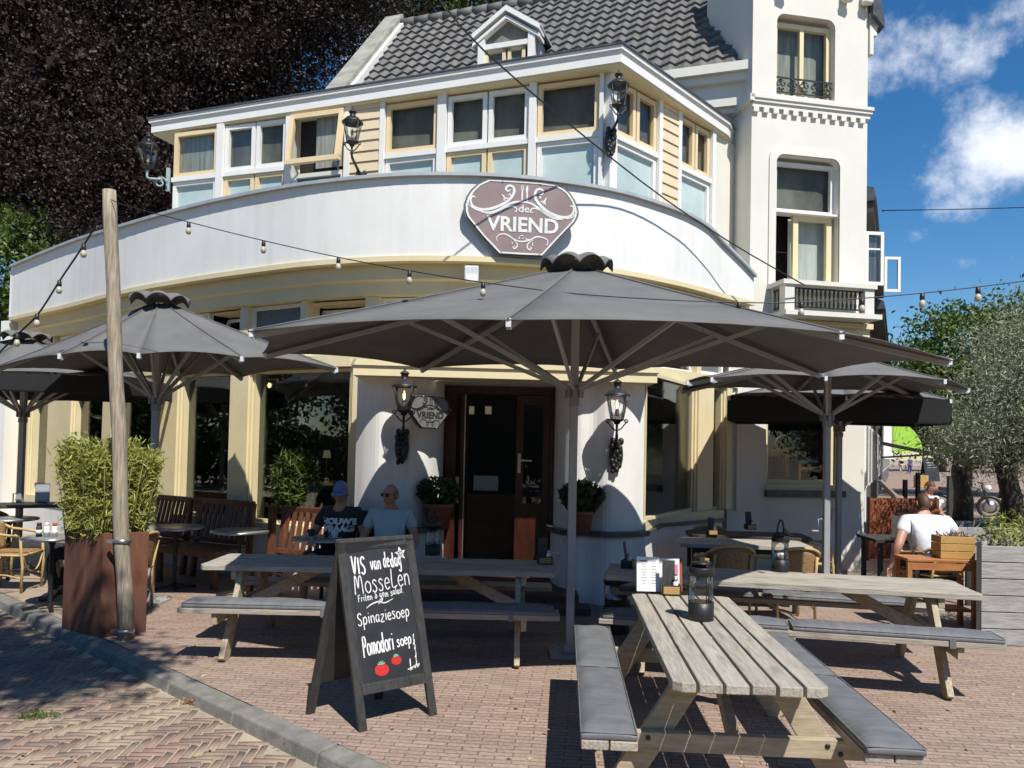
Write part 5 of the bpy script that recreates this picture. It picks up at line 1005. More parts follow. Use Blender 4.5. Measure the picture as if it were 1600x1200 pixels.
def plank_table(label, c, rz, L_, W_, top, leg):
    t = thing('wooden_table', label, 'table', (c[0], c[1], 0), rz, 'wooden tables before the right-hand wall'); m_ = MB()
    o = [(-L_/2+.08*math.cos(a)-(-.08), W_/2*math.sin(a)) for a in []]
    pl = [(-L_/2+.12-.12*math.cos(R(k*22.5-90)) if False else 0, 0) for k in ()]
    pl = [(-L_/2+.10*(1-math.cos(R(90*k/4))), -W_/2+.10*(1-math.sin(R(90*k/4)))) for k in range(5)][::-1]
    ring_ = [(-L_/2+.1, -W_/2), (L_/2-.05, -W_/2), (L_/2, -W_/2+.05), (L_/2, W_/2-.05), (L_/2-.05, W_/2), (-L_/2+.1, W_/2), (-L_/2+.03, W_/2-.04), (-L_/2, W_/2-.12), (-L_/2, -W_/2+.12), (-L_/2+.03, -W_/2+.04)]
    m_.prism(ring_, .70, .745, lambda x, y, z: Vector((x, y, z))); m_.build('table_top', top, t, bevel=.006)
    for sx in (-1, 1):
        for sy in (-1, 1): MB().box((sx*(L_/2-.16), sy*(W_/2-.12), .35), (.06, .06, .70)).build('leg', leg, t)
    MB().box((0, 0, .665), (L_-.36, W_-.28, .06)).build('apron', leg, t); return t
plank_table('light weathered wooden table behind the two rattan chairs', (2.62, 8.72), R(-5), 1.42, .62, WOODG, BLACKM); plank_table('dark wooden table against the shaded wall', (2.95, 9.62), R(-6), 1.45, .6, BLACKF, BLACKF)
# ---------------------------------------------------------------- small things on the tables
def candle_lantern(label, loc, S=1., h=.30, wax=True):
    t = thing('candle_lantern', label, 'lantern', loc, random.uniform(0, 1), 'black candle lanterns on the picnic tables'); r = .068*S
    MB().lathe([(.001, 0), (r, 0), (r*1.02, .003), (r*1.02, .098*S), (r*.9, .1*S), (r*.9, .08*S), (.001, .08*S)], (0, 0, 0), 28).build('base', BLACKM, t)
    MB().lathe([(r*.93, .1*S), (r*.93, .245*S)], (0, 0, 0), 28).build('glass', CLEAR, t)
    MB().lathe([(r*.93, .242*S), (r*1.02, .242*S), (r*1.03, .285*S), (r*.98, .29*S), (r*.75, .275*S), (r*.7, .26*S)], (0, 0, 0), 28).build('top_ring', BLACKM, t)
    l = MB().lathe([(.001, .305*S), (r*.78, .305*S), (r*.8, .313*S), (.001, .318*S)], (0, 0, 0), 24).build('lid', BLACKM, t)
    f = MB()
    for k in range(3): a = k*2.1; f.tube([(r*.98*math.cos(a), r*.98*math.sin(a), .098*S), (r*.98*math.cos(a), r*.98*math.sin(a), .25*S)], .0035, 5); f.tube([(r*.7*math.cos(a), r*.7*math.sin(a), .275*S), (r*.7*math.cos(a), r*.7*math.sin(a), .307*S)], .004, 5)
    f.build('upright', BLACKM, t)
    if wax: MB().lathe([(.001, .082*S), (.027*S, .082*S), (.027*S, .15*S), (.001, .152*S)], (0, 0, 0), 14).build('candle', CANDLE, t)
    if h: MB().tube([(math.cos(a)*.045*S, 0, .315*S+math.sin(a)*.1*S) for a in [math.pi*i/12 for i in range(13)]], .008*S, 8).build('handle', BLACKM, t)
    return t
p = gz(1095, 968, .72); candle_lantern('black and glass candle lantern standing on the nearest picnic table', tuple(p), 1.12, 0, False)
p = gz(1219, 893, .72); candle_lantern('black candle lantern with arched handle on the right picnic table', tuple(p), 1.08); p = gz(676, 867, .72); candle_lantern('black candle lantern on the picnic table right of the chalkboard', tuple(p), 1.05)
def condiment_box(label, loc, rz=0, S=1., menu=True, front=YELL):
    t = thing('condiment_box', label, 'condiment box', loc, rz, 'wooden condiment boxes'); b = MB(); b.box((0, 0, .004), (.13*S, .10*S, .008))
    for y in (-.046, .046): b.box((0, y*S, .037*S), (.13*S, .008, .066*S))
    for x in (-.061, .061): b.box((x*S, 0, .037*S), (.008, .084*S, .066*S))
    b.build('box', BLACKM, t, bevel=.003); MB().box((0, -.052*S, .036*S), (.108*S, .006, .05*S)).build('front_panel', front, t, bevel=.002)
    j = MB().lathe([(.001, .01), (.02, .01), (.02, .085), (.012, .1), (.012, .112), (.001, .113)], (.03*S, -.005, 0), 12).build('jar', PAPER, t); MB().lathe([(.014, .1), (.016, .102), (.016, .122), (.001, .124)], (.03*S, -.005, 0), 12).build('lid', STEEL, j)
    if menu: MB().box((-.015*S, .02*S, .13*S), (.085*S, .006, .20*S), Matrix.Rotation(R(-8), 3, 'X')).build('menu_card', BLACKF, t)
    return t
condiment_box('wooden condiment box on the picnic table before the cafe door', tuple(gz(851, 881, .72)), R(5)); condiment_box('condiment box with upright menu at the dark left end of the right picnic table', tuple(gz(981, 887, .72)), R(70)); condiment_box('bright-fronted condiment box before the white menus on the nearest picnic table', tuple(gz(1048, 929, .72)), R(-6), 1.05)
condiment_box('condiment box on the light wooden table', tuple(gz(1113, 836, .745)), R(0), .9); condiment_box('condiment box with menu on the dark wall table', tuple(gz(1172, 827, .745)), R(10), 1.0)
p = gz(1025, 924, .72); t = thing('menu_stand', 'white printed menu sheets with a pink panel standing on the nearest picnic table', 'menu', tuple(p), R(-3)); Rx = Matrix.Rotation(R(-10), 3, 'X')
MB().box((-.06, 0, .125), (.165, .004, .25), Rx).build('menu_card', PAPER, t); MB().box((.09, .012, .12), (.16, .004, .24), Matrix.Rotation(R(-9), 3, 'X') @ Matrix.Rotation(R(-12), 3, 'Z')).build('menu_card', PAPER, t)
MB().box((.135, .0, .165), (.045, .005, .07), Matrix.Rotation(R(-9), 3, 'X') @ Matrix.Rotation(R(-12), 3, 'Z')).build('pink_panel', PINK, t); MB().box((.13, .04, .12), (.13, .004, .24), Rx).build('back_board', CORTENO, t)
m_ = MB()
for i in range(9): m_.box(Vector((-.09, -.0035-.0176*(.18-.018*i-.125)*-10*.0, .0))+Rx @ Vector((0, -.0035, .22-.02*i-.125))+Vector((0, 0, .125)), (.05-.012*(i % 3), .0006, .002 if i else .007), Rx)
for i in range(9): m_.box(Vector((-.02, 0, .125))+Rx @ Vector((0, -.0035, .095-.02*i)), (.04-.01*(i % 2), .0006, .0018), Rx)
m_.build('print_lines', BLACKF, t)
# shiny bucket beyond the right picnic table
p = gz(957, 893, .45); t = thing('steel_bucket', 'polished steel bucket with dark rim behind the right picnic table end', 'bucket', (1.05, 7.45, 0)); MB().lathe([(.001, .0), (.11, .0), (.13, .5), (.125, .5), (.12, .02)], (0, 0, .0), 24).build('pail', STEEL, t); MB().lathe([(.128, .46), (.137, .47), (.137, .51), (.128, .515)], (0, 0, 0), 24).build('rim', BLACKM, t); MB().lathe([(.118, .18), (.128, .19), (.132, .25), (.122, .26)], (0, 0, 0), 24).build('band', BLACKM, t)
# cups
for l, (dx, dy), m in (('white coffee cup on its saucer on the dark round table, the right of two', (.14, -.05), PAPER), ('dark coffee cup on a saucer on the dark round table', (-.12, -.02), BLACKF)):
    t = thing('coffee_cup', l, 'cup', (BT[2][0]+dx, BT[2][1]+dy, .741)); MB().lathe([(.001, .0), (.05, .0), (.075, .012), (.072, .015), (.001, .006)], (0, 0, 0), 20).build('saucer', PAPER, t); MB().lathe([(.001, .01), (.028, .012), (.042, .05), (.045, .085), (.041, .085), (.036, .04), (.001, .02)], (0, 0, 0), 18).build('cup', m, t); MB().tube([(-.042-.022*math.sin(a), 0, .05+.022*math.cos(a)) for a in [math.pi*i/6 for i in range(7)]], .004, 6).build('handle', m, t)
for k, (dx, l, mm) in enumerate(((-.08, 'black-labelled shaker on the small table left of the bamboo', BLACKM), (.0, 'white shaker on the small table left of the bamboo', PAPER), (.08, 'red-capped shaker on the small table left of the bamboo', RED))):
    t = thing('shaker', l, 'shaker', (BT[3][0]+dx-.03, BT[3][1]-.05, .741), 0, 'shakers on the small table'); MB().lathe([(.001, 0), (.027, 0), (.027, .1), (.02, .115), (.001, .115)], (0, 0, 0), 14).build('bottle', PAPER if mm is not BLACKM else BLACKF, t); MB().lathe([(.022, .112), (.022, .14), (.001, .145)], (0, 0, 0), 14).build('cap', mm if mm is not PAPER else PAPER, t); MB().lathe([(.0275, .03), (.0275, .07)], (0, 0, 0), 14).build('label', PAPER, t)
t = thing('menu_sign', 'pale blank menu board standing on a table behind the bamboo', 'menu', tuple(at(66, 783, 10.2))); MB().box((0, 0, .11), (.19, .01, .25)).build('card', mat('pale_card', (.42, .46, .48), rough=.6), t); MB().box((0, 0, -.02), (.1, .08, .02)).build('foot', BLACKM, t)
p = gp(66, 783); t = thing('wooden_table', 'long dark table behind the left-hand rattan chairs', 'table', (at(66, 783, 10.2).x, 10.2, 0), R(30), 'wooden tables before the left-hand wall'); zt_ = at(66, 783, 10.2).z-.03; MB().box((0, 0, zt_-.02), (1.3, .55, .04)).build('table_top', BLACKF, t, bevel=.005)
for sx in (-.55, .55):
    for sy in (-.2, .2): MB().box((sx, sy, (zt_-.04)/2), (.05, .05, zt_-.04)).build('leg', BLACKF, t)
# ---------------------------------------------------------------- planter, post, string lights
c0, c1, c2 = gz(156, 997), gz(228, 988), gz(96, 981); o = (c1+c2)/2; pt = thing('corten_planter', 'tall rusty corten steel planter with bamboo at the kerb', 'planter', (o.x, o.y, 0)); A, B, C = [v-o for v in (c0, c1, c2)]; Dd = B+C-A; H_ = .915
m_ = MB(); sides = [A, B, Dd, C]
ins = [v*.95 for v in sides]
m_.add([v for v in sides]+[v+UP*H_ for v in sides]+[v+UP*H_ for v in ins]+[v+UP*(H_-.09) for v in ins], [(i, (i+1) % 4, (i+1) % 4+4, i+4) for i in range(4)]+[(i+4, (i+1) % 4+4, (i+1) % 4+8, i+8) for i in range(4)]+[(i+8, (i+1) % 4+8, (i+1) % 4+12, i+12) for i in range(4)]); m_.build('box', CORTEN, pt, bevel=.006)
m_ = MB(); m_.add([v*.95+UP*(H_-.06) for v in sides], [(0, 1, 2, 3)]); m_.build('soil', mat('soil', (.03, .02, .015), rough=1), pt)
bt = thing('bamboo_plant', 'bushy yellow-green bamboo filling the corten planter', 'plant', (o.x, o.y, H_-.06)); Rm = Matrix(((C-A).normalized(), (B-A).normalized(), UP)).transposed()
n_ = 15000; U_ = RNG.uniform(-1, 1, (n_, 3)); sgn = RNG.random(n_); sh = np.where(sgn < .55, 1, 0)
ex = (C-A).normalized(); ey = (B-A).normalized(); top = .70+.07*np.sin(3*U_[:, 0]+1)+.05*np.sin(7*U_[:, 1])
u1 = np.clip(np.sign(U_[:, 0])*np.abs(U_[:, 0])**.6, -1, 1)*.31; u2 = np.clip(np.sign(U_[:, 1])*np.abs(U_[:, 1])**.6, -1, 1)*.26; hh = (.5+.5*np.sign(U_[:, 2])*np.abs(U_[:, 2])**.75)
P_ = np.outer(u1*(.80+.25*hh), np.array(ex))+np.outer(u2*(.8+.3*hh), np.array(ey))+np.outer(hh*top+RNG.normal(size=n_)*.035+.09, [0, 0, 1]); P_ += RNG.normal(size=P_.shape)*.03
out_ = P_-np.array([0, 0, .35]); out_ /= np.linalg.norm(out_, axis=1)[:, None]; V, Fq = leaf_cloud(P_, .085, .16, .15, out_*.8+np.array([0, 0, .1]), .75, .04); fast_mesh('foliage', V, Fq, BAMBOO, bt)
m_ = MB()
for i in range(70):
    a, b = random.uniform(-.3, .3), random.uniform(-.22, .22); q = ex*a+ey*b; m_.tube([q, q*1.15+UP*.4, q*1.35+UP*random.uniform(.6, .76)], [.006, .005, .002], 5)
m_.build('canes', mat('bamboo_cane', (.2, .2, .06), rough=.5), bt)
pb = gz(197, 999); pt_ = at(171, 297, 6.72); t = thing('wooden_post', 'tall weathered round wooden post strapped to the corten planter', 'post', (pb.x, pb.y, 0)); d = pt_-Vector((pb.x, pb.y, 0))
m_ = MB(); k = 14; m_.tube([Vector((pb.x, pb.y, -.05))-Vector((pb.x, pb.y, 0))]+[d*(i/k)+Vector((.006*math.sin(i*1.3), .006*math.cos(i*.9), 0)) for i in range(1, k+1)], [.066-.0007*i+.002*math.sin(i*2.1) for i in range(k+1)], 16); m_.build('shaft', POSTW, t)
for h in (.075, .86): c = d*(h/d.z); m_ = MB(); m_.lathe([(.07, -.018), (.074, -.016), (.074, .016), (.07, .018)], c, 20); m_.bar(c+Vector((-.06, -.03, 0)), c+Vector((-.12, -.01, 0)), .03, .03); m_.build('clamp', STEEL, t)
def string_light(label, pts, r, bulbs, S=1.):
    t = thing('string_light', label, 'string light', tuple(pts[0]), 0, 'outdoor string lights'); o = Vector(pts[0]); m_ = MB(); m_.tube([p-o for p in crom(pts, 8)], r, 6); m_.build('cable', BLACKM, t)
    for b in bulbs:
        c = b-o; s_ = MB().lathe([(.001, .0), (.017*S, -.002), (.019*S, -.03*S), (.021*S, -.045*S), (.017*S, -.058*S), (.001, -.058*S)], c, 10).build('socket', BLACKM, t)
        MB().lathe([(.014*S, -.055*S), (.026*S, -.085*S), (.027*S, -.1*S), (.018*S, -.122*S), (.001, -.128*S)], c, 12).build('bulb', BULB, s_)
A_ = lambda l: [at(*q) for q in l]
string_light('string of bulbs running from the wooden post across the parapet to the right', A_([(174, 312, 6.68), (200, 322, 6.6), (295, 347, 6.35), (412, 376, 6.1), (529, 402, 5.9), (640, 423, 5.7), (760, 442, 5.5), (900, 459, 5.4), (1050, 469, 5.3), (1180, 473, 5.3), (1255, 472, 5.3), (1347, 466, 5.3), (1441, 458, 5.3), (1530, 448, 5.3), (1640, 434, 5.3)]), .0042, A_([(295, 347, 6.35), (412, 376, 6.1), (529, 402, 5.9), (640, 423, 5.7), (755, 441, 5.5), (1155, 472.5, 5.3), (1252, 471.5, 5.3), (1347, 466, 5.3), (1441, 458, 5.3), (1528, 448.5, 5.3)]), .82)
string_light('thick string of bulbs drooping from the post to the left edge', A_([(172, 316, 6.7), (134, 378, 6.9), (95, 436, 7.1), (60, 490, 7.2), (28, 522, 7.3), (-10, 560, 7.4)]), .009, A_([(131, 381, 6.9), (93, 438, 7.1), (58, 490, 7.2), (27, 521, 7.3)]), 1.0)
t = thing('cable', 'black cable running diagonally down from the top edge to the tower balcony', 'cable', tuple(at(690, -10, 6.5))); P_ = A_([(650, -55, 6.2), (760, 83, 7.6), (1000, 282, 9.2), (1140, 378, 10.2), (1258, 446, 10.95)]); MB().tube([p-P_[0]*0-Vector(t.location) for p in crom(P_, 4)], .009, 6).build('cable', BLACKM, t)
t = thing('overhead_wire', 'thin dark wire across the sky right of the tower', 'wire', tuple(at(1380, 329, 25))); MB().tube([at(1380, 329, 25)-Vector(t.location), at(1500, 327, 25)-Vector(t.location), at(1680, 322, 25)-Vector(t.location)], .018, 5).build('wire', BLACKM, t); MB().ball((0, 0, 0), .04, 6).build('insulator', BLACKM, t)
# pots by the door
def pot_plant(label, loc, S, m, n_, size, asp, hgt, sprd, seed=0):
    t = thing('potted_plant', label, 'potted plant', loc); MB().lathe([(.001, 0), (.13*S, 0), (.165*S, .24*S), (.18*S, .245*S), (.18*S, .29*S), (.155*S, .29*S), (.15*S, .26*S), (.001, .25*S)], (0, 0, 0), 24).build('pot', TERRA, t)
    m_ = MB()
    for i in range(9): a = i*.7; m_.tube([(0, 0, .25*S), (math.cos(a)*sprd*.4, math.sin(a)*sprd*.4, .25*S+hgt*.5), (math.cos(a)*sprd*.8, math.sin(a)*sprd*.8, .25*S+hgt*.8)], [.008, .006, .003], 5)
    m_.build('stem', BARK, t); C = RNG.normal(size=(n_, 3)); C /= np.linalg.norm(C, axis=1)[:, None]; C *= RNG.uniform(.35, 1, n_)[:, None]**.5; C = C*np.array([sprd, sprd, hgt*.5])+np.array([0, 0, .27*S+hgt*.5]); V, Fq = leaf_cloud(C, size, asp, .1); fast_mesh('foliage', V, Fq, m, t); return t
p = at(684, 832, 8.72); pot_plant('dark green plant in a terracotta pot on the ledge left of the door', (p.x, p.y, .83), .95, LEAFD, 500, .09, .5, .32, .24)
p = at(908, 830, 8.66); pot_plant('round-leaved dark plant in a terracotta pot on the ledge right of the door', (p.x, p.y, .83), .8, LEAFD, 420, .1, .8, .36, .25)
# ---------------------------------------------------------------- inside the cafe
p = at(421, 585, 10.6); t = thing('pendant_lantern', 'pale conical pendant lantern hanging inside the big window', 'lamp', tuple(p)); MB().lathe([(.015, .14), (.03, .12), (.16, -.06), (.165, -.07), (.15, -.06), (.02, .1)], (0, 0, 0), 20).build('shade', mat('pale_tin', (.4, .42, .38), rough=.4), t); m_ = MB()
for k in range(6): a = k*math.pi/3; m_.tube([(.15*math.cos(a), .15*math.sin(a), -.07), (.12*math.cos(a), .12*math.sin(a), -.3)], .006, 5)
m_.tube([(0, 0, .14), (0, 0, 1.0)], .006, 5); m_.build('frame', BLACKM, t); MB().ball((0, 0, -.15), .02, 8, (1, 1, 1.8)).build('bulb', GLOW, t)
p = at(497, 752, 10.4); t = thing('side_table', 'wooden table inside the big window with a small lamp on it', 'table', (p.x, p.y, .09)); MB().box((.1, 0, p.z-.11), (.9, .5, .04)).build('table_top', YELL, t)
for x in (-.3, .5): MB().box((x, 0, (p.z-.13)/2), (.05, .4, p.z-.13)).build('leg', BLACKF, t)
t = thing('table_lamp', 'small brass table lamp with cream shade inside the big window', 'lamp', (p.x+.12, p.y-.05, p.z)); MB().lathe([(.001, 0), (.06, 0), (.06, .01), (.008, .02), (.008, .36)], (0, 0, 0), 12).build('stand', YELL, t); MB().lathe([(.055, .32), (.04, .42)], (0, 0, 0), 16).build('lamp_shade', LAMPSH, t)
p = at(462, 745, 10.0); pp = pot_plant('trailing light green plant in a pot behind the big window', (p.x, p.y, .55), .8, LEAFG, 1800, .19, .06, .95, .30)
p = at(548, 705, 9.75); t = thing('pampas_grass', 'dry brown plume grass standing inside at the right edge of the big window', 'dried grass', (p.x, p.y, .4)); C = np.stack([RNG.normal(size=900)*.05, RNG.normal(size=900)*.05, RNG.uniform(.3, 1.5, 900)], 1); V, Fq = leaf_cloud(C, .12, .08, -.6); fast_mesh('plume', V, Fq, PAMPAS, t); MB().lathe([(.001, 0), (.08, 0), (.1, .3), (.05, .4)], (0, 0, 0), 14).build('vase', TERRA, t)
p = at(765, 735, 11.0); YELLD = mat('dark_oak', (.17, .085, .03), rough=.5)
t = thing('counter', 'brown wooden counter with papers inside the open cafe door', 'counter', (p.x, p.y, .1)); MB().box((0, 0, .5), (.75, .4, 1.0)).build('body', YELLD, t, bevel=.01); MB().box((-.05, -.02, 1.14), (.35, .02, .22), Matrix.Rotation(R(-20), 3, 'X')).build('paper', PAPER, t)
for i in range(3): MB().box((0, -.205, .25+.25*i), (.6, .012, .2)).build('drawer', YELLD, t)
for px in (736, 763): p = at(px, 641, 12.0); t = thing('hanging_lamp', 'small pale lamp shade in the dark inside the open door', 'lamp', tuple(p), 0, 'small lamps inside the door'); MB().lathe([(.05, -.06), (.05, .06)], (0, 0, 0), 14).build('lamp_shade', LAMPSH, t); MB().tube([(0, 0, .06), (0, 0, 1)], .005, 5).build('cord', BLACKM, t)
# tower window table, chair and ornaments
p = TP(tx(1235, 1.9), -.62, 0); zt1 = at(1235, 702, p.y).z; t = thing('window_table', 'reddish table inside the tower window', 'table', (p.x, p.y, .85), math.atan2(TU.y, TU.x)); MB().box((.02, 0, zt1-.87), (.62, .5, .035)).build('table_top', MAHOG, t); MB().box((0.2, 0, (zt1-.89)/2), (.06, .4, zt1-.89)).build('leg', TEAK, t)
t = thing('window_lamp', 'small lamp with white shade on the table inside the tower window', 'lamp', (p.x-.05, p.y-.08, zt1)); MB().lathe([(.03, 0), (.03, .01), (.006, .02), (.006, .22)], (0, 0, 0), 10).build('stand', BLACKM, t); MB().lathe([(.045, .2), (.03, .29)], (0, 0, 0), 12).build('lamp_shade', CANDLE, t)
t = thing('vase', 'dark vase with a white branch inside the tower window', 'vase', (p.x+.06, p.y-.1, zt1)); MB().lathe([(.03, 0), (.035, .06), (.015, .12)], (0, 0, 0), 12).build('body', BLACKM, t); MB().tube(crom([(0, 0, .1), (.05, 0, .18), (.13, 0, .22), (.17, 0, .21)], 4), .008, 6).build('branch', CANDLE, t)
p = TP(tx(1290, 1.9), -.55, 0); t = thing('dining_chair', 'oak chair with blue-green padded seat inside the tower window', 'chair', (p.x, p.y, .85), math.atan2(TU.y, TU.x)); zs = at(1280, 722, p.y).z-.85; MB().box((-.02, 0, zs), (.4, .4, .06)).build('seat', mat('teal_leather', (.03, .09, .1), rough=.35), t, bevel=.02); MB().box((-.02, .18, zs+.28), (.36, .04, .45)).build('backrest', mat('teal_leather_back', (.015, .03, .04), rough=.35), t, bevel=.02)
for x in (-.2, .17):
    for y in (-.17, .17): MB().box((x, y, (zs-.03)/2), (.04, .04, zs-.03)).build('leg', ORANGEW, t)
MB().box((-.02, -.17, zs-.1), (.36, .025, .04)).build('stretcher', ORANGEW, t)
# ---------------------------------------------------------------- people
def skin_mesh(V, Ed, Rd, sub=2):
    me = bpy.data.meshes.new('tmp'); me.from_pydata([tuple(v) for v in V], Ed, []); o = bpy.data.objects.new('tmp', me); COL.objects.link(o)
    o.modifiers.new('skin', 'SKIN').use_smooth_shade = True
    sv = me.skin_vertices[0].data
    for i, r in enumerate(Rd): sv[i].radius = (r, r) if not isinstance(r, tuple) else r
    sv[0].use_root = True; s = o.modifiers.new('sub', 'SUBSURF'); s.levels = s.render_levels = sub
    dg = bpy.context.evaluated_depsgraph_get(); m = bpy.data.meshes.new_from_object(o.evaluated_get(dg)); vs = [tuple(v.co) for v in m.vertices]; fs = [tuple(p.vertices) for p in m.polygons]
    bpy.data.objects.remove(o); bpy.data.meshes.remove(m); bpy.data.meshes.remove(me); return vs, fs
class Chain:
    def __init__(s): s.V, s.E, s.R = [], [], []
    def p(s, c, r, par=None):
        s.V.append(Vector(c)); s.R.append(r); i = len(s.V)-1
        if par is not None: s.E.append((par, i))
        return i
def hand(ch, w, i, d, side, r=.0085):
    """palm, four unequal fingers and a thumb growing from wrist index i along d"""
    d = Vector(d).normalized(); sd = d.cross(UP); sd = (sd.normalized() if sd.length > .1 else Vector((1, 0, 0)))*side; dn = sd.cross(d)*side
    if dn.z > 0: dn = -dn
    pm = ch.p(w+d*.045, (.036, .018), i); k = ch.p(w+d*.085+dn*.004, (.038, .015), pm)
    for j, (o, L_) in enumerate(((-.028, .065), (-.009, .076), (.010, .07), (.028, .055))):
        a = ch.p(w+d*.1+sd*o+dn*.008, r*1.05, k); b = ch.p(w+d*(.1+L_*.5)+sd*o*1.1+dn*.018, r, a); ch.p(w+d*(.1+L_*.85)+sd*o*1.1+dn*.042, r*.8, b)
    a = ch.p(w+d*.06-sd*.045+dn*.008, r*1.2, pm); ch.p(w+d*.095-sd*.058+dn*.022, r, a)
def head_mesh(c, yaw, tilt, S=1., bald=False):
    """a face-shaped head looking along local -Y"""
    bm = bmesh.new(); bmesh.ops.create_uvsphere(bm, u_segments=24, v_segments=18, radius=1)
    for v in bm.verts:
        x, y, z = v.co; w = .074; h = .115; dpt = .095
        k = 1-.30*max(0, -z)**1.5; jaw = 1-.12*max(0, -z)
        X = x*w*k; Y = y*dpt*jaw-(.012*max(0, -z) if y < 0 else -.0); Z = z*h
        if y > .2 and z < -.35: Y *= .72
        if y < -.5:
            e = math.exp(-((abs(x)-.36)/.2)**2-((z-.05)/.17)**2); Y += .011*e                 # eye sockets
            Y -= .024*math.exp(-(x/.16)**2-((z+.22)/.16)**2)+.012*math.exp(-(x/.13)**2-((z-.0)/.2)**2)   # nose
            Y -= .008*math.exp(-(x/.4)**2-((z+.58)/.1)**2); Y += .006*math.exp(-(x/.4)**2-((z+.69)/.06)**2); Y -= .010*math.exp(-(x/.3)**2-((z+.85)/.12)**2)
            Y -= .006*math.exp(-((abs(x)-.36)/.3)**2-((z-.24)/.08)**2)
        v.co = (X, Y, Z)
    M = Matrix.Translation(c) @ Matrix.Rotation(yaw, 4, 'Z') @ Matrix.Rotation(tilt, 4, 'X') @ Matrix.Scale(S, 4)
    vs = [M @ v.co for v in bm.verts]; fs = [tuple(v.index for v in f.verts) for f in bm.faces]; bm.verts.index_update(); bm.free()
    for s in (-1, 1):
        b = len(vs); n = 8
        for rr, xo in ((1., 0), (1.05, .012), (.55, .014)):
            for k in range(n): a = 2*math.pi*k/n; vs.append(M @ Vector((s*(.070+xo), .01+.018*rr*math.cos(a)+.006, -.008+.032*rr*math.sin(a))))
        fs += [(b+r*n+k, b+r*n+(k+1) % n, b+(r+1)*n+(k+1) % n, b+(r+1)*n+k) for r in range(2) for k in range(n)]+[tuple(b+2*n+k for k in range(n))]
    return vs, fs, M
def seated_person(label, loc, rz, shirt, lean=.06, head_yaw=0., head_tilt=0., wrists=None, elbows=None, bulk=1., shorts=DENIM, knee=.46, hair='bald', sleeve=.55, longpants=False, cap=None, glasses=False, kspread=.14, seat=.47):
    t = thing('person', label, 'person', loc, rz); b = bulk; zs = seat
    pel = Vector((0, 0, zs+.09)); bel = Vector((0, lean*.3, zs+.25)); chs = Vector((0, lean*.8, zs+.45)); nb = Vector((0, lean*1.0, zs+.60)); hd = Vector((0, lean*1.0-.035, zs+.75))
    ch = Chain(); i0 = ch.p(pel, (.155*b, .125*b)); i1 = ch.p(bel, (.145*b, .115*b), i0); i2 = ch.p(chs, (.165*b, .115*b), i1); i3 = ch.p(nb+Vector((0, 0, -.01)), (.095*b, .075*b), i2); i4 = ch.p(nb+Vector((0, -.01, .06)), .055, i3); ch.p(hd+Vector((0, .01, -.05)), .055, i4)
    sh, el, wr, kn, an = {}, {}, {}, {}, {}
    for s in (-1, 1):
        sh[s] = chs+Vector((s*.185*b, .01, .085)); el[s] = Vector(elbows[s]) if elbows else Vector((s*.27*b, lean*.5-.02, zs+.27)); wr[s] = Vector(wrists[s]) if wrists else Vector((s*.17, -.26, zs+.2))
        a = ch.p(sh[s], .062*b, i2); m_ = ch.p((sh[s]+el[s])/2, .05*b, a); e = ch.p(el[s], .042*b, m_); f = ch.p((el[s]*.6+wr[s]*.4), .041*b, e); w = ch.p(wr[s], .028, f); hand(ch, wr[s], w, wr[s]-el[s], s)
        hp = pel+Vector((s*.095, -.03, -.01)); kn[s] = Vector((s*kspread, -knee, zs+.06)); an[s] = Vector((s*kspread*1.05, -knee+.03, .09))
        a = ch.p(hp, .095*b, i0); m_ = ch.p(hp.lerp(kn[s], .55), .08*b, a); k = ch.p(kn[s], .062, m_); c_ = ch.p(kn[s].lerp(an[s], .35)+Vector((0, .02, 0)), .058, k); a2 = ch.p(an[s], .038, c_); ch.p(an[s]+Vector((0, -.12, -.045)), .036, a2)
    vs, fs = skin_mesh(ch.V, ch.E, ch.R); hv, hf, M = head_mesh(hd, head_yaw, head_tilt); MB().add(vs, fs, True).add(hv, hf, True).build('body', SKIN, t)
    ch = Chain(); i1 = ch.p(bel+Vector((0, 0, -.17)), (.172*b, .148*b)); i1b = ch.p(bel+Vector((0, -.01, .04)), (.165*b, .135*b), i1); i2 = ch.p(chs, (.185*b, .13*b), i1b); ch.p(nb+Vector((0, 0, -.015)), (.09*b, .085*b), i2)
    for s in (-1, 1): a = ch.p(sh[s], .08*b, i2); ch.p(sh[s].lerp(el[s], sleeve), .066*b, a)
    vs, fs = skin_mesh(ch.V, ch.E, ch.R); MB().add(vs, fs, True).build('shirt', shirt, t)
    ch = Chain(); i0 = ch.p(pel+Vector((0, 0, .0)), (.165*b, .14*b))
    for s in (-1, 1):
        hp = pel+Vector((s*.095, -.03, -.01)); a = ch.p(hp, .108*b, i0); m_ = ch.p(hp.lerp(kn[s], .78), .088*b, a)
        if longpants: k = ch.p(kn[s], .075, m_); ch.p(an[s]+UP*.02, .055, k)
    vs, fs = skin_mesh(ch.V, ch.E, ch.R); MB().add(vs, fs, True).build('trousers', shorts, t)
    for s in (-1, 1): ch = Chain(); a = ch.p(an[s]+Vector((0, .02, -.02)), (.044, .05)); k = ch.p(an[s]+Vector((0, -.07, -.045)), (.046, .038), a); ch.p(an[s]+Vector((0, -.15, -.055)), (.04, .03), k); vs, fs = skin_mesh(ch.V, ch.E, ch.R); MB().add(vs, fs, True).build('shoe', BLACKF, t)
    T = lambda v: M @ Vector(v)
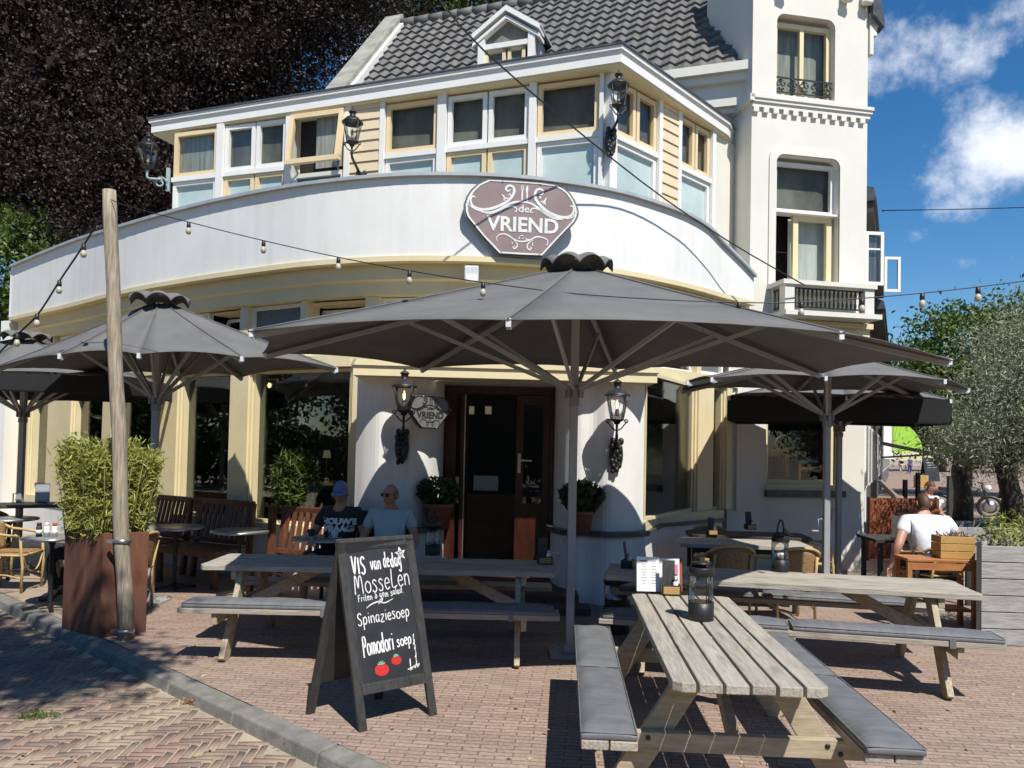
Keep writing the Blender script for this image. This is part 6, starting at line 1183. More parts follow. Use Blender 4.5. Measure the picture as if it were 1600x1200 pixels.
    if hair == 'short':
        m_ = MB(); n = 20; rows = []
        for i in range(8):
            ph = R(90-i*19); row = []
            for k in range(n):
                a = 2*math.pi*k/n; lim = R(22) if math.sin(a) < -.35 else R(-42); q = max(ph, lim); row.append(T((.079*math.cos(q)*math.cos(a), .102*math.cos(q)*math.sin(a)+.002, .121*math.sin(q)+.002+.003*math.sin(k*5+i*3))))
            rows.append(row)
        m_.add([p for r in rows for p in r], [(i*n+k, i*n+(k+1) % n, (i+1)*n+(k+1) % n, (i+1)*n+k) for i in range(7) for k in range(n)], True); m_.build('hair', HAIR, t)
    if hair == 'stubble':
        m_ = MB(); n = 20; rows = []
        for ph in (25, 10, -5, -20): rows.append([T((.0765*math.cos(R(ph))*math.cos(a), .098*math.cos(R(ph))*math.sin(a), .117*math.sin(R(ph)))) for a in [R(-15)+R(210)*k/(n-1) for k in range(n)]])
        m_.add([p for r in rows for p in r], [(i*n+k, i*n+k+1, (i+1)*n+k+1, (i+1)*n+k) for i in range(3) for k in range(n-1)], True); m_.build('hair', mat('grey_stubble', (.25, .15, .11), rough=.8), t)
    if cap:
        m_ = MB(); n = 22; rows = [[T((.083*math.cos(R(ph))*math.cos(2*math.pi*k/n), .106*math.cos(R(ph))*math.sin(2*math.pi*k/n), .125*math.sin(R(ph))+.012)) for k in range(n)] for ph in (14, 30, 48, 66, 80, 90)]
        m_.add([p for r in rows for p in r], [(i*n+k, i*n+(k+1) % n, (i+1)*n+(k+1) % n, (i+1)*n+k) for i in range(5) for k in range(n)], True); c = m_.build('cap', cap, t)
        m_ = MB(); n = 11; top_, bot_ = [], []
        for rr, z in ((1, .043), (1.45, .034), (1.78, .018)):
            for k in range(n): a = R(205+130*k/(n-1)); top_.append(T((.08*math.cos(a)*(1+(rr-1)*.25), .103*math.sin(a)*rr, z-.012*abs(math.cos(a)))))
        m_.add(top_, [(i*n+k, i*n+k+1, (i+1)*n+k+1, (i+1)*n+k) for i in range(2) for k in range(n-1)], True); o = m_.build('brim', cap, c); o.modifiers.new('thickness', 'SOLIDIFY').thickness = .004
    if glasses:
        m_ = MB()
        for s in (-1, 1): m_.prism([(s*.006, .012), (s*.03, .02), (s*.06, .016), (s*.062, -.008), (s*.045, -.022), (s*.018, -.018)], -.101, -.094, lambda x, z, y: T((x, y+.25*abs(x)**1.2, z+.006)))
        for s in (-1, 1): m_.bar(T((s*.06, -.086, .016)), T((s*.078, .01, .012)), .003, .006)
        m_.bar(T((-.008, -.1, .018)), T((.008, -.1, .018)), .003, .004); m_.build('sunglasses', BLACKM, t)
    else:
        m_ = MB()
        for s in (-1, 1): m_.ball(T((s*.027, -.082, .006)), .0085, 6)
        m_.build('eye', BLACKF, t)
    m_ = MB(); m_.stroke([(-.024, -.067), (-.01, -.064), (.0, -.066), (.01, -.064), (.024, -.067)], .007, lambda x, z, d: T((x, -.0925-d+6*x*x, z)), 0, .003); m_.build('mouth', mat('lips', (.32, .13, .1), rough=.5), t)
    return t, chs
p1 = (-1.86, 8.42, 0); t1, chs = seated_person('man in blue cap and black tee with white print seated on the bench', p1, R(-8), TEEB, .05, R(6), R(16), {-1: (-.16, -.36, .72), 1: (.20, -.30, .66)}, {-1: (-.30, -.06, .70), 1: (.31, -.02, .72)}, 1.0, cap=CAPB, kspread=.2)
m_ = MB()
for i, body in enumerate(('HOUWE', 'VRAAG')):
    vs, fs = text_mesh(body, .085, .003, .006, 1.15)
    def onchest(x, z): return -(.112+.0-3.0*x*x)-.022
    sv_ = [v.co for v in [c for c in kids(t1) if c.name.startswith('shirt')][0].data.vertices if v.co.y < chs.y]
    def front(x, z): return min(sorted(sv_, key=lambda c: (c.x-x)**2+(c.z-z)**2)[:4], key=lambda c: c.y).y-.006
    m_.add([(v[0]+.02, front(v[0]+.02, chs.z-.03-.075*i+v[1])-v[2], chs.z-.03-.075*i+v[1]) for v in vs], fs)
m_.build('shirt_print', PAPER, t1)
seated_person('bald man in sunglasses and pale blue tee seated on the bench', (-1.28, 8.22, 0), R(4), TEEM, .07, R(-38), R(2), {-1: (-.20, -.22, .60), 1: (.18, -.26, .60)}, {-1: (-.29, -.0, .72), 1: (.29, .0, .72)}, 1.02, hair='stubble', glasses=True)
seated_person('man in white tee hunched over a table with his back to the camera', (4.84, 8.85, 0), R(172), TEEW, -.22, R(0), R(30), {-1: (-.36, -.34, .76), 1: (.42, -.05, .50)}, {-1: (-.42, -.14, .74), 1: (.37, .02, .72)}, 1.22, hair='short', longpants=True, seat=.45)
seated_person('person in white top with dark hair sitting further down the street', (7.55, 13.9, 0), R(20), TEEW, .02, 0, R(10), None, None, 1.0, hair='short', longpants=True, seat=.45)
seated_person('person in dark clothes sitting mostly hidden behind the corten planter', (-4.45, 8.55, 0), R(-75), DENIM, .05, 0, 0, None, None, 1.0, hair='short', longpants=True, seat=.45, knee=.5)
def walker(label, loc, rz, top, legs, hat=None, S=1., step=.14):
    t = thing('person', label, 'person', loc, rz); ch = Chain(); i0 = ch.p((0, 0, .95*S), (.15, .11)); i1 = ch.p((0, 0, 1.15*S), (.135, .1), i0); i2 = ch.p((0, 0, 1.36*S), (.165, .1), i1); i3 = ch.p((0, -.01, 1.5*S), .055, i2); ch.p((0, -.01, 1.56*S), .055, i3); w_ = {}
    for s in (-1, 1):
        a = ch.p((s*.18, 0, 1.42*S), .058, i2); e = ch.p((s*.235, .04*s, 1.14*S), .044, a); w = ch.p((s*.22, -.08-.05*s, .92*S), .03, e); hand(ch, Vector((s*.22, -.08-.05*s, .92*S)), w, Vector((0, -.2, -1)), s)
        a = ch.p((s*.09, 0, .88*S), .09, i0); k = ch.p((s*.1, -.05*s-.04, .5*S), .062, a); f = ch.p((s*.1, step*s, .09), .042, k); ch.p((s*.1, step*s-.14, .04), .036, f)
    vs, fs = skin_mesh(ch.V, ch.E, ch.R, 1); hv, hf, M = head_mesh(Vector((0, -.02, 1.64*S)), 0, 0); MB().add(vs, fs, True).add(hv, hf, True).build('body', SKIN, t)
    ch = Chain(); i0 = ch.p((0, 0, .92*S), (.18, .14)); i1 = ch.p((0, 0, 1.36*S), (.185, .12), i0); ch.p((0, 0, 1.49*S), .08, i1)
    for s in (-1, 1): a = ch.p((s*.18, 0, 1.42*S), .075, i1); ch.p((s*.225, .03*s, 1.22*S), .062, a)
    vs, fs = skin_mesh(ch.V, ch.E, ch.R, 1); MB().add(vs, fs, True).build('shirt', top, t)
    ch = Chain(); i0 = ch.p((0, 0, .93*S), (.165, .13))
    for s in (-1, 1): a = ch.p((s*.09, 0, .86*S), .105, i0); k = ch.p((s*.1, -.05*s-.04, .5*S), .08, a); ch.p((s*.1, step*s, .14), .06, k)
    vs, fs = skin_mesh(ch.V, ch.E, ch.R, 1); MB().add(vs, fs, True).build('trousers', legs, t)
    m_ = MB(); m_.lathe([(.086, .02), (.09, .06), (.07, .11), (.001, .13)] if not hat else [(.17, .03), (.17, .035), (.088, .04), (.085, .12), (.001, .13)], (0, -.01, 1.64*S), 14); m_.build('hat' if hat else 'hair', hat or HAIR, t); return t
BEIGE = mat('beige_linen', (.5, .45, .36), rough=.9); BLUE = mat('blue_cotton', (.05, .09, .26), rough=.9)
q = gz(1408, 739); walker('pedestrian in beige clothes and pale hat far down the street', (q.x, q.y, 0), R(185), BEIGE, BEIGE, BEIGE); q = gz(1422, 741); walker('pedestrian in blue clothes beside the beige-clad one far down the street', (q.x, q.y, 0), R(190), BLUE, BLUE, None)
# ---------------------------------------------------------------- right-hand side: planters, screen, street
def plank_planter(label, A, u, v, Lx, Ly, H_, np_, group='grey plank planters on the right', posts=True):
    A, u, v = Vector(A), Vector(u).normalized(), Vector(v).normalized(); t = thing('plank_planter', label, 'planter', tuple(A), 0, group); hp = H_/np_
    m_ = MB()
    for k in range(np_):
        z0, z1 = k*hp+.004, (k+1)*hp-.004
        for o, d, n_, L_ in ((Vector((0, 0, 0)), u, v, Lx), (v*(Ly-.03), u, v, Lx)): m_.hexa([o+UP*z0, o+d*L_+UP*z0, o+d*L_+n_*.03+UP*z0, o+n_*.03+UP*z0, o+UP*z1, o+d*L_+UP*z1, o+d*L_+n_*.03+UP*z1, o+n_*.03+UP*z1])
        for o in (u*0, u*(Lx-.03)): m_.hexa([o+v*.031+UP*z0, o+u*.03+v*.031+UP*z0, o+u*.03+v*(Ly-.031)+UP*z0, o+v*(Ly-.031)+UP*z0, o+v*.031+UP*z1, o+u*.03+v*.031+UP*z1, o+u*.03+v*(Ly-.031)+UP*z1, o+v*(Ly-.031)+UP*z1])
    m_.build('planks', GREYW, t, bevel=.004)
    if posts: MB().pbox((0, 0, 0), u, v, (-.045, -.002), (-.01, .09), (0, H_+.03)).build('corner_post', BLACKF, t)
    m_ = MB(); z = H_-.1; m_.add([u*.04+v*.04+UP*z, u*(Lx-.04)+v*.04+UP*z, u*(Lx-.04)+v*(Ly-.04)+UP*z, u*.04+v*(Ly-.04)+UP*z], [(0, 1, 2, 3)]); m_.build('soil', MATS['soil'], t); return t
q = gz(1533, 1008); plank_planter('grey plank planter at the right edge of the photo with yellow-green bamboo', (q.x, q.y, 0), (1, -.07, 0), (.56, .83, 0), 2.2, .62, .93, 6)
q2 = (at(1528, 810, 10.6)); plank_planter('long grey plank planter in the middle distance under the olive tree', (5.35, 9.9, 0), (1, .02, 0), (.1, 1, 0), 2.6, .8, .86, 5, posts=False); plank_planter('grey plank planter furthest back beside the street', (6.05, 11.6, 0), (1, .02, 0), (.1, 1, 0), 2.2, .8, .80, 5, posts=False)
b2 = thing('bamboo_plant', 'thin yellow-green bamboo in the plank planter at the right edge', 'plant', (5.1, 7.75, .83)); C = np.stack([RNG.uniform(-.3, .6, 1100), RNG.normal(size=1100)*.15, RNG.uniform(.0, .42, 1100)], 1); C[:, 2] *= RNG.uniform(.4, 1, 1100); V, Fq = leaf_cloud(C, .09, .16, -.3); fast_mesh('foliage', V, Fq, BAMBOO, b2)
m_ = MB()
for i in range(0): x, y = random.uniform(-.25, .55), random.uniform(-.15, .15); m_.tube([(x, y, 0), (x+.02, y, .25), (x+.05, y, random.uniform(.3, .42))], .004, 5)
MB().tube([(.1, 0, -.02), (.12, 0, .2), (.16, 0, .38)], .006, 5).build('cane', MATS['bamboo_cane'], b2)
a, b = gz(1358, 876), gz(1440, 874); O, u, n, Ln = frame_uv(a, b); t = thing('corten_screen', 'orange-brown steel wind screen with a dark shield emblem', 'screen', (a.x, a.y, 0)); O = Vector((0, 0, 0)); MB().pbox(O, u, n, (0, Ln+.35), (-.02, .02), (.03, 1.04)).build('panel', CORTENO, t); m_ = MB()
Fs = lambda x, y, d: O+u*x+UP*y+n*d
cx, cy = Ln*.62, .84
m_.stroke([(cx+.22*x, cy+.12*y) for x, y in ((-.5, 1), (.5, 1), (1, .5), (1, .1), (.4, -1), (-.4, -1), (-1, .1), (-1, .5), (-.5, 1))], .012, Fs, .02, .024)
vs, fs = text_mesh('VRIEND', .085, .002, .002); m_.add([Fs(cx+v[0], cy-.04+v[1], .022+v[2]) for v in vs], fs); m_.stroke([(cx-.15, cy+.05), (cx, cy+.08), (cx+.15, cy+.05)], .01, Fs, .02, .024); m_.build('emblem', BLACKF, t)
for x in (.0, Ln+.33): MB().pbox(O, u, n, (x-.02, x+.02), (-.05, -.021), (0, 1.06)).build('post', BLACKM, t)
# serving cabinet and bag
ca = thing('side_cabinet', 'orange-brown wooden serving table behind the man in white', 'side table', (4.40, 7.98, 0), R(-4)); MB().box((0, 0, .70), (.70, .34, .03)).build('table_top', ORANGEW, ca, bevel=.005); MB().box((0, -.155, .64), (.62, .02, .07)).build('apron', ORANGEW, ca)
for x in (-.32, .32):
    for y in (-.14, .14): MB().box((x, y, .342), (.045, .045, .684)).build('leg', ORANGEW, ca)
for z in (.2,): MB().box((0, 0, z), (.6, .26, .03)).build('shelf', ORANGEW, ca)
for y in (-.15, .15): MB().box((0, y, .42), (.6, .018, .03)).build('rail', ORANGEW, ca)
bg = thing('wooden_crate', 'light wooden crate with dappled shade on the orange serving table', 'crate', (4.57, 7.96, .716), R(-4)); m_ = MB()
for k in range(3):
    for y in (-.1, .1): m_.box((0, y, .038+.077*k), (.34, .014, .071))
    for x in (-.163, .163): m_.box((x, 0, .038+.077*k), (.014, .186, .071))
for x in (-.14, .14):
    for y in (-.085, .085): m_.box((x, y, .115), (.03, .016, .22))
m_.box((0, 0, .01), (.31, .18, .015)); m_.build('box', YELL, bg, bevel=.003); m_ = MB()
for i in range(26): m_.tube([(random.uniform(-.14, .14), random.uniform(-.08, .08), .1), (random.uniform(-.15, .15), random.uniform(-.08, .08), random.uniform(.22, .27))], .006, 5)
m_.build('cutlery', BLACKF, bg)
dt = thing('cafe_table', 'dark square table in front of the man in the white tee', 'table', (4.98, 9.5, 0), R(-6)); MB().box((0, 0, .73), (1.15, .7, .035)).build('table_top', BLACKF, dt)
for x in (-.5, .5):
    for y in (-.28, .28): MB().box((x, y, .355), (.05, .05, .71)).build('leg', BLACKF, dt)
# bollards and street furniture
def bollard(label, p, h): t = thing('bollard', label, 'bollard', tuple(p), 0, 'dark square bollards along the street'); MB().box((0, 0, h/2), (.13, .13, h)).build('post', BLACKF, t, bevel=.01); MB().box((0, 0, h+.01), (.14, .14, .02)).build('cap', BLACKM, t, bevel=.004)
for l, px, py, h in (('short bollard left of the taller one behind the corten screen', 1414, 790, .9), ('taller bollard behind the corten screen', 1434, 789, 1.15), ('bollard right of the seated person in the white top', 1484, 812, 1.2), ('thin far bollard beside the olive trunk', 1503, 790, 1.0)): bollard(l, gz(px, py), h)
q = gz(1455, 752); t = thing('a_board', 'dark A-board with pale lettering far down the street', 'a-board', tuple(q), R(15)); m_ = MB(); m_.box((0, 0, .85), (1.25, .06, 1.7), Matrix.Rotation(R(-9), 3, 'X')); m_.build('board', BOARD, t); m_ = MB()
for i in range(7): m_.box((random.uniform(-.1, .1), -.036-.0+.1585*(.0)+math.sin(R(9))*(.4-.17*i+.3), 1.5-.18*i), (.8-.1*(i % 3), .01, .05))
m_.build('lettering', CHALK, t); MB().box((0, .3, .8), (1.2, .05, 1.6), Matrix.Rotation(R(9), 3, 'X')).build('rear_board', BLACKF, t)
q = gz(1439, 762); t = thing('parcel', 'small tan carton standing on the street', 'box', tuple(q)); MB().box((0, 0, .35), (.6, .5, .7)).build('carton', YELL, t, bevel=.02); MB().box((0, 0, .705), (.08, .5, .01)).build('tape', PAPER, t)
q = gz(1396, 800); t = thing('deck_chair', 'folding wooden deck chair behind the corten screen', 'chair', (q.x, q.y, 0), R(80))
for s in (-1, 1): MB().bar((s*.25, .45, 1.0), (s*.25, -.4, .15), .04, .06).build('frame', WOODG, t); MB().bar((s*.25, .4, .1), (s*.25, -.2, .5), .04, .06).build('leg', WOODG, t)
m_ = MB().bar((0, .43, .98), (0, -.05, .4), .46, .03); m_.bar((0, -.05, .4), (0, -.4, .42), .46, .03); m_.build('sling', GREYW, t)
# parked motorbike seen small between the trunks
q = gz(1507, 806); mb_ = thing('motorbike', 'dark parked motorbike half hidden behind the olive trunk', 'motorbike', (q.x, q.y, 0), R(65))
for y in (-.65, .65):
    w = MB().tube([(0, y+.3*math.cos(a), .3+.3*math.sin(a)) for a in [2*math.pi*i/20 for i in range(21)]], .05, 8, False).build('wheel', BLACKM, mb_); MB().lathe([(.03, -.04), (.2, -.01), (.2, .01), (.03, .04)], (0, y, .3), 14, True, Matrix.Rotation(R(90), 3, 'Y')).build('rim', STEEL, w)
m_ = MB(); m_.ball((0, -.15, .75), .2, 10, (.7, 1.5, .7)); m_.ball((0, 0, .45), .2, 10, (.8, 1.3, .9)); m_.tube([(0, -.65, .3), (0, -.45, .95)], .04, 8); m_.tube([(-.35, -.4, 1.0), (0, -.48, .98), (.35, -.4, 1.0)], .02, 6); m_.build('body', BLACKF, mb_); MB().box((0, .35, .8), (.24, .7, .1)).build('saddle', BLACKM, mb_, bevel=.03); MB().ball((0, -.6, .85), .1, 10).build('headlight', PAPER, mb_); MB().box((0, .75, .75), (.15, .05, .08)).build('tail_light', RED, mb_)
# ---- row of houses beyond the tower
HU = Vector((.45, .893, 0)).normalized(); HN = Vector((HU.y, -HU.x, 0)); H0 = Vector((5.62, 12.95, 0))
def house(label, s0, s1, hh, wall, rr, roofh, out=0.):
    t = thing('town_house', label, 'house', tuple(H0+HU*s0), 0, 'houses along the street beyond the tower'); L_ = s1-s0; o = Vector((0, 0, 0))-HN*0+HN*out
    MB().pbox(o, HU, HN, (0, L_), (-7, 0), (-.05, hh)).build('wall', wall, t)
    m_ = MB(); P = lambda x, y, z: o+HU*x+HN*y+UP*z
    m_.hexa([P(-.1, .45, hh-.1), P(L_+.1, .45, hh-.1), P(L_+.1, -7, hh-.1), P(-.1, -7, hh-.1), P(-.1, .4, hh+.12), P(L_+.1, .4, hh+.12), P(L_+.1, -3.5, hh+roofh), P(-.1, -3.5, hh+roofh)]); rf = m_.build('roof', rr, t)
    m_ = MB(); m_.pbox(o, HU, HN, (-.05, L_+.05), (.0, .4), (hh-.28, hh-.105)); m_.build('eaves', BLACKF, t)
    nwin = max(1, int(L_/2.2))
    for fl in range(int(hh//3)):
        for i in range(nwin):
            x = L_*(i+.5)/nwin; z = .9+3*fl; m_ = MB(); m_.pbox(o, HU, HN, (x-.55, x+.55), (.0, .05), (z, z+1.7)); w = m_.build('window', WHITEP, t); MB().pbox(o, HU, HN, (x-.48, x+.48), (.051, .06), (z+.08, z+1.62)).build('pane', FROSTD, w)
    return t
house('white town house just right of the tower with dark eaves', 0, 4.6, 6.1, TOWERW, SLATE, 1.2); house('grey-white town house with a steep gable further right', 4.6, 9.4, 6.4, WHITEP, mat('orange_tiles', (.34, .12, .06), rough=.8, vs=10), 1.5, -.0); house('lower brown-roofed house far along the street', 9.4, 22, 5.9, mat('brown_front', (.10, .075, .06), rough=.8), SLATE, 1.8); house('far dark shop row at the end of the street', 22, 60, 6.0, mat('shop_dark', (.16, .14, .13), rough=.8), SLATE, 2.5)
def casement(label, p, px_w, h, rz):
    t = thing('open_window', label, 'window', tuple(p), rz, 'white casements swung open beyond the tower'); W_ = px_w; m_ = MB(); f = .055
    for x in (f/2, W_-f/2): m_.box((x, 0, h/2), (f, .045, h))
    for z in (f/2, h-f/2): m_.box((W_/2, 0, z), (W_-2*f, .045, f))
    m_.build('frame', WHITEP, t); MB().box((W_/2, 0, h/2), (W_-2*f+.01, .008, h-2*f+.01)).build('pane', CLEAR, t); return t
p = at(1351, 445, 13.1); t = casement('large white casement with curtains swung open beside the tower', p, .33, .92, R(5)); MB().box((.16, 0, .62), (.22, .03, .03)).build('glazing_bar', WHITEP, t); MB().box((.14, .06, .45), (.2, .01, .8)).build('curtain', NET, t)
p = at(1381, 456, 15.6); casement('smaller white casement swung open against the sky', p, .33, .72, R(0))
# awnings
p = at(1376, 693, 16.5); q = at(1468, 712, 16.0); t = thing('awning', 'black folding awning sloping over the pavement beyond the tower', 'awning', tuple(p)); d = q-p; m_ = MB(); w = HU*3.2; up_ = UP*.05; m_.hexa([Vector((0, 0, 0)), d, d+w, w, up_, d+up_, d+w+up_, w+up_]); m_.build('canopy', FABRICB, t); MB().hexa([d-UP*.2, d*1.01-UP*.2, d*1.01+w-UP*.2, d+w-UP*.2, d, d*1.01, d*1.01+w, d+w]).build('valance', FABRICB, t); MB().bar(Vector((0, 0, -.3)), d*.9, .04, .04).build('arm', BLACKM, t)
p = at(1394, 706, 24); t = thing('lime_awning', 'lime green fan-shaped dutch awning on a far shop front', 'awning', tuple(p)); m_ = MB(); r_ = .95; n_ = 8; prev = None
for k in range(n_):
    a0, a1 = R(90*k/n_), R(90*(k+1)/n_); A_0 = Vector((r_*math.cos(a0), 0, r_*math.sin(a0))); A_1 = Vector((r_*math.cos(a1), 0, r_*math.sin(a1))); w = Vector((.9, 1.8, 0)); m_.add([A_0, A_1, A_1+w, A_0+w], [(0, 1, 2, 3)]); m_.add([Vector((0, 0, 0)), A_0, A_1], [(0, 1, 2)])
o_ = m_.build('fabric', LIME, t); m_ = MB()
for k in range(n_+1): a = R(90*k/n_); m_.bar((0, -.01, 0), (r_*math.cos(a), -.01, r_*math.sin(a)), .015, .015)
m_.build('ribs', mat('pale_lime', (.5, .7, .2), rough=.6), t); MB().box((-.12, .05, .35), (.3, .1, 1.15)).build('side_panel', PAPER, t); MB().box((-.05, .0, 1.0), (.45, .12, .22)).build('sign_box', mat('sea_green', (.02, .2, .14), rough=.6), t)
# ---------------------------------------------------------------- trees
tree('olive_tree', 'grey-green olive tree with gnarled dark trunk in the plank planter', (6.75, 10.35, .76), ((6.6, 10.35, 2.1), .13), [((6.6, 10.2, 2.55), (.85, .85, .75)), ((7.4, 10.3, 2.9), (1.0, .9, .9)), ((6.2, 10.1, 1.9), (.35, .4, .4)), ((7.0, 10.0, 2.05), (.8, .7, .5)), ((7.9, 10.2, 2.3), (.8, .8, .7)), ((6.9, 10.3, 3.35), (.6, .6, .5))], 340, 85, .42, .07, OLIVE, 'trees on the right', .22, .3, .1)
tree('olive_tree', 'second olive trunk and lower crown left of the main olive tree', (7.0, 11.95, .7), ((6.95, 11.9, 1.9), .13), [((7.05, 11.8, 2.0), (.5, .6, .5)), ((7.7, 11.9, 1.9), (.8, .6, .5))], 110, 80, .4, .07, OLIVE, 'trees on the right', .22, .3, .1)
q = at(1500, 720, 26); tree('street_tree', 'mid green leafy tree rising behind the olive tree', (q.x, q.y, 0), ((q.x, q.y, 5), .3), [((q.x+.2, 26, 5.3), (2.0, 2, 1.7)), ((q.x-.9, 25.5, 4.2), (1.5, 1.5, 1.3)), ((q.x+2.6, 26, 5.6), (2.2, 2, 1.9)), ((q.x+.5, 25, 3.2), (2.2, 2, 1.0))], 380, 60, .7, .17, LEAFG, 'trees on the right')
q = at(1575, 720, 34); tree('street_tree', 'dark green tree at the right edge far down the street', (q.x, q.y, 0), ((q.x, q.y, 5), .3), [((q.x-3, 34, 4.2), (4.5, 3, 2.2)), ((q.x+2, 34, 6), (3.5, 3, 2.8)), ((q.x-7, 36, 3.4), (3, 2.5, 1.7))], 420, 55, 1.0, .25, LEAFD, 'trees on the right')
q = at(1470, 720, 90); tree('street_tree', 'far dark green trees closing off the end of the street', (q.x, q.y, 0), ((q.x, q.y, 7), .5), [((q.x-9, 90, 5.5), (8, 5, 4.5)), ((q.x+4, 92, 7), (9, 5, 5)), ((q.x+20, 90, 7), (10, 5, 6)), ((q.x+38, 90, 8), (12, 5, 7))], 700, 50, 2.2, .6, LEAFD, 'trees on the right')
GER = mat('geranium', (.55, .04, .08), rough=.6)
q = at(1503, 690, 12.6); t = thing('geranium_basket', 'red flowers in hanging greenery behind the olive tree', 'flowers', tuple(q)); C = RNG.normal(size=(160, 3))*np.array([.12, .1, .05]); V, Fq = leaf_cloud(C, .06, .9, 0); fast_mesh('blossom', V, Fq, GER, t); C = RNG.normal(size=(400, 3))*np.array([.3, .2, .12])-np.array([0, 0, .12]); V, Fq = leaf_cloud(C, .08, .6, 0); fast_mesh('foliage', V, Fq, LEAFD, t)
# copper beech behind the building on the left
def bl(px, py, Y, rx, rz): p = at(px, py, Y); return ((p.x, p.y, p.z), (rx, min(rx, 2.6), rz))
q = at(150, 690, 19.5)
beech = tree('copper_beech', 'huge dark purple copper beech towering behind the left of the cafe', (q.x, q.y, 0), ((q.x, q.y, 8.5), .6), [bl(60, 40, 19, 3.4, 2.6), bl(240, 30, 19, 3.2, 2.6), bl(400, 40, 19.5, 2.9, 2.6), bl(150, 190, 18.5, 3.2, 2.4), bl(330, 130, 19.5, 2.8, 2.2), bl(20, 260, 18, 2.4, 1.9), bl(200, 290, 18, 2.3, 1.7), bl(500, 20, 20, 1.8, 1.5), bl(560, -30, 20, 2.0, 1.6), bl(420, 180, 20, 1.2, 1.1), bl(110, 350, 17.5, 1.6, .9), bl(300, -120, 19, 4.5, 2.4), bl(-120, 150, 18, 3.0, 4.5), bl(545, 90, 20.5, .7, .8)], 1400, 175, .92, .092, BEECH, None, .6, .3, .45)
ib = [bl(60, 40, 19.6, 3.0, 2.3), bl(240, 30, 19.6, 2.9, 2.3), bl(390, 40, 20, 2.2, 2.2), bl(150, 190, 19, 2.9, 2.1), bl(320, 130, 20, 2.3, 1.9), bl(20, 260, 18.6, 2.1, 1.6), bl(200, 280, 18.6, 2.0, 1.4), bl(300, -120, 19.6, 4, 2), bl(-120, 150, 18.6, 2.6, 4)]
C = clumps(ib, 700, 60, 1.1, .1)-np.array(beech.location); V, Fq = leaf_cloud(C, .22, .7, .4); fast_mesh('inner_crown', V, Fq, BEECH, beech)
q = at(60, 690, 16.6); tree('laurel_tree', 'bright green shrubby tree at the left edge beyond the parapet end', (q.x-1.2, q.y, 0), ((q.x-1.2, q.y, 3.2), .2), [bl(10, 440, 16.4, 1.5, 1.5), bl(-40, 520, 16.2, 1.3, 1.6), bl(95, 400, 17.3, .8, .55), bl(20, 370, 16.8, 1.0, .7), bl(-20, 620, 15.8, 1.2, 1.4)], 260, 65, .5, .12, LEAFG, None)
q = at(660, 300, 25); tree('chestnut_tree', 'green tree top showing above the roof ridge', (q.x, q.y, 0), ((q.x, q.y, 13), .5), [bl(660, 5, 25, 1.8, 1.0), bl(740, -25, 25, 1.8, 1.0), bl(600, -60, 25, 2.5, 1.4)], 170, 60, .8, .24, LEAFG, None)
# ---- across the road, behind the camera: plane tree whose shade falls on the road, trees seen mirrored in the panes, leafy rows added to hide the road in them
tree('plane_tree', 'leafy roadside tree behind the viewer shading the road at the left', (-5.0, -2.6, -.09), ((-2.6, .8, 6.4), .2), [((-3.3, 2.4, 7.4), (1.1, .55, .5)), ((-2.2, 1.6, 7.5), (1.0, .55, .5)), ((-1.2, 1.1, 7.6), (.7, .45, .5)), ((-2.8, 1.1, 7.4), (.7, .35, .4)), ((-4.2, 2.8, 7.6), (.9, .5, .5))], 190, 60, .5, .14, LEAFG, 'trees across the road')
for l, x, y in (('tree far to the left across the road, nearest of four', -20, -9), ('tree far to the left across the road, second of four', -22, -3), ('tree far to the left across the road, third of four', -24, 4), ('tree far to the left across the road, furthest of four', -27, 11), ('leafy tree left of the cafe across the side road', -22, 15.5), ('leafy tree left of the cafe further down the side road', -25, 22), ('leafy tree to the right of the viewer, the nearer', 18, 1), ('leafy tree to the right of the viewer, the further', 24, -7)): tree('roadside_tree', l, (x, y, -.09), ((x, y, 3.4), .25), [((x, y, 4.4), (2.6, 3.4, 2.6)), ((x+.3, y+.8, 2.0), (1.8, 3.0, 1.6))], 260, 60, 1.1, .26, LEAFD, 'trees across the road')
for i, (x, y, r) in enumerate(((-14, -13, 3.2), (-7, -15, 3.4), (0, -14, 3.0), (7, -16, 3.6), (14, -13, 3.2))): tree('roadside_tree', ['tree across the road behind the viewer, furthest left', 'tree across the road behind the viewer, left of the middle one', 'middle tree across the road behind the viewer', 'tree across the road behind the viewer, right of the middle one', 'tree across the road behind the viewer, furthest right'][i], (x, y, -.09), ((x, y, 3.2), .25), [((x, y, 4.2), (r, 2, 2.4)), ((x+.8, y+.3, 2.2), (r*.8, 1.6, 1.4))], 240, 55, 1.1, .26, LEAFD if i % 2 else LEAFG, 'trees across the road')

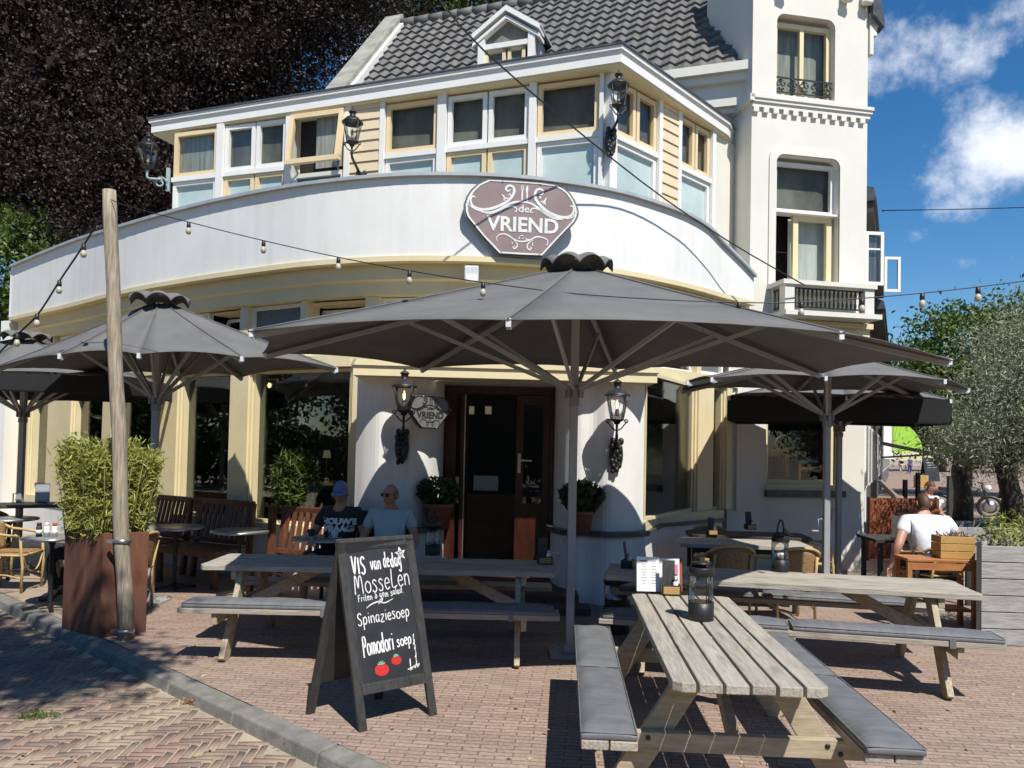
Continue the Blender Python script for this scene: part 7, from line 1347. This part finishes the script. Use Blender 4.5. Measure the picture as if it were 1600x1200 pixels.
def added_hedge(label, a, b, h):  # unseen leafy row, added to keep the bright road out of the panes' reflections
    a, b = np.array(a), np.array(b); n_ = 26000; s_ = RNG.uniform(0, 1, n_); t = thing('added_hedge', label, 'added_hedge', (a[0], a[1], -.09), 0, 'trees across the road'); d = (b-a)/np.linalg.norm(b-a); w = RNG.normal(size=n_)*.35
    C = np.stack([(b-a)[0]*s_-d[1]*w, (b-a)[1]*s_+d[0]*w, RNG.uniform(0, 1, n_)**.7*(h+.25*np.sin(s_*60))], 1); V, Fq = leaf_cloud(C, .3, .6, .1); fast_mesh('foliage', V, Fq, LEAFD, t); MB().tube([(0, 0, 0), (0, 0, h*.7)], .05, 6).build('stem', BARK, t)
added_hedge('tall leafy row added across the road behind the viewer to hide the road mirrored in the panes', (-27, -15.5), (24, -18), 2.6); added_hedge('tall leafy row added along the road left of the cafe to hide the road mirrored in the panes', (-25, -12), (-30, 24), 2.4)
# ---- fallen leaves and weeds on the paving
n_ = 420; X = RNG.uniform(-6, 4, n_); Y = RNG.uniform(3.6, 9, n_); C = np.stack([X, Y, np.where((np.stack([X, Y], 1)-np.array([K0.x, K0.y])) @ np.array([KN.x, KN.y]) > 0, .008, -.066)], 1)
dirs = RNG.normal(size=(n_, 3)); dirs[:, 2] *= .08; V, Fq = leaf_cloud(C, .035, .6, 0, dirs, .05, .05); lf = fast_mesh('leaf_litter', V, Fq, mat('dry_leaf', (.30, .2, .1), (.45, .36, .22), rough=.8, island=.8)); tag(lf, 'scattered dry leaves and petals on the paving', 'leaf litter', kind='stuff')
for l, px, py in (('small bright green weed growing in the road paving at lower left', 60, 1121), ('dry weed at the foot of the kerb', 310, 1100), ('weed tuft at the joint of two kerb stones', 470, 1168)):
    q = gz(px, py, -.08); t = thing('weed', l, 'weed', tuple(q), 0, 'weeds in the paving'); C = RNG.normal(size=(110, 3))*np.array([.06, .03, .012])+np.array([0, 0, .015]); V, Fq = leaf_cloud(C, .035, .35, -.3); fast_mesh('foliage', V, Fq, LEAFG if px < 100 else PAMPAS, t)
